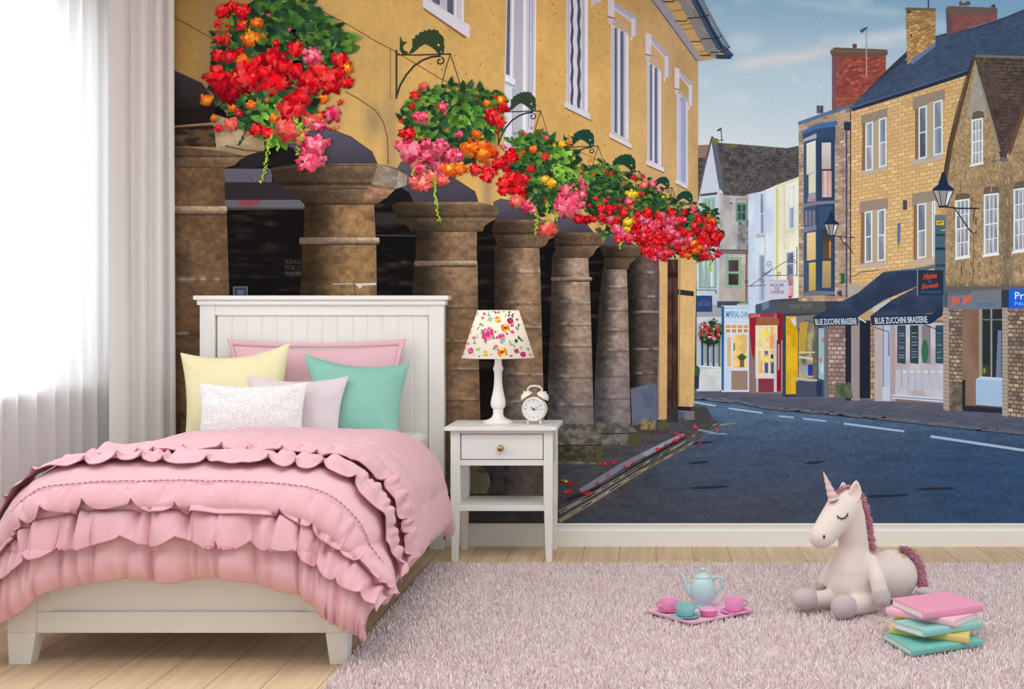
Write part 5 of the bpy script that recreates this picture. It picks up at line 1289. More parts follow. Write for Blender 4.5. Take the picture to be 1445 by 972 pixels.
# ---- rough rendered house with two gables
p = Pic()
def gablewall(u, v, X, Y):
    n = fbm(X/7, Y/9, 201, 4); m = fbm(X/40, Y/60, 202, 3); g = fbm(X/2, Y/2.4, 203, 2)
    c = mixc((134, 108, 80), (188, 158, 118), n*.6+m*.5-.05); c = mixc(c, (112, 96, 84), ss(1405, 1418, X)*ss(1436, 1420, X)*ss(200, 330, Y)*.75)
    c = mixc(c, (84, 76, 74), ss(396, 408, Y)*.75)
    return c*(.74+.52*g)[..., None]
p.between([84, 255, 256, 412], [1374, 1333, 1334, 1334], [1378, 1432, 1672, 1672], gablewall, step=1.7)
p.poly([(1672, 60), (1480, 60), (1446, 150), (1420, 226), (1440, 300), (1672, 300)], (160, 132, 98))
p.between([60, 150, 226, 300], [1478, 1446, 1420, 1425], [1672, 1672, 1672, 1672], gablewall, step=3)
def gwash(u, v, X, Y): return mixc((150, 142, 130), (172, 162, 146), fbm(X/8, Y/10, 205, 3))*(.88+.24*fbm(X/2, Y/2, 206, 2))[..., None]
p.between([94, 150, 165], [1377, 1366, 1364], [1379, 1392, 1392], gwash, step=1.7)
for (x, y, w, h) in ((1347, 272, 22, 10), (1387, 262, 24, 12), (1430, 255, 26, 12), (1371, 156, 18, 13)): p.poly([(x, y+h), (x+2, y+3), (x+w/2, y), (x+w-1, y+2), (x+w, y+h-2)], (104, 90, 78))
for k in range(120):
    x = rnd.uniform(1338, 1445); y = rnd.uniform(240, 405); p.line([(x, y), (x+rnd.uniform(-1.5, 1.5), y+rnd.uniform(4, 16))], rnd.uniform(.6, 1.4), rnd.choice([(118, 94, 70), (196, 166, 124), (108, 90, 76)]), lv=p.lv)
p.up(2)
p.poly([(1334, 404), (1672, 402), (1672, 413), (1334, 412)], (104, 92, 88))
gb_ = p.build('printed_house', label='ochre rough rendered house with two gables')
p = Pic()
p.column_fill([1376, 1380, 1396, 1412, 1419, 1432, 1447, 1470, 1500], [77, 77, 78, 79, 79, 79.5, 80, 70, 60], [84, 100, 164, 224, 224, 190, 146, 90, 62], tiles((70, 56, 54), (112, 94, 86), 211, .02, 5.2, lambda X, Y: ss(104, 82, Y)*ss(1405, 1378, X)), step=1.6)
p.line([(1376, 79), (1447, 81)], 3.4, (120, 112, 104)); p.line([(1375, 82), (1366, 112), (1353, 160), (1341, 208), (1333, 256)], [3, 4, 5.4, 6, 6.5], (92, 70, 56)); p.line([(1372, 84), (1362, 114), (1349, 160), (1338, 206), (1331, 250)], 1.5, (56, 48, 46))
p.line([(1378, 96), (1388, 132), (1400, 176), (1410, 214)], [2, 3, 4, 4], (146, 134, 114)); p.line([(1448, 146), (1436, 180), (1424, 218)], [6, 5.5, 4], (104, 78, 56)); p.rect(1411, 222, 1422, 228, (96, 104, 110)); p.line([(1398, 228), (1414, 225)], 1, (76, 68, 62))
p.build('printed_roof', gb_)
WW = (224, 228, 240)
for q in ([(1370.5, 169), (1387, 166), (1387, 230), (1370.5, 234)], [(1348, 283), (1368, 280), (1368, 361), (1348, 365)], [(1388, 274.5), (1409, 272), (1409, 357), (1388, 361)], [(1430, 267), (1450, 264), (1450, 352), (1430, 355)], [(1490, 258), (1520, 254), (1520, 346), (1490, 350)]):
    window(gb_, q, 3, 2, WW, [(128, 130, 142), (136, 132, 142)], bar=1.1, border=2.2, refl=(182, 176, 176))
for q in ([(1347, 364), (1369, 361), (1369, 364), (1347, 367)], [(1386, 360), (1410, 357), (1410, 360), (1386, 363)], [(1428, 355), (1450, 352), (1450, 355), (1428, 358)], [(1368, 233), (1388, 229), (1388, 231.5), (1368, 235.5)]):
    p = Pic(); p.poly(q, (226, 228, 236)); p.build('printed_window_sill', gb_)
p = Pic(); p.line([(1373.5, 330), (1373, 400)], 1, (96, 80, 66)); p.build('printed_cable', gb_)

# ---- ground floor of the right-hand row
p = Pic()
p.poly([(1166, 452), (1336, 452), (1336, 570), (1258, 567), (1166, 560)], (120, 104, 100)); p.poly([(1334, 412), (1672, 412), (1672, 612), (1445, 586), (1334, 571)], (92, 76, 70))
p.bricks([(1169, 458), (1193, 458), (1193, 562), (1169, 561)], 17, 3, [(168, 142, 130), (150, 122, 110), (140, 114, 106), (178, 154, 142)], (104, 88, 86), gap=.24)
p.rect(1193, 455, 1202, 565, (38, 42, 52)); p.rect(1201, 455, 1214, 565, (150, 138, 136)); p.rect(1213, 452, 1228, 562, (34, 38, 50)); p.quad([(1178, 540), (1200, 540), (1204, 562), (1180, 562)], rough((66, 84, 56), (110, 104, 92), 6, 6, 221, .2), step=2)
p.bricks([(1228, 458), (1235, 456), (1235, 564), (1228, 563)], 14, 1, [(186, 150, 112), (170, 132, 100), (150, 124, 112)], (110, 92, 84), gap=.2)
p.rect(1234, 455, 1246, 566, (178, 164, 164)); p.rect(1247, 455, 1256, 566, (176, 182, 206)); p.rect(1245, 546, 1256, 565, (190, 194, 212)); p.rect(1256, 455, 1264, 566, (168, 150, 148))
p.quad([(1263, 457), (1331, 455), (1331, 566), (1263, 562)], rough((172, 160, 164), (198, 188, 194), 20, 40, 222, .05), step=4)
for x0, x1, c in ((1266, 1278, (58, 70, 84)), (1284, 1296, (48, 66, 70)), (1301, 1313, (124, 120, 122)), (1320, 1331, (50, 76, 92))):
    p.poly([(x0, 459), (x1, 459), (x1, 513.5), (x0, 512)], c)
    for k in range(9): 
        yy = 470+k*4.4+rnd.uniform(-1, 1); p.line([(x0+2, yy), (x1-2, yy+rnd.uniform(-1, 1))], 1.2, rnd.choice([(104, 128, 140), (84, 100, 104), (136, 150, 160)]) if x0 != 1301 else (128, 126, 128), lv=p.lv+1)
    p.up(1)
p.ell(1305, 496, 5, 17, (52, 104, 74), n=14)
for k in range(7): p.poly([(1264+k*9.6, 521), (1271+k*9.6, 521.5), (1271+k*9.6, 551), (1264+k*9.6, 550)], (184, 180, 196)); 
for k in range(6): p.line([(1274+k*10, 524), (1279+k*10, 524.6)], 1.6, (232, 234, 240))
p.poly([(1258, 556), (1331, 561), (1331, 568), (1258, 562)], (196, 198, 212)); p.line([(1258, 559.5), (1331, 564.5)], 1, (92, 92, 108))
gf_ = p.build('printed_shopfront', mural, 'white panelled shopfront below the awnings')
p = Pic()
p.quad([(1357, 436), (1384, 436), (1380, 572), (1357, 572)], rough((124, 94, 74), (138, 108, 92), 20, 60, 223, .08), step=4); p.rect(1382, 436, 1415, 534, (44, 48, 50)); p.rect(1381, 436, 1386, 536, (150, 140, 126)); p.rect(1397.5, 436, 1400, 534, (146, 142, 138)); p.rect(1385, 450, 1414, 452, (110, 112, 112)); p.poly([(1408, 466), (1413, 466), (1413, 534), (1405, 534)], (110, 122, 150)); p.rect(1386, 515, 1396, 531, (66, 66, 58)); p.ell(1389, 523, 1.8, 4, (140, 150, 50), n=8)
p.poly([(1377, 535), (1384, 531), (1414, 533), (1414, 574), (1377, 571)], (160, 182, 206)); p.poly([(1377, 535), (1384, 531), (1414, 533), (1414, 537)], (186, 200, 216)); p.poly([(1360, 572), (1416, 576), (1416, 583), (1360, 580)], (44, 46, 58))
PIL = [(176, 152, 128), (150, 126, 108), (124, 104, 94), (164, 136, 108), (136, 116, 104)]
p.quad([(1445, 434), (1672, 434), (1672, 616), (1445, 590)], rough((120, 110, 106), (150, 140, 136), 30, 40, 224, .1), step=6)
for x0, x1, xm in ((1331, 1358, 1339), (1414, 1446, 1422), (1530, 1575, 1542)):
    p.bricks([(x0, 434), (x1, 434), (x1, 580 if x0 < 1400 else 590+(x0-1414)*.13), (x0, 578 if x0 < 1400 else 586+(x0-1414)*.13)], 26, 4, PIL, (88, 74, 70), gap=.26, jit=.09); p.poly([(x0, 434), (xm, 434), (xm, 580 if x0 < 1400 else 588), (x0, 578 if x0 < 1400 else 586)], (168, 150, 136)); 
    for k in range(26): p.line([(x0, 437+k*5.6), (xm, 437.3+k*5.6)], .8, (116, 100, 92), lv=p.lv+1)
    p.up(2)
p.quad([(1340, 538), (1358, 538), (1358, 580), (1340, 578)], rough((84, 80, 68), (128, 112, 96), 5, 5, 225, .3), step=1.8); p.rect(1357.5, 536, 1362, 579, (40, 44, 54))
p.poly([(1337, 412), (1413, 408), (1413, 436), (1337, 437)], (112, 116, 126)); p.poly([(1337, 412), (1371, 410), (1370, 416), (1337, 417)], (84, 104, 120)); p.text('Haine', [(1343, 418), (1354, 415), (1354, 426), (1343, 433)], (232, 84, 42), bold=.03, shear=.2); p.text('&', [(1355, 421), (1358, 420), (1358, 427), (1355, 428)], (40, 92, 160), bold=.03); p.text('Smith', [(1357.5, 416), (1371, 413), (1371, 424), (1357.5, 431)], (232, 84, 42), bold=.03, shear=.2); p.text('OPTICIANS', [(1378, 427.4), (1405, 426.6), (1405, 431.5), (1378, 432.4)], (44, 96, 156), bold=.012)
p.rect(1413, 409, 1424, 434, (54, 60, 70)); p.poly([(1423.5, 408), (1560, 402), (1560, 434), (1423.5, 435)], (32, 96, 206)); p.text('Preston', [(1432, 412), (1478, 410.5), (1478, 421.5), (1432, 422.5)], (226, 234, 248), bold=.008); p.text('Nursing', [(1432, 425.5), (1470, 424.6), (1470, 431.6), (1432, 432.4)], (150, 184, 236))
p.build('printed_shopfront', mural, 'stone pillared shopfront with grey and blue signs')
# ---- awnings
AW = (50, 60, 82)
p = Pic(); p.poly([(1245, 383), (1294, 378), (1320, 373), (1320, 378), (1294, 384)], (92, 104, 126)); p.column_fill([1148, 1211, 1246, 1294, 1295], [447, 413, 384, 381, 382], [450, 447, 424, 404, 403], rough((46, 56, 78), (58, 70, 94), 26, 18, 231, .1), step=3)
p.poly([(1147, 447), (1211, 446), (1211, 459), (1150, 460)], (38, 50, 76)); p.text('BLUE ZUCCHINI BRASSERIE', [(1150, 450), (1209, 448.5), (1209, 457.5), (1150, 458.5)], (206, 216, 228), shear=-.25, bold=.012); p.poly([(1233, 433), (1256, 422), (1256, 428), (1229, 440)], (186, 184, 188)); p.line([(1211, 448), (1222, 455)], 2, (190, 190, 196))
p.build('printed_awning', gf_, 'left dark navy awning')
p = Pic(); p.column_fill([1228, 1257, 1295, 1329, 1330], [446, 424, 404, 416, 418], [447, 445, 444, 440, 438], rough((44, 54, 76), (58, 68, 92), 26, 18, 232, .1), step=3)
p.poly([(1228, 446), (1313, 443), (1330, 437), (1330, 445), (1313, 457), (1230, 459)], (36, 48, 74)); p.text('BLUE ZUCCHINI BRASSERIE', [(1234, 448), (1309, 446), (1309, 455), (1234, 457)], (206, 216, 228), shear=-.25, bold=.012); p.line([(1228, 460), (1254, 468), (1254, 502)], 1.2, (40, 44, 54)); p.line([(1300, 456), (1330, 468)], 1.2, (40, 44, 54))
p.build('printed_awning', gf_, 'right dark navy awning')
p = Pic(); p.poly([(1294, 381), (1331, 381), (1331, 417), (1294, 416)], (44, 50, 64)); p.line([(1294.5, 381), (1294.5, 417)], 1.2, (140, 150, 160)); p.text('Haine', [(1303, 386), (1322, 384), (1322, 392), (1303, 395)], (226, 76, 44), shear=.3, bold=.012); p.text('&', [(1310, 395), (1314, 395), (1314, 399), (1310, 399)], (44, 110, 176)); p.text('Smith', [(1300, 401), (1324, 399), (1324, 405), (1300, 408)], (226, 76, 44), shear=.3, bold=.012); p.text('OPTICIANS', [(1298, 410.5), (1328, 410), (1328, 413.5), (1298, 414)], (40, 104, 170), bold=.01)
p.build('printed_sign', gf_, 'dark square hanging sign with orange script')
# ---- street lamps
def lampic(cx_, y0, y1, w, parent, arm, label):
    p = Pic(); h = y1-y0; c = (34, 46, 72)
    p.poly([(cx_-w*.06, y0), (cx_+w*.06, y0), (cx_+w*.1, y0+h*.08), (cx_+w*.12, y0+h*.14), (cx_+w*.2, y0+h*.26), (cx_+w*.22, y0+h*.34), (cx_+w*.5, y0+h*.48), (cx_+w*.5, y0+h*.52), (cx_-w*.5, y0+h*.52), (cx_-w*.5, y0+h*.48), (cx_-w*.22, y0+h*.34), (cx_-w*.2, y0+h*.26), (cx_-w*.12, y0+h*.14), (cx_-w*.1, y0+h*.08)], c)
    p.poly([(cx_-w*.46, y0+h*.52), (cx_+w*.46, y0+h*.52), (cx_+w*.18, y1-h*.06), (cx_-w*.18, y1-h*.06)], (168, 158, 152)); p.poly([(cx_-w*.2, y0+h*.52), (cx_+w*.12, y0+h*.52), (cx_+w*.02, y1-h*.06), (cx_-w*.1, y1-h*.06)], (150, 140, 132)); p.poly([(cx_+w*.22, y0+h*.56), (cx_+w*.4, y0+h*.56), (cx_+w*.18, y1-h*.1), (cx_+w*.1, y1-h*.1)], (206, 214, 222))
    for a, b in (((-.46, .52), (-.18, .95)), ((.46, .52), (.18, .95)), ((-.2, .52), (-.08, .95)), ((.18, .52), (.07, .95))): p.line([(cx_+w*a[0], y0+h*a[1]), (cx_+w*b[0], y0+h*b[1])], 1.3, c)
    p.rect(cx_-w*.22, y1-h*.06, cx_+w*.24, y1, c)
    for pts_, w_ in arm: p.line(pts_, w_, (40, 42, 52))
    p.build('printed_street_lamp', parent, label)
lampic(1173, 298, 334, 22, sh_, [([(1176, 333), (1206, 335)], 1.3), ([(1185, 334), (1190, 342), (1196, 346), (1204, 358)], 1.2)], 'lantern in front of the bay window')
lampic(1331, 243, 293, 31, gb_, [([(1330, 291), (1352, 294), (1382, 294)], 2), ([(1347, 294), (1358, 310), (1368, 325), (1374, 330), (1378, 327)], 1.7), ([(1376, 294), (1374, 300), (1373, 312)], 1.3)], 'larger lantern against the ochre house')
# ---- dark arcade interior
p = Pic()
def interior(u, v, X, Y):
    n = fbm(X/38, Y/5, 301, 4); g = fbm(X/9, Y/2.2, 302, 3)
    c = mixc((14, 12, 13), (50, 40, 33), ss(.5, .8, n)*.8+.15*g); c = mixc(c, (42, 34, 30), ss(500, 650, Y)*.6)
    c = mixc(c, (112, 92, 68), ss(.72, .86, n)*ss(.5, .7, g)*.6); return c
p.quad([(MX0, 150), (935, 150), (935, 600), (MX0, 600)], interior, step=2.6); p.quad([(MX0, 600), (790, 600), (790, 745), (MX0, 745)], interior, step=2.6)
p.poly([(316, 238), (384, 238), (384, 257), (318, 257)], (88, 84, 92)); p.poly([(318, 282), (432, 282), (432, 293), (318, 293)], (92, 88, 92)); p.poly([(334, 282), (368, 282), (364, 288), (352, 293), (340, 291)], (122, 62, 70)); p.poly([(318, 257), (432, 257), (432, 282), (318, 282)], (44, 38, 42)); p.line([(348, 245), (358, 256)], 1, (60, 56, 62))
p.line([(318, 295), (432, 294)], 2.4, (70, 62, 58))
for t, y in (('KING', 366), ('FOR C', 374.5), ('RBID', 383.5)): p.text(t, [(403, y), (424, y), (424, y+6), (403, y+6)], (66, 62, 60))
p.rect(329, 404, 350, 420, (84, 92, 108)); p.rect(331.5, 406, 347.5, 418, (50, 54, 68)); p.rect(335, 409, 345, 416, (92, 98, 112))
for k in range(10): x = 330+k*1.3; 
p.rect(530, 300, 590, 316, (46, 40, 40)); p.line([(530, 332), (590, 333)], 1.4, (66, 64, 66))
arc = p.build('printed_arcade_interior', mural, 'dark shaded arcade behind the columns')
# ---- near pavement with kerb and double yellow line
p = Pic()
p.column_fill([640, 789, 850, 905, 960, 1000, 1016], [640, 650, 622, 606, 590, 588, 596], [745, 745, 716, 672, 634, 606, 599], lambda u, v, X, Y: mixc((60, 58, 62), (84, 82, 88), fbm(X/24, Y/6, 311, 4))*(.8+.4*fbm(X/2.4, Y/1.6, 312, 2))[..., None], step=2)
p.poly([(817, 690), (846, 672), (877, 653), (935, 624), (964, 611), (967, 614), (938, 629), (880, 660), (850, 680), (822, 695)], (118, 122, 134)); p.poly([(905, 640), (960, 612), (966, 613), (912, 644)], (140, 146, 160)); p.line([(800, 705), (850, 686), (905, 652), (966, 617)], [6, 4, 3, 2], (44, 42, 46))
YL = [(789, 735), (840, 705), (904, 665), (966, 632), (998, 609), (1013, 599.5), (1038, 597)]; Y2 = [(789, 723), (840, 695), (902, 657.5), (958, 628), (988, 609), (1003, 600.5), (1016, 597)]
for pts_, w_ in ((YL, [6, 5.4, 4, 3, 2.6, 2.4, 1.4]), (Y2, [5, 4.6, 3.6, 2.6, 2.2, 2, 1.2])): p.line(pts_, w_, (138, 128, 116))
for k in range(70):
    t = rnd.random(); pts_ = rnd.choice([YL, Y2]); i = int(t*(len(pts_)-2)); f = t*(len(pts_)-2)-i; x = pts_[i][0]*(1-f)+pts_[i+1][0]*f; y = pts_[i][1]*(1-f)+pts_[i+1][1]*f
    p.line([(x-5, y+3.2), (x+5, y-3.2)], 1.4, rnd.choice([(164, 136, 60), (176, 164, 140), (96, 90, 86), (158, 126, 52)]), lv=p.lv)
p.up(2); p.line([(1000, 611), (1025, 612)], 2, (120, 150, 170)); p.line([(985, 606), (1014, 612)], 2.4, (130, 146, 156))
p.build('printed_pavement', label='near pavement with double yellow line')
# ---- yellow market hall front
p = Pic()
BX = [MX0, 240, 286, 318, 345, 398, 433, 461, 495, 526, 534, 545, 560, 561.5, 566, 590, 637, 671, 676, 694, 697, 706, 750, 780, 784, 828, 840, 848, 850, 880, 905, 926]
BY = [70, 97, 118, 158, 190, 206, 186, 180, 193, 215, 233, 250, 268, 238, 229, 232, 249, 271, 287, 305, 285, 281, 300, 320, 308, 316, 330, 342, 328, 336, 352, 372]
def plaster(u, v, X, Y):
    c = mixc((158, 122, 70), (197, 157, 94), ss(240, 520, X)); c = mixc(c, (205, 162, 96), ss(520, 740, X)); c = mixc(c, (186, 150, 104), ss(820, 960, X)); c = mixc(c, (206, 166, 112), ss(880, 985, X)*ss(240, 420, Y)*.9)
    n = fbm(X/40, Y/60, 321, 4); g = fbm(X/5, Y/9, 322, 3); d = fbm(X/2.6, Y/5, 323, 2)
    c = c*(.90+.20*n)[..., None]*(.96+.08*g)[..., None]
    c = mixc(c, (170, 124, 68), ss(.72, .84, d)*.3)
    c = mixc(c, (124, 104, 92), ss(536, 548, X)*ss(566, 552, X)*.38*ss(60, 200, Y)); c = mixc(c, (120, 104, 100), np.exp(-((X-298)/16)**2)*.3+np.exp(-((X-688)/7)**2)*ss(200, 280, Y)*.5+np.exp(-((X-845)/4)**2)*ss(300, 330, Y)*.5)
    c = mixc(c, (112, 96, 90), np.exp(-(((X-528)/14)**2+((Y-170)/22)**2))*.5)
    return c
p.column_fill(BX, [MY0]*len(BX), BY, plaster, step=2)
p.column_fill([926, 985], [MY0, MY0], [372, 372], plaster, step=2)
p.between([368, 592], [927, 928], [942, 941], plaster, step=2); p.between([368, 580], [957, 957], [983, 979], plaster, step=2)
p.quad([(942, 366), (957, 366), (957, 590), (941, 592)], rough((56, 38, 34), (84, 58, 46), 5, 20, 325, .2), step=2); p.line([(949, 378), (949, 586)], 1.2, (36, 26, 26)); p.rect(942, 384, 957, 392, (44, 32, 32)); p.rect(963, 404, 979, 418, (44, 46, 58)) if False else None
p.poly([(957, 408), (979, 411), (979, 418), (957, 416)], (48, 46, 54)); p.line([(959.5, 350), (958, 572)], 1.6, (150, 118, 66)); p.line([(930, 380), (929, 590)], 1.4, (90, 84, 110))
p.poly([(955, 573), (977, 574), (976, 580), (955, 579)], (30, 32, 48))
CR = (104, 74, 44)
for pts_, w_ in (([(424, -6), (440, 8), (470, 24), (500, 40), (530, 58), (553, 70), (580, 86), (620, 110), (664, 132)], 1.3), ([(240, 22), (262, 33), (285, 46), (304, 57)], 1.6), ([(166, -10), (240, 22)], 1.5), ([(487, 129), (507, 140), (530, 156), (541, 172), (547, 195), (548, 232)], 1.5), ([(551, 70), (551, 140)], .9), ([(800, 205), (835, 222), (885, 248)], .9)): p.line(pts_, w_, CR)
for k in range(150):
    x = rnd.uniform(600, 880); y = rnd.uniform(0, 210); p.ell(x, y, rnd.uniform(.5, 1.1), rnd.uniform(.8, 2.4), rnd.choice([(160, 110, 52), (140, 96, 48), (186, 140, 76)]), n=5, lv=p.lv)
p.up(2)
hall = p.build('printed_market_hall', mural, 'yellow plastered market hall front')
# eaves
p = Pic()
p.poly([(896, MY0), (956, MY0), (978, -4), (1016, 60), (1030, 80), (985, 87), (919, 0)], (190, 150, 96))
for k in range(14):
    t = k/13; x0, y0 = 925+t*62, 0+t*82; p.line([(x0+4, y0-2), (x0+4+26*(1-t*.5), y0-6+t*2)], 2, rnd.choice([(206, 166, 104), (150, 116, 76), (190, 150, 96)]))
p.poly([(890, MY0), (900, MY0), (992, 84), (983, 87), (918, 0)], (150, 142, 148)); p.line([(920, 0), (951, 42), (983, 86)], 2, (104, 98, 104))
p.poly([(948, MY0), (978, MY0), (1014, 70), (1012, 82), (1000, 80), (975, 34), (956, 0)], (134, 124, 124))
for k in range(16): t = k/15; p.line([(966+t*42, -4+t*78), (976+t*34, 4+t*70)], 1, rnd.choice([(108, 98, 98), (160, 150, 148)]))
p.line([(960, -40), (978, -4), (1000, 38), (1016, 66), (1033, 80)], [9, 9, 10, 11, 7], (66, 80, 100)); p.line([(972, -40), (988, -4), (1010, 38), (1028, 68)], [3, 4, 5, 5], (112, 124, 140)); p.line([(968, -30), (984, 4), (1004, 42), (1020, 70)], 3, (36, 54, 78))
for a in (((934, 2), (950, 3), (951, -2)), ((953, 30), (968, 30), (971, 26), (994, 24), (1000, 21)), ((975, 59), (989, 59), (990, 55), (1013, 54), (1018, 50)), ((988, 78), (1002, 78), (1003, 74), (1020, 74), (1030, 66))): p.line(a, 1.6, (44, 40, 48))
p.poly([(1010, 77), (1031, 77), (1033, 80), (1030, 83.5), (1011, 83)], (44, 62, 84))
p.build('printed_eaves', hall, 'wooden eaves with dark gutter')
LW = (196, 190, 202)
def hallwin(xl, xr, ytl, ytr, ybl, ybr, sill, hood, bars, wavy=False):
    p = Pic(); p.poly([(xl, ytl), (xr, ytr), (xr, ybr), (xl, ybl)], LW); W = xr-xl
    def at(u, v): x = xl+W*u; return (x, (ytl+(ytr-ytl)*u)*(1-v)+(ybl+(ybr-ybl)*u)*v)
    for (u0, u1, col) in bars:
        if wavy and col[0] < 90:
            pts_ = [at((u0+u1)/2+.02*math.sin(k*1.1), k/40) for k in range(41)]; p.line(pts_, [W*(u1-u0)*(.55+.45*abs(math.sin(k*.55))) for k in range(41)], col)
        else: p.poly([at(u0, 0.02), at(u1, 0.02), at(u1, .985), at(u0, .985)], col)
    if hood:   # arched tops
        for (u0, u1, col) in bars:
            if col[0] < 170: a = at((u0+u1)/2, .02); p.ell(a[0], a[1]+1.5, W*(u1-u0)/2, 4, col, n=8)
    if sill:
        (x0, y0), (x1, y1), t = sill; p.poly([(x0, y0), (x1, y1), (x1, y1+t), (x0, y0+t)], (204, 198, 208)); p.poly([(x0, y0+t), (x1, y1+t), (x1, y1+t+2), (x0+1, y0+t+2.5)], (128, 88, 58))
    if hood:
        for q, c_ in hood: p.poly(q, c_)
    p.build('printed_window', hall)
DG = (74, 76, 92); MG = (146, 146, 164); LG = (222, 218, 226)
p = Pic(); p.poly([(604, -40), (655, -40), (655, 36), (604, 9)], LW); p.poly([(610, -40), (621, -40), (621, 8), (610, 2)], (104, 106, 118)); p.poly([(631, -40), (640, -40), (640, 22), (631, 16)], (96, 98, 112)); p.poly([(622, -40), (630, -40), (630, 16), (622, 12)], (184, 180, 192)); p.line([(643, -40), (643, 26)], 1.4, (232, 228, 234)); p.line([(653, -40), (653, 34)], 1.4, (230, 226, 232)); 
for k in range(6): p.line([(611, -6+k*3), (620, 1+k*1.6-4)], .8, (60, 62, 76)); p.line([(632, -2+k*4), (639, 2+k*4)], .8, (60, 62, 76))
p.poly([(597, 0), (602, -1), (663, 36), (663, 53), (660, 53), (597, 10)], (210, 204, 214)); p.poly([(597, 10), (660, 53), (655, 54), (598, 14)], (136, 96, 62)); p.build('printed_window', hall)
p = Pic(); p.poly([(716, MY0), (757, MY0), (754, 165), (752, 196), (712, 215), (712, 105)], (198, 194, 204)); p.poly([(717, MY0), (721, MY0), (719, 106), (714, 105)], (92, 96, 112)); p.line([(725, -50), (722, 110)], 2.2, (228, 224, 232)); p.poly([(727, MY0), (738, MY0), (737, 190), (724, 196)], (176, 172, 184)); p.poly([(739, MY0), (743, MY0), (742, 186), (738, 188)], (226, 222, 230)); p.line([(748, -50), (746, 180)], 1.4, (150, 150, 176)); p.line([(752, -50), (750, 180)], 1.6, (164, 164, 186)); p.line([(756.5, -50), (754.5, 165)], 1.6, (228, 226, 236)); p.poly([(713, 105), (727, 112), (727, 120), (713, 114)], (222, 218, 226)); p.line([(713, 116), (726, 122)], 1.4, (124, 116, 130)); p.poly([(712, 120), (724, 124), (723, 196), (712, 205)], (212, 208, 216)); p.line([(724, 124), (723, 200)], 1, (124, 122, 134)); p.build('printed_window', hall, 'tall pale door window')
hallwin(799, 830, -50, -50, 145, 160, ((797, 143), (833, 161), 8), None, [(.06, .14, (178, 176, 192)), (.2, .33, DG), (.5, .66, DG), (.35, .48, (206, 202, 212)), (.74, .8, (164, 164, 182)), (.88, .96, LG)], wavy=True)
p = Pic(); p.poly([(838, -20), (848, -20), (848, 3), (839, 5), (836, 10), (834, 8)], (196, 184, 188)); p.build('printed_hood_mould', hall)
def hood(x0, x1, y0, y1, h, k=1.0):   # stepped hood mould over a window: left block, sloping bar, right block
    c1, c2, c3 = (202, 192, 200), (166, 158, 172), (150, 110, 78)
    return [([(x0, y0), (x0+9*k, y0+3*k), (x0+9*k, y0+h), (x0, y0+h-2*k)], c1), ([(x0+9*k, y0+5*k), (x1, y1), (x1, y1+7*k), (x0+9*k, y0+12*k)], c2), ([(x0+9*k, y0+12*k), (x1-8*k, y1+2*k), (x1-8*k, y1+8*k), (x0+9*k, y0+17*k)], (186, 180, 190)), ([(x1-8*k, y1+2*k), (x1, y1+4*k), (x1, y1+h*.95), (x1-3*k, y1+h), (x1-8*k, y1+h*1.05)], c1), ([(x1-2.6*k, y1), (x1, y1), (x1, y1+h*.95), (x1-2.6*k, y1+h*.95)], (168, 162, 186)), ([(x0-1*k, y0+h-2*k), (x0+9*k, y0+h), (x0+6*k, y0+h+10*k), (x0+1*k, y0+h+9*k)], (190, 178, 186)), ([(x0-2*k, y0+h-3*k), (x0+10*k, y0+h), (x0+10*k, y0+h+2*k), (x0-1*k, y0+h)], c3), ([(x1-10*k, y1+h*1.05), (x1-6*k, y1+h*1.03), (x1-7*k, y1+h*1.2), (x1-10*k, y1+h*1.2)], c1), ([(x0+10*k, y0+h+1*k), (x1-10*k, y1+h*.78), (x1-10*k, y1+h*.88), (x0+10*k, y0+h+6*k)], c2)]
b2 = [(.04, .12, (176, 174, 190)), (.17, .4, MG), (.24, .32, DG), (.5, .76, MG), (.58, .68, DG), (.42, .48, LG), (.9, .97, LG)]
hallwin(862, 887, 34, 48, 186, 200, ((860, 187), (891, 203), 6.5), hood(858, 899, -2, 24, 27, 1.0), b2)
hallwin(913, 933, 86, 100, 226, 236, ((912, 226), (937, 237), 6), hood(911, 945, 46, 77, 32, .9), b2)
hallwin(955, 971, 130, 142, 254, 262, ((953, 253), (970, 262), 5), hood(952, 978, 95, 118, 31, .75), [(.05, .2, (186, 184, 204)), (.25, .8, (152, 152, 180)), (.3, .36, (196, 194, 212)), (.88, .97, (190, 190, 210))])
# grey arch soffits
GA = (84, 80, 94)
def arch(pts_, cols=None):
    p = Pic(); ys_ = [q[1] for q in pts_]; y0, y1 = min(ys_), max(ys_)
    p.poly(pts_, [tuple(mixc((88, 82, 94) if pts_[0][0] > 300 else (72, 63, 68), (60, 55, 64) if pts_[0][0] > 300 else (42, 35, 36), np.array((q[1]-y0)/(y1-y0)))) for q in pts_]); p.line(pts_[:-2], 1.2, (64, 56, 60)); p.build('printed_arch', hall)
arch([(MX0, 70), (240, 97), (286, 118), (306, 152), (MX0, 152)]); arch([(330, 178), (345, 188), (360, 200), (350, 212), (330, 212)])
arch([(395, 207), (433, 186), (461, 180), (495, 193), (526, 215), (533, 232), (418, 233)]); arch([(569, 270), (561, 238), (566, 229), (590, 232), (637, 249), (671, 271), (675, 286), (582, 286)])
arch([(697, 311), (697, 285), (706, 281), (720, 283), (750, 300), (766, 311)]); arch([(780, 322), (784, 308), (800, 306), (828, 316), (838, 328), (782, 330)]); arch([(848, 346), (850, 328), (880, 336), (905, 352), (908, 356), (850, 352)])
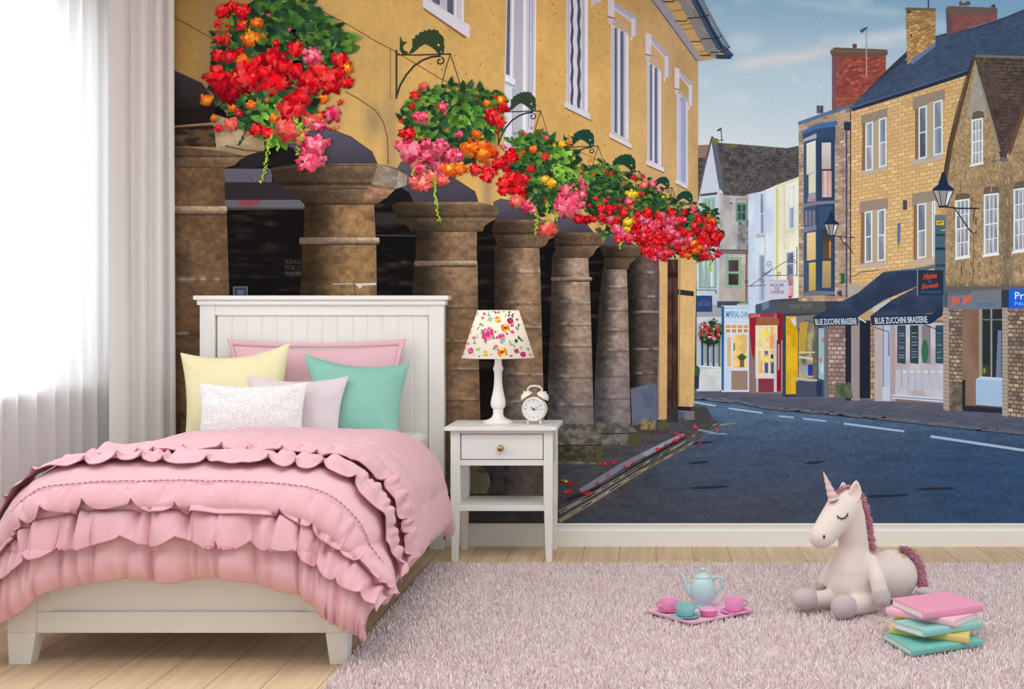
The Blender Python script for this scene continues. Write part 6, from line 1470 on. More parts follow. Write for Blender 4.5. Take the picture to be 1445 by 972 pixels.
p = Pic(); p.poly([(400, 206), (412, 208), (420, 216), (420, 232), (384, 234), (376, 226)], (28, 22, 24)); p.poly([(330, 212), (376, 212), (384, 234), (340, 238)], (40, 34, 36)); p.build('printed_shade', arc); p = Pic(); p.poly([(545, 276), (562, 262), (578, 272), (584, 286), (556, 290), (544, 296)], (26, 22, 24)); p.build('printed_shade', arc); p = Pic(); p.rect(MX0, 152, 304, 180, (36, 28, 26)); p.build('printed_shade', arc)
# ---- stone columns
def stone(seed, warm, dark, courses, blue=None, light=1.0, edge=.78):
    def fn(u, v, X, Y):
        n = fbm(X/26, Y/18, seed, 4); m = fbm(X/7, Y/5, seed+3, 3); g = fbm(X/2, Y/2, seed+5, 2)
        c = mixc(dark, warm, .38+.62*ss(.1, .8, n*.55+m*.5-.05))
        c = mixc(c, (160, 116, 76), ss(.6, .8, fbm(X/44, Y/24, seed+7, 3))*.26)
        c = mixc(c, (70, 58, 54), ss(.58, .8, fbm(X/24, Y/14, seed+8, 3))*.32)
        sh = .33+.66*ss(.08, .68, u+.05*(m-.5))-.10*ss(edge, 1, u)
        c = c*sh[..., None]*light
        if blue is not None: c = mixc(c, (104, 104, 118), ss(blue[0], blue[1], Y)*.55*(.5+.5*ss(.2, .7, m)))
        for yc, wd in courses:
            d = np.abs(Y-(yc+1.2*(fbm(X/12, X*0+yc, seed+11, 2)-.5)*2)); k = np.exp(-(d/wd)**2)*ss(.35, .6, vnoise(X/9, X*0+yc, seed+12))
            c = mixc(c, (176, 160, 146), k*.75*ss(.12, .5, u)); c = mixc(c, (48, 38, 34), np.exp(-((Y-yc-2.4)/1.1)**2)*.5)
        return c*(.86+.28*g)[..., None]*(.95+.10*m)[..., None]
    return fn
def capital(p, prof, seed, light=1.0, warm=(150, 120, 88), dark=(84, 66, 52)):
    """prof: list of (y, xl, xr)"""
    ys_, xl, xr = zip(*prof)
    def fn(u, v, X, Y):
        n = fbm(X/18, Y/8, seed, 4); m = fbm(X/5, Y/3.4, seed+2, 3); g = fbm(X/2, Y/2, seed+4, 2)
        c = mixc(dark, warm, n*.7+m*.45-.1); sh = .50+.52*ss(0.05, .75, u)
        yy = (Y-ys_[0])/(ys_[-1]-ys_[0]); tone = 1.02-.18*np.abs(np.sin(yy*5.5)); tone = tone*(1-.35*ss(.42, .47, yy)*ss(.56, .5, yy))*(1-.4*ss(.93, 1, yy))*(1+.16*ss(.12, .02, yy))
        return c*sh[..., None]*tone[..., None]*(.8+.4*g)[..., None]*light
    p.between(ys_, xl, xr, fn, step=1.7)
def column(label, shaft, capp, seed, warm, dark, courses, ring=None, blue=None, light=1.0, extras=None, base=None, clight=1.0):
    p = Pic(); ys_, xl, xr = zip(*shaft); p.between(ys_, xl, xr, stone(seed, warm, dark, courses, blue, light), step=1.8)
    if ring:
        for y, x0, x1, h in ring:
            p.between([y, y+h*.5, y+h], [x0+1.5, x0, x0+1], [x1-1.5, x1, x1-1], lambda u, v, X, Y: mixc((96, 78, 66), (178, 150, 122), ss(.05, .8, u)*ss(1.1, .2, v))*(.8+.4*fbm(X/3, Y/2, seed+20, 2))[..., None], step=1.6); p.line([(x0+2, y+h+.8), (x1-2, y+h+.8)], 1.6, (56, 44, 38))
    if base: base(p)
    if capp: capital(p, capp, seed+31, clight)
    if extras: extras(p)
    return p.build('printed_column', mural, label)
# far end pier and columns first, then nearer ones
def bC7(p):
    p.quad([(890, 548), (926, 540), (928, 606), (892, 606)], rough((84, 92, 110), (100, 104, 120), 16, 20, 401, .12), step=2.4)
    p.poly([(893, 600), (925, 596), (944, 604), (944, 612), (893, 612)], (70, 64, 58)); p.quad([(906, 590), (925, 594), (925, 606), (904, 606)], rough((98, 84, 66), (146, 122, 92), 4, 4, 402, .3), step=1.6); p.poly([(926, 595), (944, 590), (947, 600), (942, 606), (928, 607)], (74, 70, 56)); p.ell(936, 600, 9, 7, (84, 80, 62), n=10, jag=.2); p.ell(984, 580, 12, 8, (62, 60, 60), n=10, jag=.15); p.poly([(972, 586), (980, 572), (996, 574), (1005, 588), (995, 594), (975, 594)], (66, 64, 66)); p.ell(985, 573, 5, 2, (60, 92, 58), n=8, jag=.4); p.rect(941, 575, 957, 596, (58, 50, 50)); p.rect(966, 580, 980, 592, (120, 110, 106))
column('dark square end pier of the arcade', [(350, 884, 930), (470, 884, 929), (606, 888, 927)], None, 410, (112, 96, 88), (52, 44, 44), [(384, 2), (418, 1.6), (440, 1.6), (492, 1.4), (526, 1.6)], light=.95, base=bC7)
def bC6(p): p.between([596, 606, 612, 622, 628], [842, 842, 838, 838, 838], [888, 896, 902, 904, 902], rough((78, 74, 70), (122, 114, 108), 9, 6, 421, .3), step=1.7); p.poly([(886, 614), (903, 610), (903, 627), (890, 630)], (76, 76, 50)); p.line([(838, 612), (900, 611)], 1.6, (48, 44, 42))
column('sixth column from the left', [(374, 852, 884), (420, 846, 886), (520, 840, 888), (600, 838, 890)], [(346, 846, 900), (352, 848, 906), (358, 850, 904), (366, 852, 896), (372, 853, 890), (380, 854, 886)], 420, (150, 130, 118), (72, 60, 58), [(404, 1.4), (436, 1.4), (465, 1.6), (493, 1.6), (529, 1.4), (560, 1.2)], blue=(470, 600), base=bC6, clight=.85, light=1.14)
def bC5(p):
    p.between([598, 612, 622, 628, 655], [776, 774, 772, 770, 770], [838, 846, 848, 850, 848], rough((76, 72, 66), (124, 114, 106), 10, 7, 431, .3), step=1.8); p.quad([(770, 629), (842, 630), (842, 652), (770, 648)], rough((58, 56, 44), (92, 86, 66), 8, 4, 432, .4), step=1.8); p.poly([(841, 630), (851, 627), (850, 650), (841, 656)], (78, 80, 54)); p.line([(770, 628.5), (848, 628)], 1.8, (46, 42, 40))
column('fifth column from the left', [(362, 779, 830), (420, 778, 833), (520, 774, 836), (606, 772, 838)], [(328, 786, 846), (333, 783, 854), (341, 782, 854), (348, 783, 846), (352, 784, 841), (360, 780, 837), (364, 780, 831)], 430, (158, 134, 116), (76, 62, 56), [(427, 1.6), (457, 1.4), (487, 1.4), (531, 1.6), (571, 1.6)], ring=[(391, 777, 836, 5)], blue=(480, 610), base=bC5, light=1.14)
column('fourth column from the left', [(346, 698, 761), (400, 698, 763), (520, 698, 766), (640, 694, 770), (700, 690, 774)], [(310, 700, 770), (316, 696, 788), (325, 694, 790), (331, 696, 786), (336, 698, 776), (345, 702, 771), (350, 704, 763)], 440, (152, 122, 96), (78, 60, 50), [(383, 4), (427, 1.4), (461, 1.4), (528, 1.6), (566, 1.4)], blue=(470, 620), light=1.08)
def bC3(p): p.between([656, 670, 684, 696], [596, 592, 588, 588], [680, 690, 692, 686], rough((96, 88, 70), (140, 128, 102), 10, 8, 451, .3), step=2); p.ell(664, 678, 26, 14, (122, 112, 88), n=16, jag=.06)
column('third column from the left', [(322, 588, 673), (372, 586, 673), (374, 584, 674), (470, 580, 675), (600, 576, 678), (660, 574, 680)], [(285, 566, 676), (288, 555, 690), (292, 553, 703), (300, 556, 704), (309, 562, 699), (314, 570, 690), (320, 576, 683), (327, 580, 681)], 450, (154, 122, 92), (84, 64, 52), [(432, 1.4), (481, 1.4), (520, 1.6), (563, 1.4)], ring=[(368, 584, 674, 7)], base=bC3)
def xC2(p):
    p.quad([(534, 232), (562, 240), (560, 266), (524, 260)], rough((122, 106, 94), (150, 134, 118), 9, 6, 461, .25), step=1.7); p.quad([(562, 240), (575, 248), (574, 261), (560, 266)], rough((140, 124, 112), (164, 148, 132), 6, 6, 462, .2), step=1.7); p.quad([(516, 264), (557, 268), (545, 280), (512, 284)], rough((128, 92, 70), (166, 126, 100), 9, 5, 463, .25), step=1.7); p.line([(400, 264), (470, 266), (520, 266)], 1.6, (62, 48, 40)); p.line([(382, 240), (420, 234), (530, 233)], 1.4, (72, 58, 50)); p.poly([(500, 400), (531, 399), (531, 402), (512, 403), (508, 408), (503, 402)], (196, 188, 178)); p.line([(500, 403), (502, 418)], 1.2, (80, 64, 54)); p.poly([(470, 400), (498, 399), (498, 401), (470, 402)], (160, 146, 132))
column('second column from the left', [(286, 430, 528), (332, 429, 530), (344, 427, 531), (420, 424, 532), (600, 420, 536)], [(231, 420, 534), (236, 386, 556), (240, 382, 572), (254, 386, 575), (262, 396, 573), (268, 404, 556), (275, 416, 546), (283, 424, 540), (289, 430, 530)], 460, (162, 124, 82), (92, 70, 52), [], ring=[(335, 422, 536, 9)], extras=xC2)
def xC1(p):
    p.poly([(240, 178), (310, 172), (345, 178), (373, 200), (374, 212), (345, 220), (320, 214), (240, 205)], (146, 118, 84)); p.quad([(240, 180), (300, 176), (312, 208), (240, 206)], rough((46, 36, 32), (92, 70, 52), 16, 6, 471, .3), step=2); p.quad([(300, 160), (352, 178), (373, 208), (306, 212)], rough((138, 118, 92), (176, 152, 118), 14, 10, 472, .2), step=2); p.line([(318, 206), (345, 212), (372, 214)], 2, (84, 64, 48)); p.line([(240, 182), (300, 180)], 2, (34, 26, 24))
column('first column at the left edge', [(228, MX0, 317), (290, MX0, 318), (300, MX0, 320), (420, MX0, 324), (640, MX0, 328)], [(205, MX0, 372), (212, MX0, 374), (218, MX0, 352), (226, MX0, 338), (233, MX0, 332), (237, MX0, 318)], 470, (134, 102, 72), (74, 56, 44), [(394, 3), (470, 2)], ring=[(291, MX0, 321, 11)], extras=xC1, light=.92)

# ---- hanging baskets
PAL = {'r': [(226, 22, 34), (204, 12, 28), (240, 44, 46), (182, 8, 24), (246, 70, 66)], 'd': [(150, 10, 24), (176, 14, 30), (196, 22, 36)], 'p': [(240, 84, 110), (248, 128, 142), (226, 56, 92), (250, 104, 122), (206, 36, 76)],
       'c': [(244, 96, 84), (250, 132, 112), (232, 66, 66), (248, 112, 96)], 'o': [(244, 112, 26), (250, 144, 44), (232, 84, 24), (246, 92, 40)], 'y': [(246, 188, 44), (250, 206, 78), (232, 158, 30)], 'w': [(232, 214, 222), (214, 120, 170)]}
GRN = [(40, 68, 32), (52, 86, 36), (30, 52, 28), (70, 100, 40), (42, 74, 48), (32, 58, 40), (80, 106, 44)]
DGR = [(26, 42, 26), (34, 54, 30), (22, 36, 28), (44, 64, 34)]
class Bq(Pic):
    def start(s, n=60): s.b0 = LEVEL[0]+1; LEVEL[0] += n; s.n = n; s.i = 0; return s
    def L(s): return s.b0 + rnd.randrange(s.n)
    def leaf(s, x, y, l, pal=GRN, lo=0, hi=.55):
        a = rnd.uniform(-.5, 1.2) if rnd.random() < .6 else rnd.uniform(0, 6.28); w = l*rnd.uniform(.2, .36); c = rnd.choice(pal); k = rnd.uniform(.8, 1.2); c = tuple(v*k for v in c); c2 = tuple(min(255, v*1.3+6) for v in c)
        dx, dy = math.cos(a), math.sin(a); lv = s.b0+1+s.n*(lo+(hi-lo)*rnd.random())
        pts_ = [(x, y), (x+dx*l*.35-dy*w, y+dy*l*.35+dx*w), (x+dx*l*.7-dy*w*.7, y+dy*l*.7+dx*w*.7), (x+dx*l, y+dy*l), (x+dx*l*.65+dy*w*.7, y+dy*l*.65-dx*w*.7), (x+dx*l*.3+dy*w, y+dy*l*.3-dx*w)]
        s.poly(pts_, [c, c, c2, c2, c2, c], lv=lv)
    def leaves(s, cx_, cy_, rx, ry, n, l, pal=GRN, lo=0, hi=.5, jag=.9):
        for k in range(n):
            a = rnd.uniform(0, 6.28); r = math.sqrt(rnd.random())*1.0; s.leaf(cx_+rx*r*math.cos(a), cy_+ry*r*math.sin(a), l*rnd.uniform(.6, 1.25), pal, lo, hi)
    def flower(s, x, y, r, key, front=None):
        pal = PAL[key]; base = s.b0 + s.n*.42 + rnd.random()*(s.n*.55-28); idx = 0
        sh = rnd.uniform(.88, 1.1)
        for rr, kk, m in ((.80, .78, 11 if r > 5 else 5), (.54, .92, 8 if r > 5 else 3), (.28, 1.04, 5 if r > 5 else 2), (.08, 1.12, 2 if r > 5 else 1)):
            a0 = rnd.uniform(0, 6.28)
            for k in range(m):
                a = a0+6.28*k/m+rnd.uniform(-.35, .35); px_, py_ = x+r*rr*math.cos(a)*rnd.uniform(.75, 1.2), y+r*rr*math.sin(a)*rnd.uniform(.7, 1.05)
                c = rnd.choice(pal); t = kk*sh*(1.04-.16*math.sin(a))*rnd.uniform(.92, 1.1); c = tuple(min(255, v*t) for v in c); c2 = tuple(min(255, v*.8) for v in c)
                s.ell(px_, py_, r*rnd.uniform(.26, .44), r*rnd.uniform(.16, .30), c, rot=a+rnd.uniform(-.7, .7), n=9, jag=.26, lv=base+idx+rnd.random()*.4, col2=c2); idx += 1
    def trail(s, pts_, w=4, pal=((140, 168, 48), (116, 146, 40), (164, 186, 66))):
        for i in range(len(pts_)-1):
            (x0, y0), (x1, y1) = pts_[i], pts_[i+1]; n = int(math.hypot(x1-x0, y1-y0)/1.6)+1
            for k in range(n):
                t = k/n; s.ell(x0+(x1-x0)*t+rnd.uniform(-w, w)*.6, y0+(y1-y0)*t, rnd.uniform(1.1, 2.2), rnd.uniform(.9, 1.7), rnd.choice(pal), rot=rnd.uniform(0, 3), n=6, lv=s.b0+s.n-rnd.random()*40)
def crop(x, y, o, s): return o[0]+x*s, o[1]+y*s
def fish(p, x0, y0, w, col=(46, 62, 46), tailv=True):
    """fish bracket silhouette: (x0,y0) top-left of the fish, w its width"""
    k = w/290.
    def T(x, y): return (x0+(x-108)*k, y0+(y-185)*k)
    body = [(160, 352), (190, 300), (188, 250), (206, 244), (208, 226), (230, 222), (236, 206), (258, 204), (266, 192), (286, 196), (296, 184), (314, 194), (328, 184), (342, 196), (354, 190), (362, 212), (386, 232), (394, 262), (390, 282), (398, 296), (392, 318), (394, 336), (378, 346), (352, 342), (330, 316), (300, 296), (270, 282), (236, 302), (200, 336)]
    p.poly([T(*q) for q in body], col)
    if tailv: p.poly([T(*q) for q in [(110, 225), (128, 265), (160, 268), (140, 284), (130, 300), (136, 322), (160, 330), (160, 354), (126, 346), (108, 318), (110, 280)]], col)
    p.ell(*T(357, 288), 7*k, 8*k, (206, 186, 130), n=8); p.ell(*T(374, 332), 4*k, 6*k, (206, 186, 130), n=6)
    p.line([T(82, 350), T(200, 352), T(436, 345)], max(1.1, 9*k), (52, 44, 44)); 
    return T, k
def bracket(p, T, k, full=True):
    ir = (54, 54, 52)
    if full: p.line([T(88, 318), T(88, 632)], max(1.2, 12*k), ir); p.line([T(90, 612), T(112, 545), T(150, 480), T(200, 422), T(255, 385), T(310, 364), T(372, 358)], max(1.2, 13*k), ir)
    else: p.line([T(150, 480), T(200, 422), T(255, 385), T(310, 364), T(372, 358)], max(1, 12*k), ir)
    c = T(366, 390); p.line([(c[0]+28*k*(1-t*.75)*math.cos(-1.2+t*6.5), c[1]+28*k*(1-t*.75)*math.sin(-1.2+t*6.5)) for t in np.linspace(0, 1, 18)], max(.9, 10*k), ir)
    p.line([T(434, 340), T(400, 450), T(360, 610)], max(.9, 6*k), (70, 56, 50)); p.line([T(434, 350), T(470, 460), T(500, 560)], max(.9, 6*k), (84, 66, 54))
def basket(label, blob_, leaves_, flowers, scatter, trails, fishspec, nlev=500, llen=9):
    q = Bq(); q.start(nlev)
    for (cx_, cy_, rx, ry, n) in blob_: q.ell(cx_, cy_, rx, ry, (34, 48, 30), n=22, jag=.10, lv=q.b0)
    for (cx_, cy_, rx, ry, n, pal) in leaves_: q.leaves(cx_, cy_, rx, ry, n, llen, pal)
    for x, y, r, key in flowers: q.flower(x, y, r, key)
    for (cx_, cy_, rx, ry, n, r, keys) in scatter:
        for k in range(n):
            a = rnd.uniform(0, 6.28); d = math.sqrt(rnd.random()); q.flower(cx_+rx*d*math.cos(a), cy_+ry*d*math.sin(a), r*rnd.uniform(.65, 1.25), rnd.choice(keys))
    for t in trails: q.trail(*t) if isinstance(t, tuple) and isinstance(t[0], list) else q.trail(t)
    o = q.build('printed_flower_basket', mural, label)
    return o
def fishpart(parent, *specs):
    p = Pic()
    for (x0, y0, w, full, col) in specs:
        T, k = fish(p, x0, y0, w, col); bracket(p, T, k, full)
    p.build('printed_fish_bracket', parent, 'dark green fish-shaped wall bracket')
DF_ = (42, 64, 44); DF2 = (28, 66, 58); DF3 = (36, 60, 42)
# brackets hang behind the flowers: draw them first on a part of their own, then hand them to their baskets afterwards
def fishpic(specs):
    p = Pic()
    for (x0, y0, w, full, col) in specs:
        T, k = fish(p, x0, y0, w, col); bracket(p, T, k, full)
    return p
fp = [fishpic([s_]) for s_ in ((564, 41, 64, True, (54, 66, 44)), (707, 129, 50, True, (50, 68, 52)), (795, 182, 44, True, (28, 66, 58)), (852, 217, 45.5, True, (32, 66, 48)), (916, 249, 29, False, (30, 62, 56)), (946, 269, 32, False, (28, 64, 52)))]
# 6 (farthest) ... 1 (nearest)
c7 = lambda x, y, r, k: (*crop(x, y, (790, 170), .18), r*.18, k)
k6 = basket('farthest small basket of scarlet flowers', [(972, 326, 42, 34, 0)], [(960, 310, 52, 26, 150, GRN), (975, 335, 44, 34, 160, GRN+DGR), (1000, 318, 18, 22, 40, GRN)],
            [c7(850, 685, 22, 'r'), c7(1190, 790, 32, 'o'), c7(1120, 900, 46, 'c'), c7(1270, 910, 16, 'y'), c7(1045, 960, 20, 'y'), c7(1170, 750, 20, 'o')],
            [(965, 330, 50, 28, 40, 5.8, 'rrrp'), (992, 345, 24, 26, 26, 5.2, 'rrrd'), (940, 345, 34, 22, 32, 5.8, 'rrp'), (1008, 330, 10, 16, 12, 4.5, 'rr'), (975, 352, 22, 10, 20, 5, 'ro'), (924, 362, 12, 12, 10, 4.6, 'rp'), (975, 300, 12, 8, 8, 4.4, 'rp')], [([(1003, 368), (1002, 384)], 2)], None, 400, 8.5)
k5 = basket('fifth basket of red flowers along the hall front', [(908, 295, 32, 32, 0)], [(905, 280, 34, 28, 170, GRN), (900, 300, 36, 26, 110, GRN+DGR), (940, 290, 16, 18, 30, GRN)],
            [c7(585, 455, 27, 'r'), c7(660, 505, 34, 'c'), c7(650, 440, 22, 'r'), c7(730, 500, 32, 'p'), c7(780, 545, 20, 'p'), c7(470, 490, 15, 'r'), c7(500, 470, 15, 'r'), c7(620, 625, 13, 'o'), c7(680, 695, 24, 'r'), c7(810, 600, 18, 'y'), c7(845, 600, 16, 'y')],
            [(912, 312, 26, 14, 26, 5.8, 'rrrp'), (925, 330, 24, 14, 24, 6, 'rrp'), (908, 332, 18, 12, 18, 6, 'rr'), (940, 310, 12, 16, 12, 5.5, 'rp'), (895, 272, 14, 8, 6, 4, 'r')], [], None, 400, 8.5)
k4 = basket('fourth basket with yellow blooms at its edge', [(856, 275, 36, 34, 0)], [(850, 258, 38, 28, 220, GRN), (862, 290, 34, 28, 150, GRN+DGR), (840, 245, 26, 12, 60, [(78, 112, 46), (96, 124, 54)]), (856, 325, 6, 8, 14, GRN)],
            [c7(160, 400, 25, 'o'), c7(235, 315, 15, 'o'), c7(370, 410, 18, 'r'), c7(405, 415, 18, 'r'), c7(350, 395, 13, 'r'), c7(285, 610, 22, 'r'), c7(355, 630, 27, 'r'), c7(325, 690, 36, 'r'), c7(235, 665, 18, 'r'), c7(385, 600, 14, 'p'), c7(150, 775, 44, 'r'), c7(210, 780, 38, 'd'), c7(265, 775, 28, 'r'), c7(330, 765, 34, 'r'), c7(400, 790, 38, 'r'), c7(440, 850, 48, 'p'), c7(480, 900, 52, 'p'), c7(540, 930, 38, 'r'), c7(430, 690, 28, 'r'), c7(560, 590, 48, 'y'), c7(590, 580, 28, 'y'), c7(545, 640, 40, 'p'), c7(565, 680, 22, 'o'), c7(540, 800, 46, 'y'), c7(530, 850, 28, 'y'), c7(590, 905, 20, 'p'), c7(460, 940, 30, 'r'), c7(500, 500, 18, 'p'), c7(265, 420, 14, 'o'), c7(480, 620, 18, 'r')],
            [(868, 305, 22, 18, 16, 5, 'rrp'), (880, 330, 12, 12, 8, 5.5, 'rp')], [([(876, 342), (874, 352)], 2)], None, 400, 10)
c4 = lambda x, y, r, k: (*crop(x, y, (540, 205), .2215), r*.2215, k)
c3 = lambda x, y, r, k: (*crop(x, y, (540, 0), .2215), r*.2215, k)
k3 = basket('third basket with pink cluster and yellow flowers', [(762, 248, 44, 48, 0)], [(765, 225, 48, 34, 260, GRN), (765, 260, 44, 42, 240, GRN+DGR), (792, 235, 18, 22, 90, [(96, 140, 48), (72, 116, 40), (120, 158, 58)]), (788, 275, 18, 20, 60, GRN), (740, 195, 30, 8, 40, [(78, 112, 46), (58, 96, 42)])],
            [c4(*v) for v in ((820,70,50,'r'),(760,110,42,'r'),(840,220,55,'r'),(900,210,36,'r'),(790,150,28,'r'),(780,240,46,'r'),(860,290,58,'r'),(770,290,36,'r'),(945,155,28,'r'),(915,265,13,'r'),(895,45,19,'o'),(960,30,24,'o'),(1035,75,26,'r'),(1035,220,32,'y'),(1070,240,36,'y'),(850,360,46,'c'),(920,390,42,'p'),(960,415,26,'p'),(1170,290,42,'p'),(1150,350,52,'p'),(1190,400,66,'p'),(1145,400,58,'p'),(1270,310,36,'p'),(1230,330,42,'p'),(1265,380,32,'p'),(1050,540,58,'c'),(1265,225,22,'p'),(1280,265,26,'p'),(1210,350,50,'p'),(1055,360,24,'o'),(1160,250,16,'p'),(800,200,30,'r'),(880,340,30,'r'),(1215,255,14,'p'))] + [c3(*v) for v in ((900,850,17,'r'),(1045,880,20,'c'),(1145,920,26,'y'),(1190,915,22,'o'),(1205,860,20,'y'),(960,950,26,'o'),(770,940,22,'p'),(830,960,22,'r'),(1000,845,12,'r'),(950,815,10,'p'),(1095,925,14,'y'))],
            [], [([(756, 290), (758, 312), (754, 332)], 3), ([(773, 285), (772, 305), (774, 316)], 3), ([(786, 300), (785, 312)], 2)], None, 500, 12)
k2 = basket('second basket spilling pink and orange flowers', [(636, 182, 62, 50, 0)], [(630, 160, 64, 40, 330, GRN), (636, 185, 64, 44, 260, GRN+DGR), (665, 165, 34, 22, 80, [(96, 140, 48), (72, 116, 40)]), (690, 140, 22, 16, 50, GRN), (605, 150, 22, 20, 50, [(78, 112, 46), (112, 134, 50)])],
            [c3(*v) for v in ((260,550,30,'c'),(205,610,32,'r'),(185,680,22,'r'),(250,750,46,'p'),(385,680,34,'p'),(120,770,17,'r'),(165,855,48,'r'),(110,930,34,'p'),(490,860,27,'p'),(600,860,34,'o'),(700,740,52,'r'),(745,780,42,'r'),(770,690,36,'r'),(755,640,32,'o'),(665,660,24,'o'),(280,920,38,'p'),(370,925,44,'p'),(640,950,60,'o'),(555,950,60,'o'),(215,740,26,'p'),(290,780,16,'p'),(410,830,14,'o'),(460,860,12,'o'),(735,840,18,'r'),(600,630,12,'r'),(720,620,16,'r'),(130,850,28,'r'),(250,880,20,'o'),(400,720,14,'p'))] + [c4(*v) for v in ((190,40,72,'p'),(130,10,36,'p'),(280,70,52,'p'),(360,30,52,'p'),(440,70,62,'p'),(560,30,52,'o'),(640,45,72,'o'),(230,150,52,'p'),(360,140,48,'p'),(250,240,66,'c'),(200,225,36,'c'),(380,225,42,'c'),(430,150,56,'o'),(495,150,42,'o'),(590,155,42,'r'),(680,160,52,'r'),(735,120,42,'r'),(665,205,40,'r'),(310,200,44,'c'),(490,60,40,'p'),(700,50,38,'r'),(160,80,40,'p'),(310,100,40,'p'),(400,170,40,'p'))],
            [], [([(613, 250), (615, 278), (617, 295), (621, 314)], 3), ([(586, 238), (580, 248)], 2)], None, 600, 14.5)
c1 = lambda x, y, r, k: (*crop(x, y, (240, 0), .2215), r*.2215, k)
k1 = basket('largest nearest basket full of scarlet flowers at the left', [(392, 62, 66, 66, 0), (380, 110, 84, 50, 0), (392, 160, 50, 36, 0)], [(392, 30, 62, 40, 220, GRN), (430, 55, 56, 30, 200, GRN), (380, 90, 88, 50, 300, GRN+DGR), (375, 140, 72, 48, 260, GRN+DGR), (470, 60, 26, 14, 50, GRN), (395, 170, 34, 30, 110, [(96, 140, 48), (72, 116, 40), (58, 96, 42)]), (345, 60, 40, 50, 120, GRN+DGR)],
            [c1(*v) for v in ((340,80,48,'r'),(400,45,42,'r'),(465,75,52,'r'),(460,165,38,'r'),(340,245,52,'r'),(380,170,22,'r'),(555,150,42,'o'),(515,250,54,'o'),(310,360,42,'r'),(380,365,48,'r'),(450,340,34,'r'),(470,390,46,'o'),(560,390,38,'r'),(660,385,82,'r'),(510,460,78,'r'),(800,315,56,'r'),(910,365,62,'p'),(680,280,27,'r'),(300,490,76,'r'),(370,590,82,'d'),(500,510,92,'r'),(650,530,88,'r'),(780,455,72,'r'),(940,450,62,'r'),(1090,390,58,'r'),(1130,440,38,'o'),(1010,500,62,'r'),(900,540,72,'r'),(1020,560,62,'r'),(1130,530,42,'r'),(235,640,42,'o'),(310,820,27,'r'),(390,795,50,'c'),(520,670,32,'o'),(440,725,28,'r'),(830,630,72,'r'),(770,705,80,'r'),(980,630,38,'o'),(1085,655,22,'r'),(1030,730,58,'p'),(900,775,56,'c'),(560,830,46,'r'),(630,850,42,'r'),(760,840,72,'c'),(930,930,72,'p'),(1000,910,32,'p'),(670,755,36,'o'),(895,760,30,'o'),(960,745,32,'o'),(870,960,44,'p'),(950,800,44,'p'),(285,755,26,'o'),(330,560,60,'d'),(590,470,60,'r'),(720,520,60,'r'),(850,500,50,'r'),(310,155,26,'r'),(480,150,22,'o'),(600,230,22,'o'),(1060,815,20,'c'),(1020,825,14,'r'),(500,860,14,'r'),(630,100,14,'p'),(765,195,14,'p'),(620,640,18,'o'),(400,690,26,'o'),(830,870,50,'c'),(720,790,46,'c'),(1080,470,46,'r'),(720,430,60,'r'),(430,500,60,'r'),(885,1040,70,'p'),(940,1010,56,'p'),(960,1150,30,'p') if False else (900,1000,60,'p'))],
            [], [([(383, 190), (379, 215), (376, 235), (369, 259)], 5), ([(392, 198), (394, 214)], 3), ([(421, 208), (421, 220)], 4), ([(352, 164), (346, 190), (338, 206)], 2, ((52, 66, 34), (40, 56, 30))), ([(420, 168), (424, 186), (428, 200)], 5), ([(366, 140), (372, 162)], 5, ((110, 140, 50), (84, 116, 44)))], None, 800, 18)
for par, pic in zip((k2, k3, k4, k5, k6, k6), (fp[0], fp[1], fp[2], fp[3], fp[4], fp[5])):
    pic.build('printed_fish_bracket', par, 'dark green fish-shaped iron bracket')
# small far basket in front of the grey house
q = Bq(); q.start(160); q.ell(1002, 470, 15, 17, (36, 54, 36), n=16, jag=.12, lv=q.b0); q.leaves(1002, 468, 15, 18, 70, 5)
for k in range(34):
    a = rnd.uniform(0, 6.28); d = math.sqrt(rnd.random()); q.flower(1002+16*d*math.cos(a), 466+14*d*math.sin(a), rnd.uniform(1.8, 3), rnd.choice('rpppw'))
q.build('printed_flower_basket', mural, 'tiny round basket by the shops in the distance')
# fallen petals on the near pavement
for x, y, l in ((854, 653, 9), (865, 652, 8), (885, 657, 8), (893, 651, 3), (859, 669, 5), (842, 681, 5), (828, 696, 10), (802, 693, 9), (798, 678, 8), (953, 621, 8), (961, 616, 6), (928, 633, 5), (940, 626, 3), (982, 601, 6), (1013, 608, 5), (955, 611, 4), (988, 625, 3), (806, 683, 6)):
    p = Pic(); p.up(2)
    for k in range(5): p.ell(x+rnd.uniform(-l, l)*.5, y+rnd.uniform(-1.6, 1.6), l*rnd.uniform(.2, .42), rnd.uniform(.8, 1.8), rnd.choice([(214, 22, 44), (180, 14, 36), (236, 60, 76)]) if x != 798 else rnd.choice([(226, 180, 50), (210, 90, 60)]), n=7, jag=.25, rot=rnd.uniform(-.4, .4), lv=p.lv+k)
    p.up(6); p.build('printed_petals', mural)
print('MURAL LEVELS', LEVEL[0], LEVEL[0]*LSTEP)
WORLD, WINDOW, OVERHEAD_FILL, SUN, SUN_DIR, EXPO = .90, 74.0, 67.0, 0.0, (0, 0, -1), 0.0
WCOL = (.85, .97, 1.04, 1)
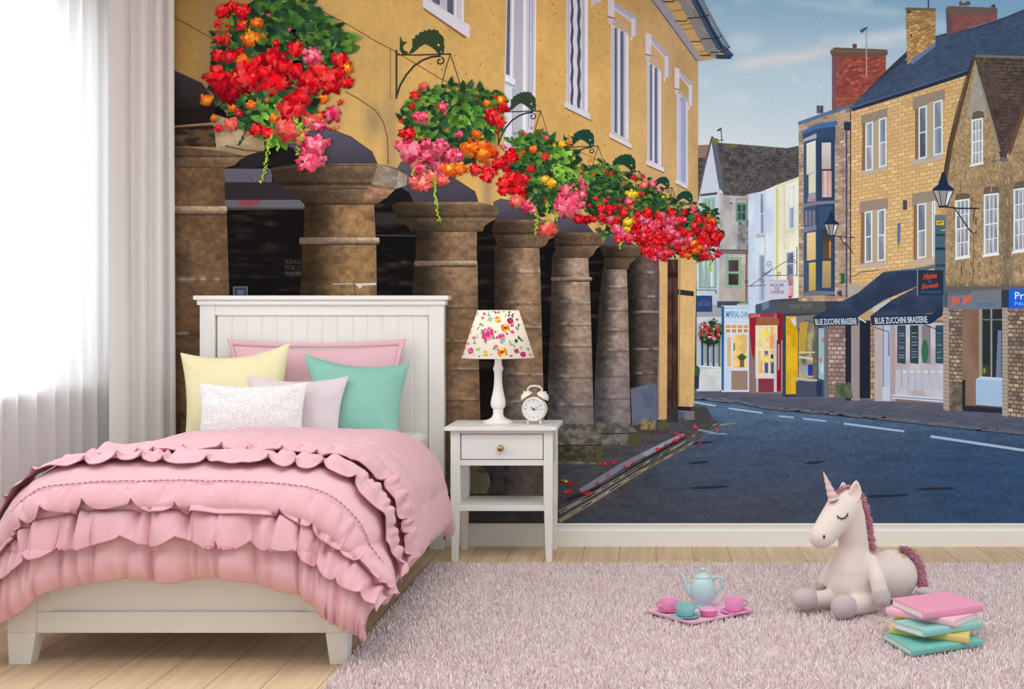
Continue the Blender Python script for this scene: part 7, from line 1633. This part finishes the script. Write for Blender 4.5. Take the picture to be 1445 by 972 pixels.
# ---------------------------------------------------------------- light, sky, camera
w = bpy.data.worlds.new('Daylight'); SC.world = w; w.use_nodes = True
bg = w.node_tree.nodes['Background']; bg.inputs['Color'].default_value = WCOL; bg.inputs['Strength'].default_value = WORLD
al = bpy.data.lights.new('window_daylight', 'AREA'); al.shape = 'RECTANGLE'; al.size = 2.6; al.size_y = 1.8; al.energy = WINDOW; al.color = (.97, 1, .99)
ao = bpy.data.objects.new('window_daylight', al); COL.objects.link(ao); ao.location = (X0-.40, 4.48, 1.75); ao.rotation_euler = (0, math.radians(-90), 0)
cl_ = bpy.data.lights.new('overhead_fill_light', 'AREA'); cl_.shape = 'RECTANGLE'; cl_.size = 3.6; cl_.size_y = 2.6; cl_.energy = OVERHEAD_FILL; cl_.color = (.96, 1, 1)  # unseen soft fill without a fixture, added to brighten floor and rug
clo = bpy.data.objects.new('overhead_fill_light', cl_); COL.objects.link(clo); clo.location = (.1, 3.2, ZC-.02)
if SUN:
    sl_ = bpy.data.lights.new('sun', 'SUN'); sl_.energy = SUN; sl_.angle = math.radians(14); sl_.color = (1, .97, .93)
    so_ = bpy.data.objects.new('sun', sl_); COL.objects.link(so_); so_.rotation_euler = Vector(SUN_DIR).to_track_quat('-Z', 'Y').to_euler()
cam = bpy.data.cameras.new('camera'); co = bpy.data.objects.new('camera', cam); COL.objects.link(co); SC.camera = co
co.location = (0, 0, CH); co.rotation_euler = (math.radians(90), 0, 0)
cam.sensor_width = 36; cam.lens = F/1445*36; cam.shift_x = (722.5-CX)/1445; cam.shift_y = (CY-486)/1445; cam.clip_start = .05
vs_ = SC.view_settings; vs_.view_transform = 'Standard'; vs_.look = 'None'; vs_.gamma = 1; vs_.exposure = EXPO; vs_.use_curve_mapping = False
SC.display_settings.display_device = 'sRGB'
SC.cycles.max_bounces = 10; SC.cycles.diffuse_bounces = 5; SC.cycles.transparent_max_bounces = 12
SC.cycles.caustics_reflective = False; SC.cycles.caustics_refractive = False; SC.cycles.sample_clamp_indirect = 6
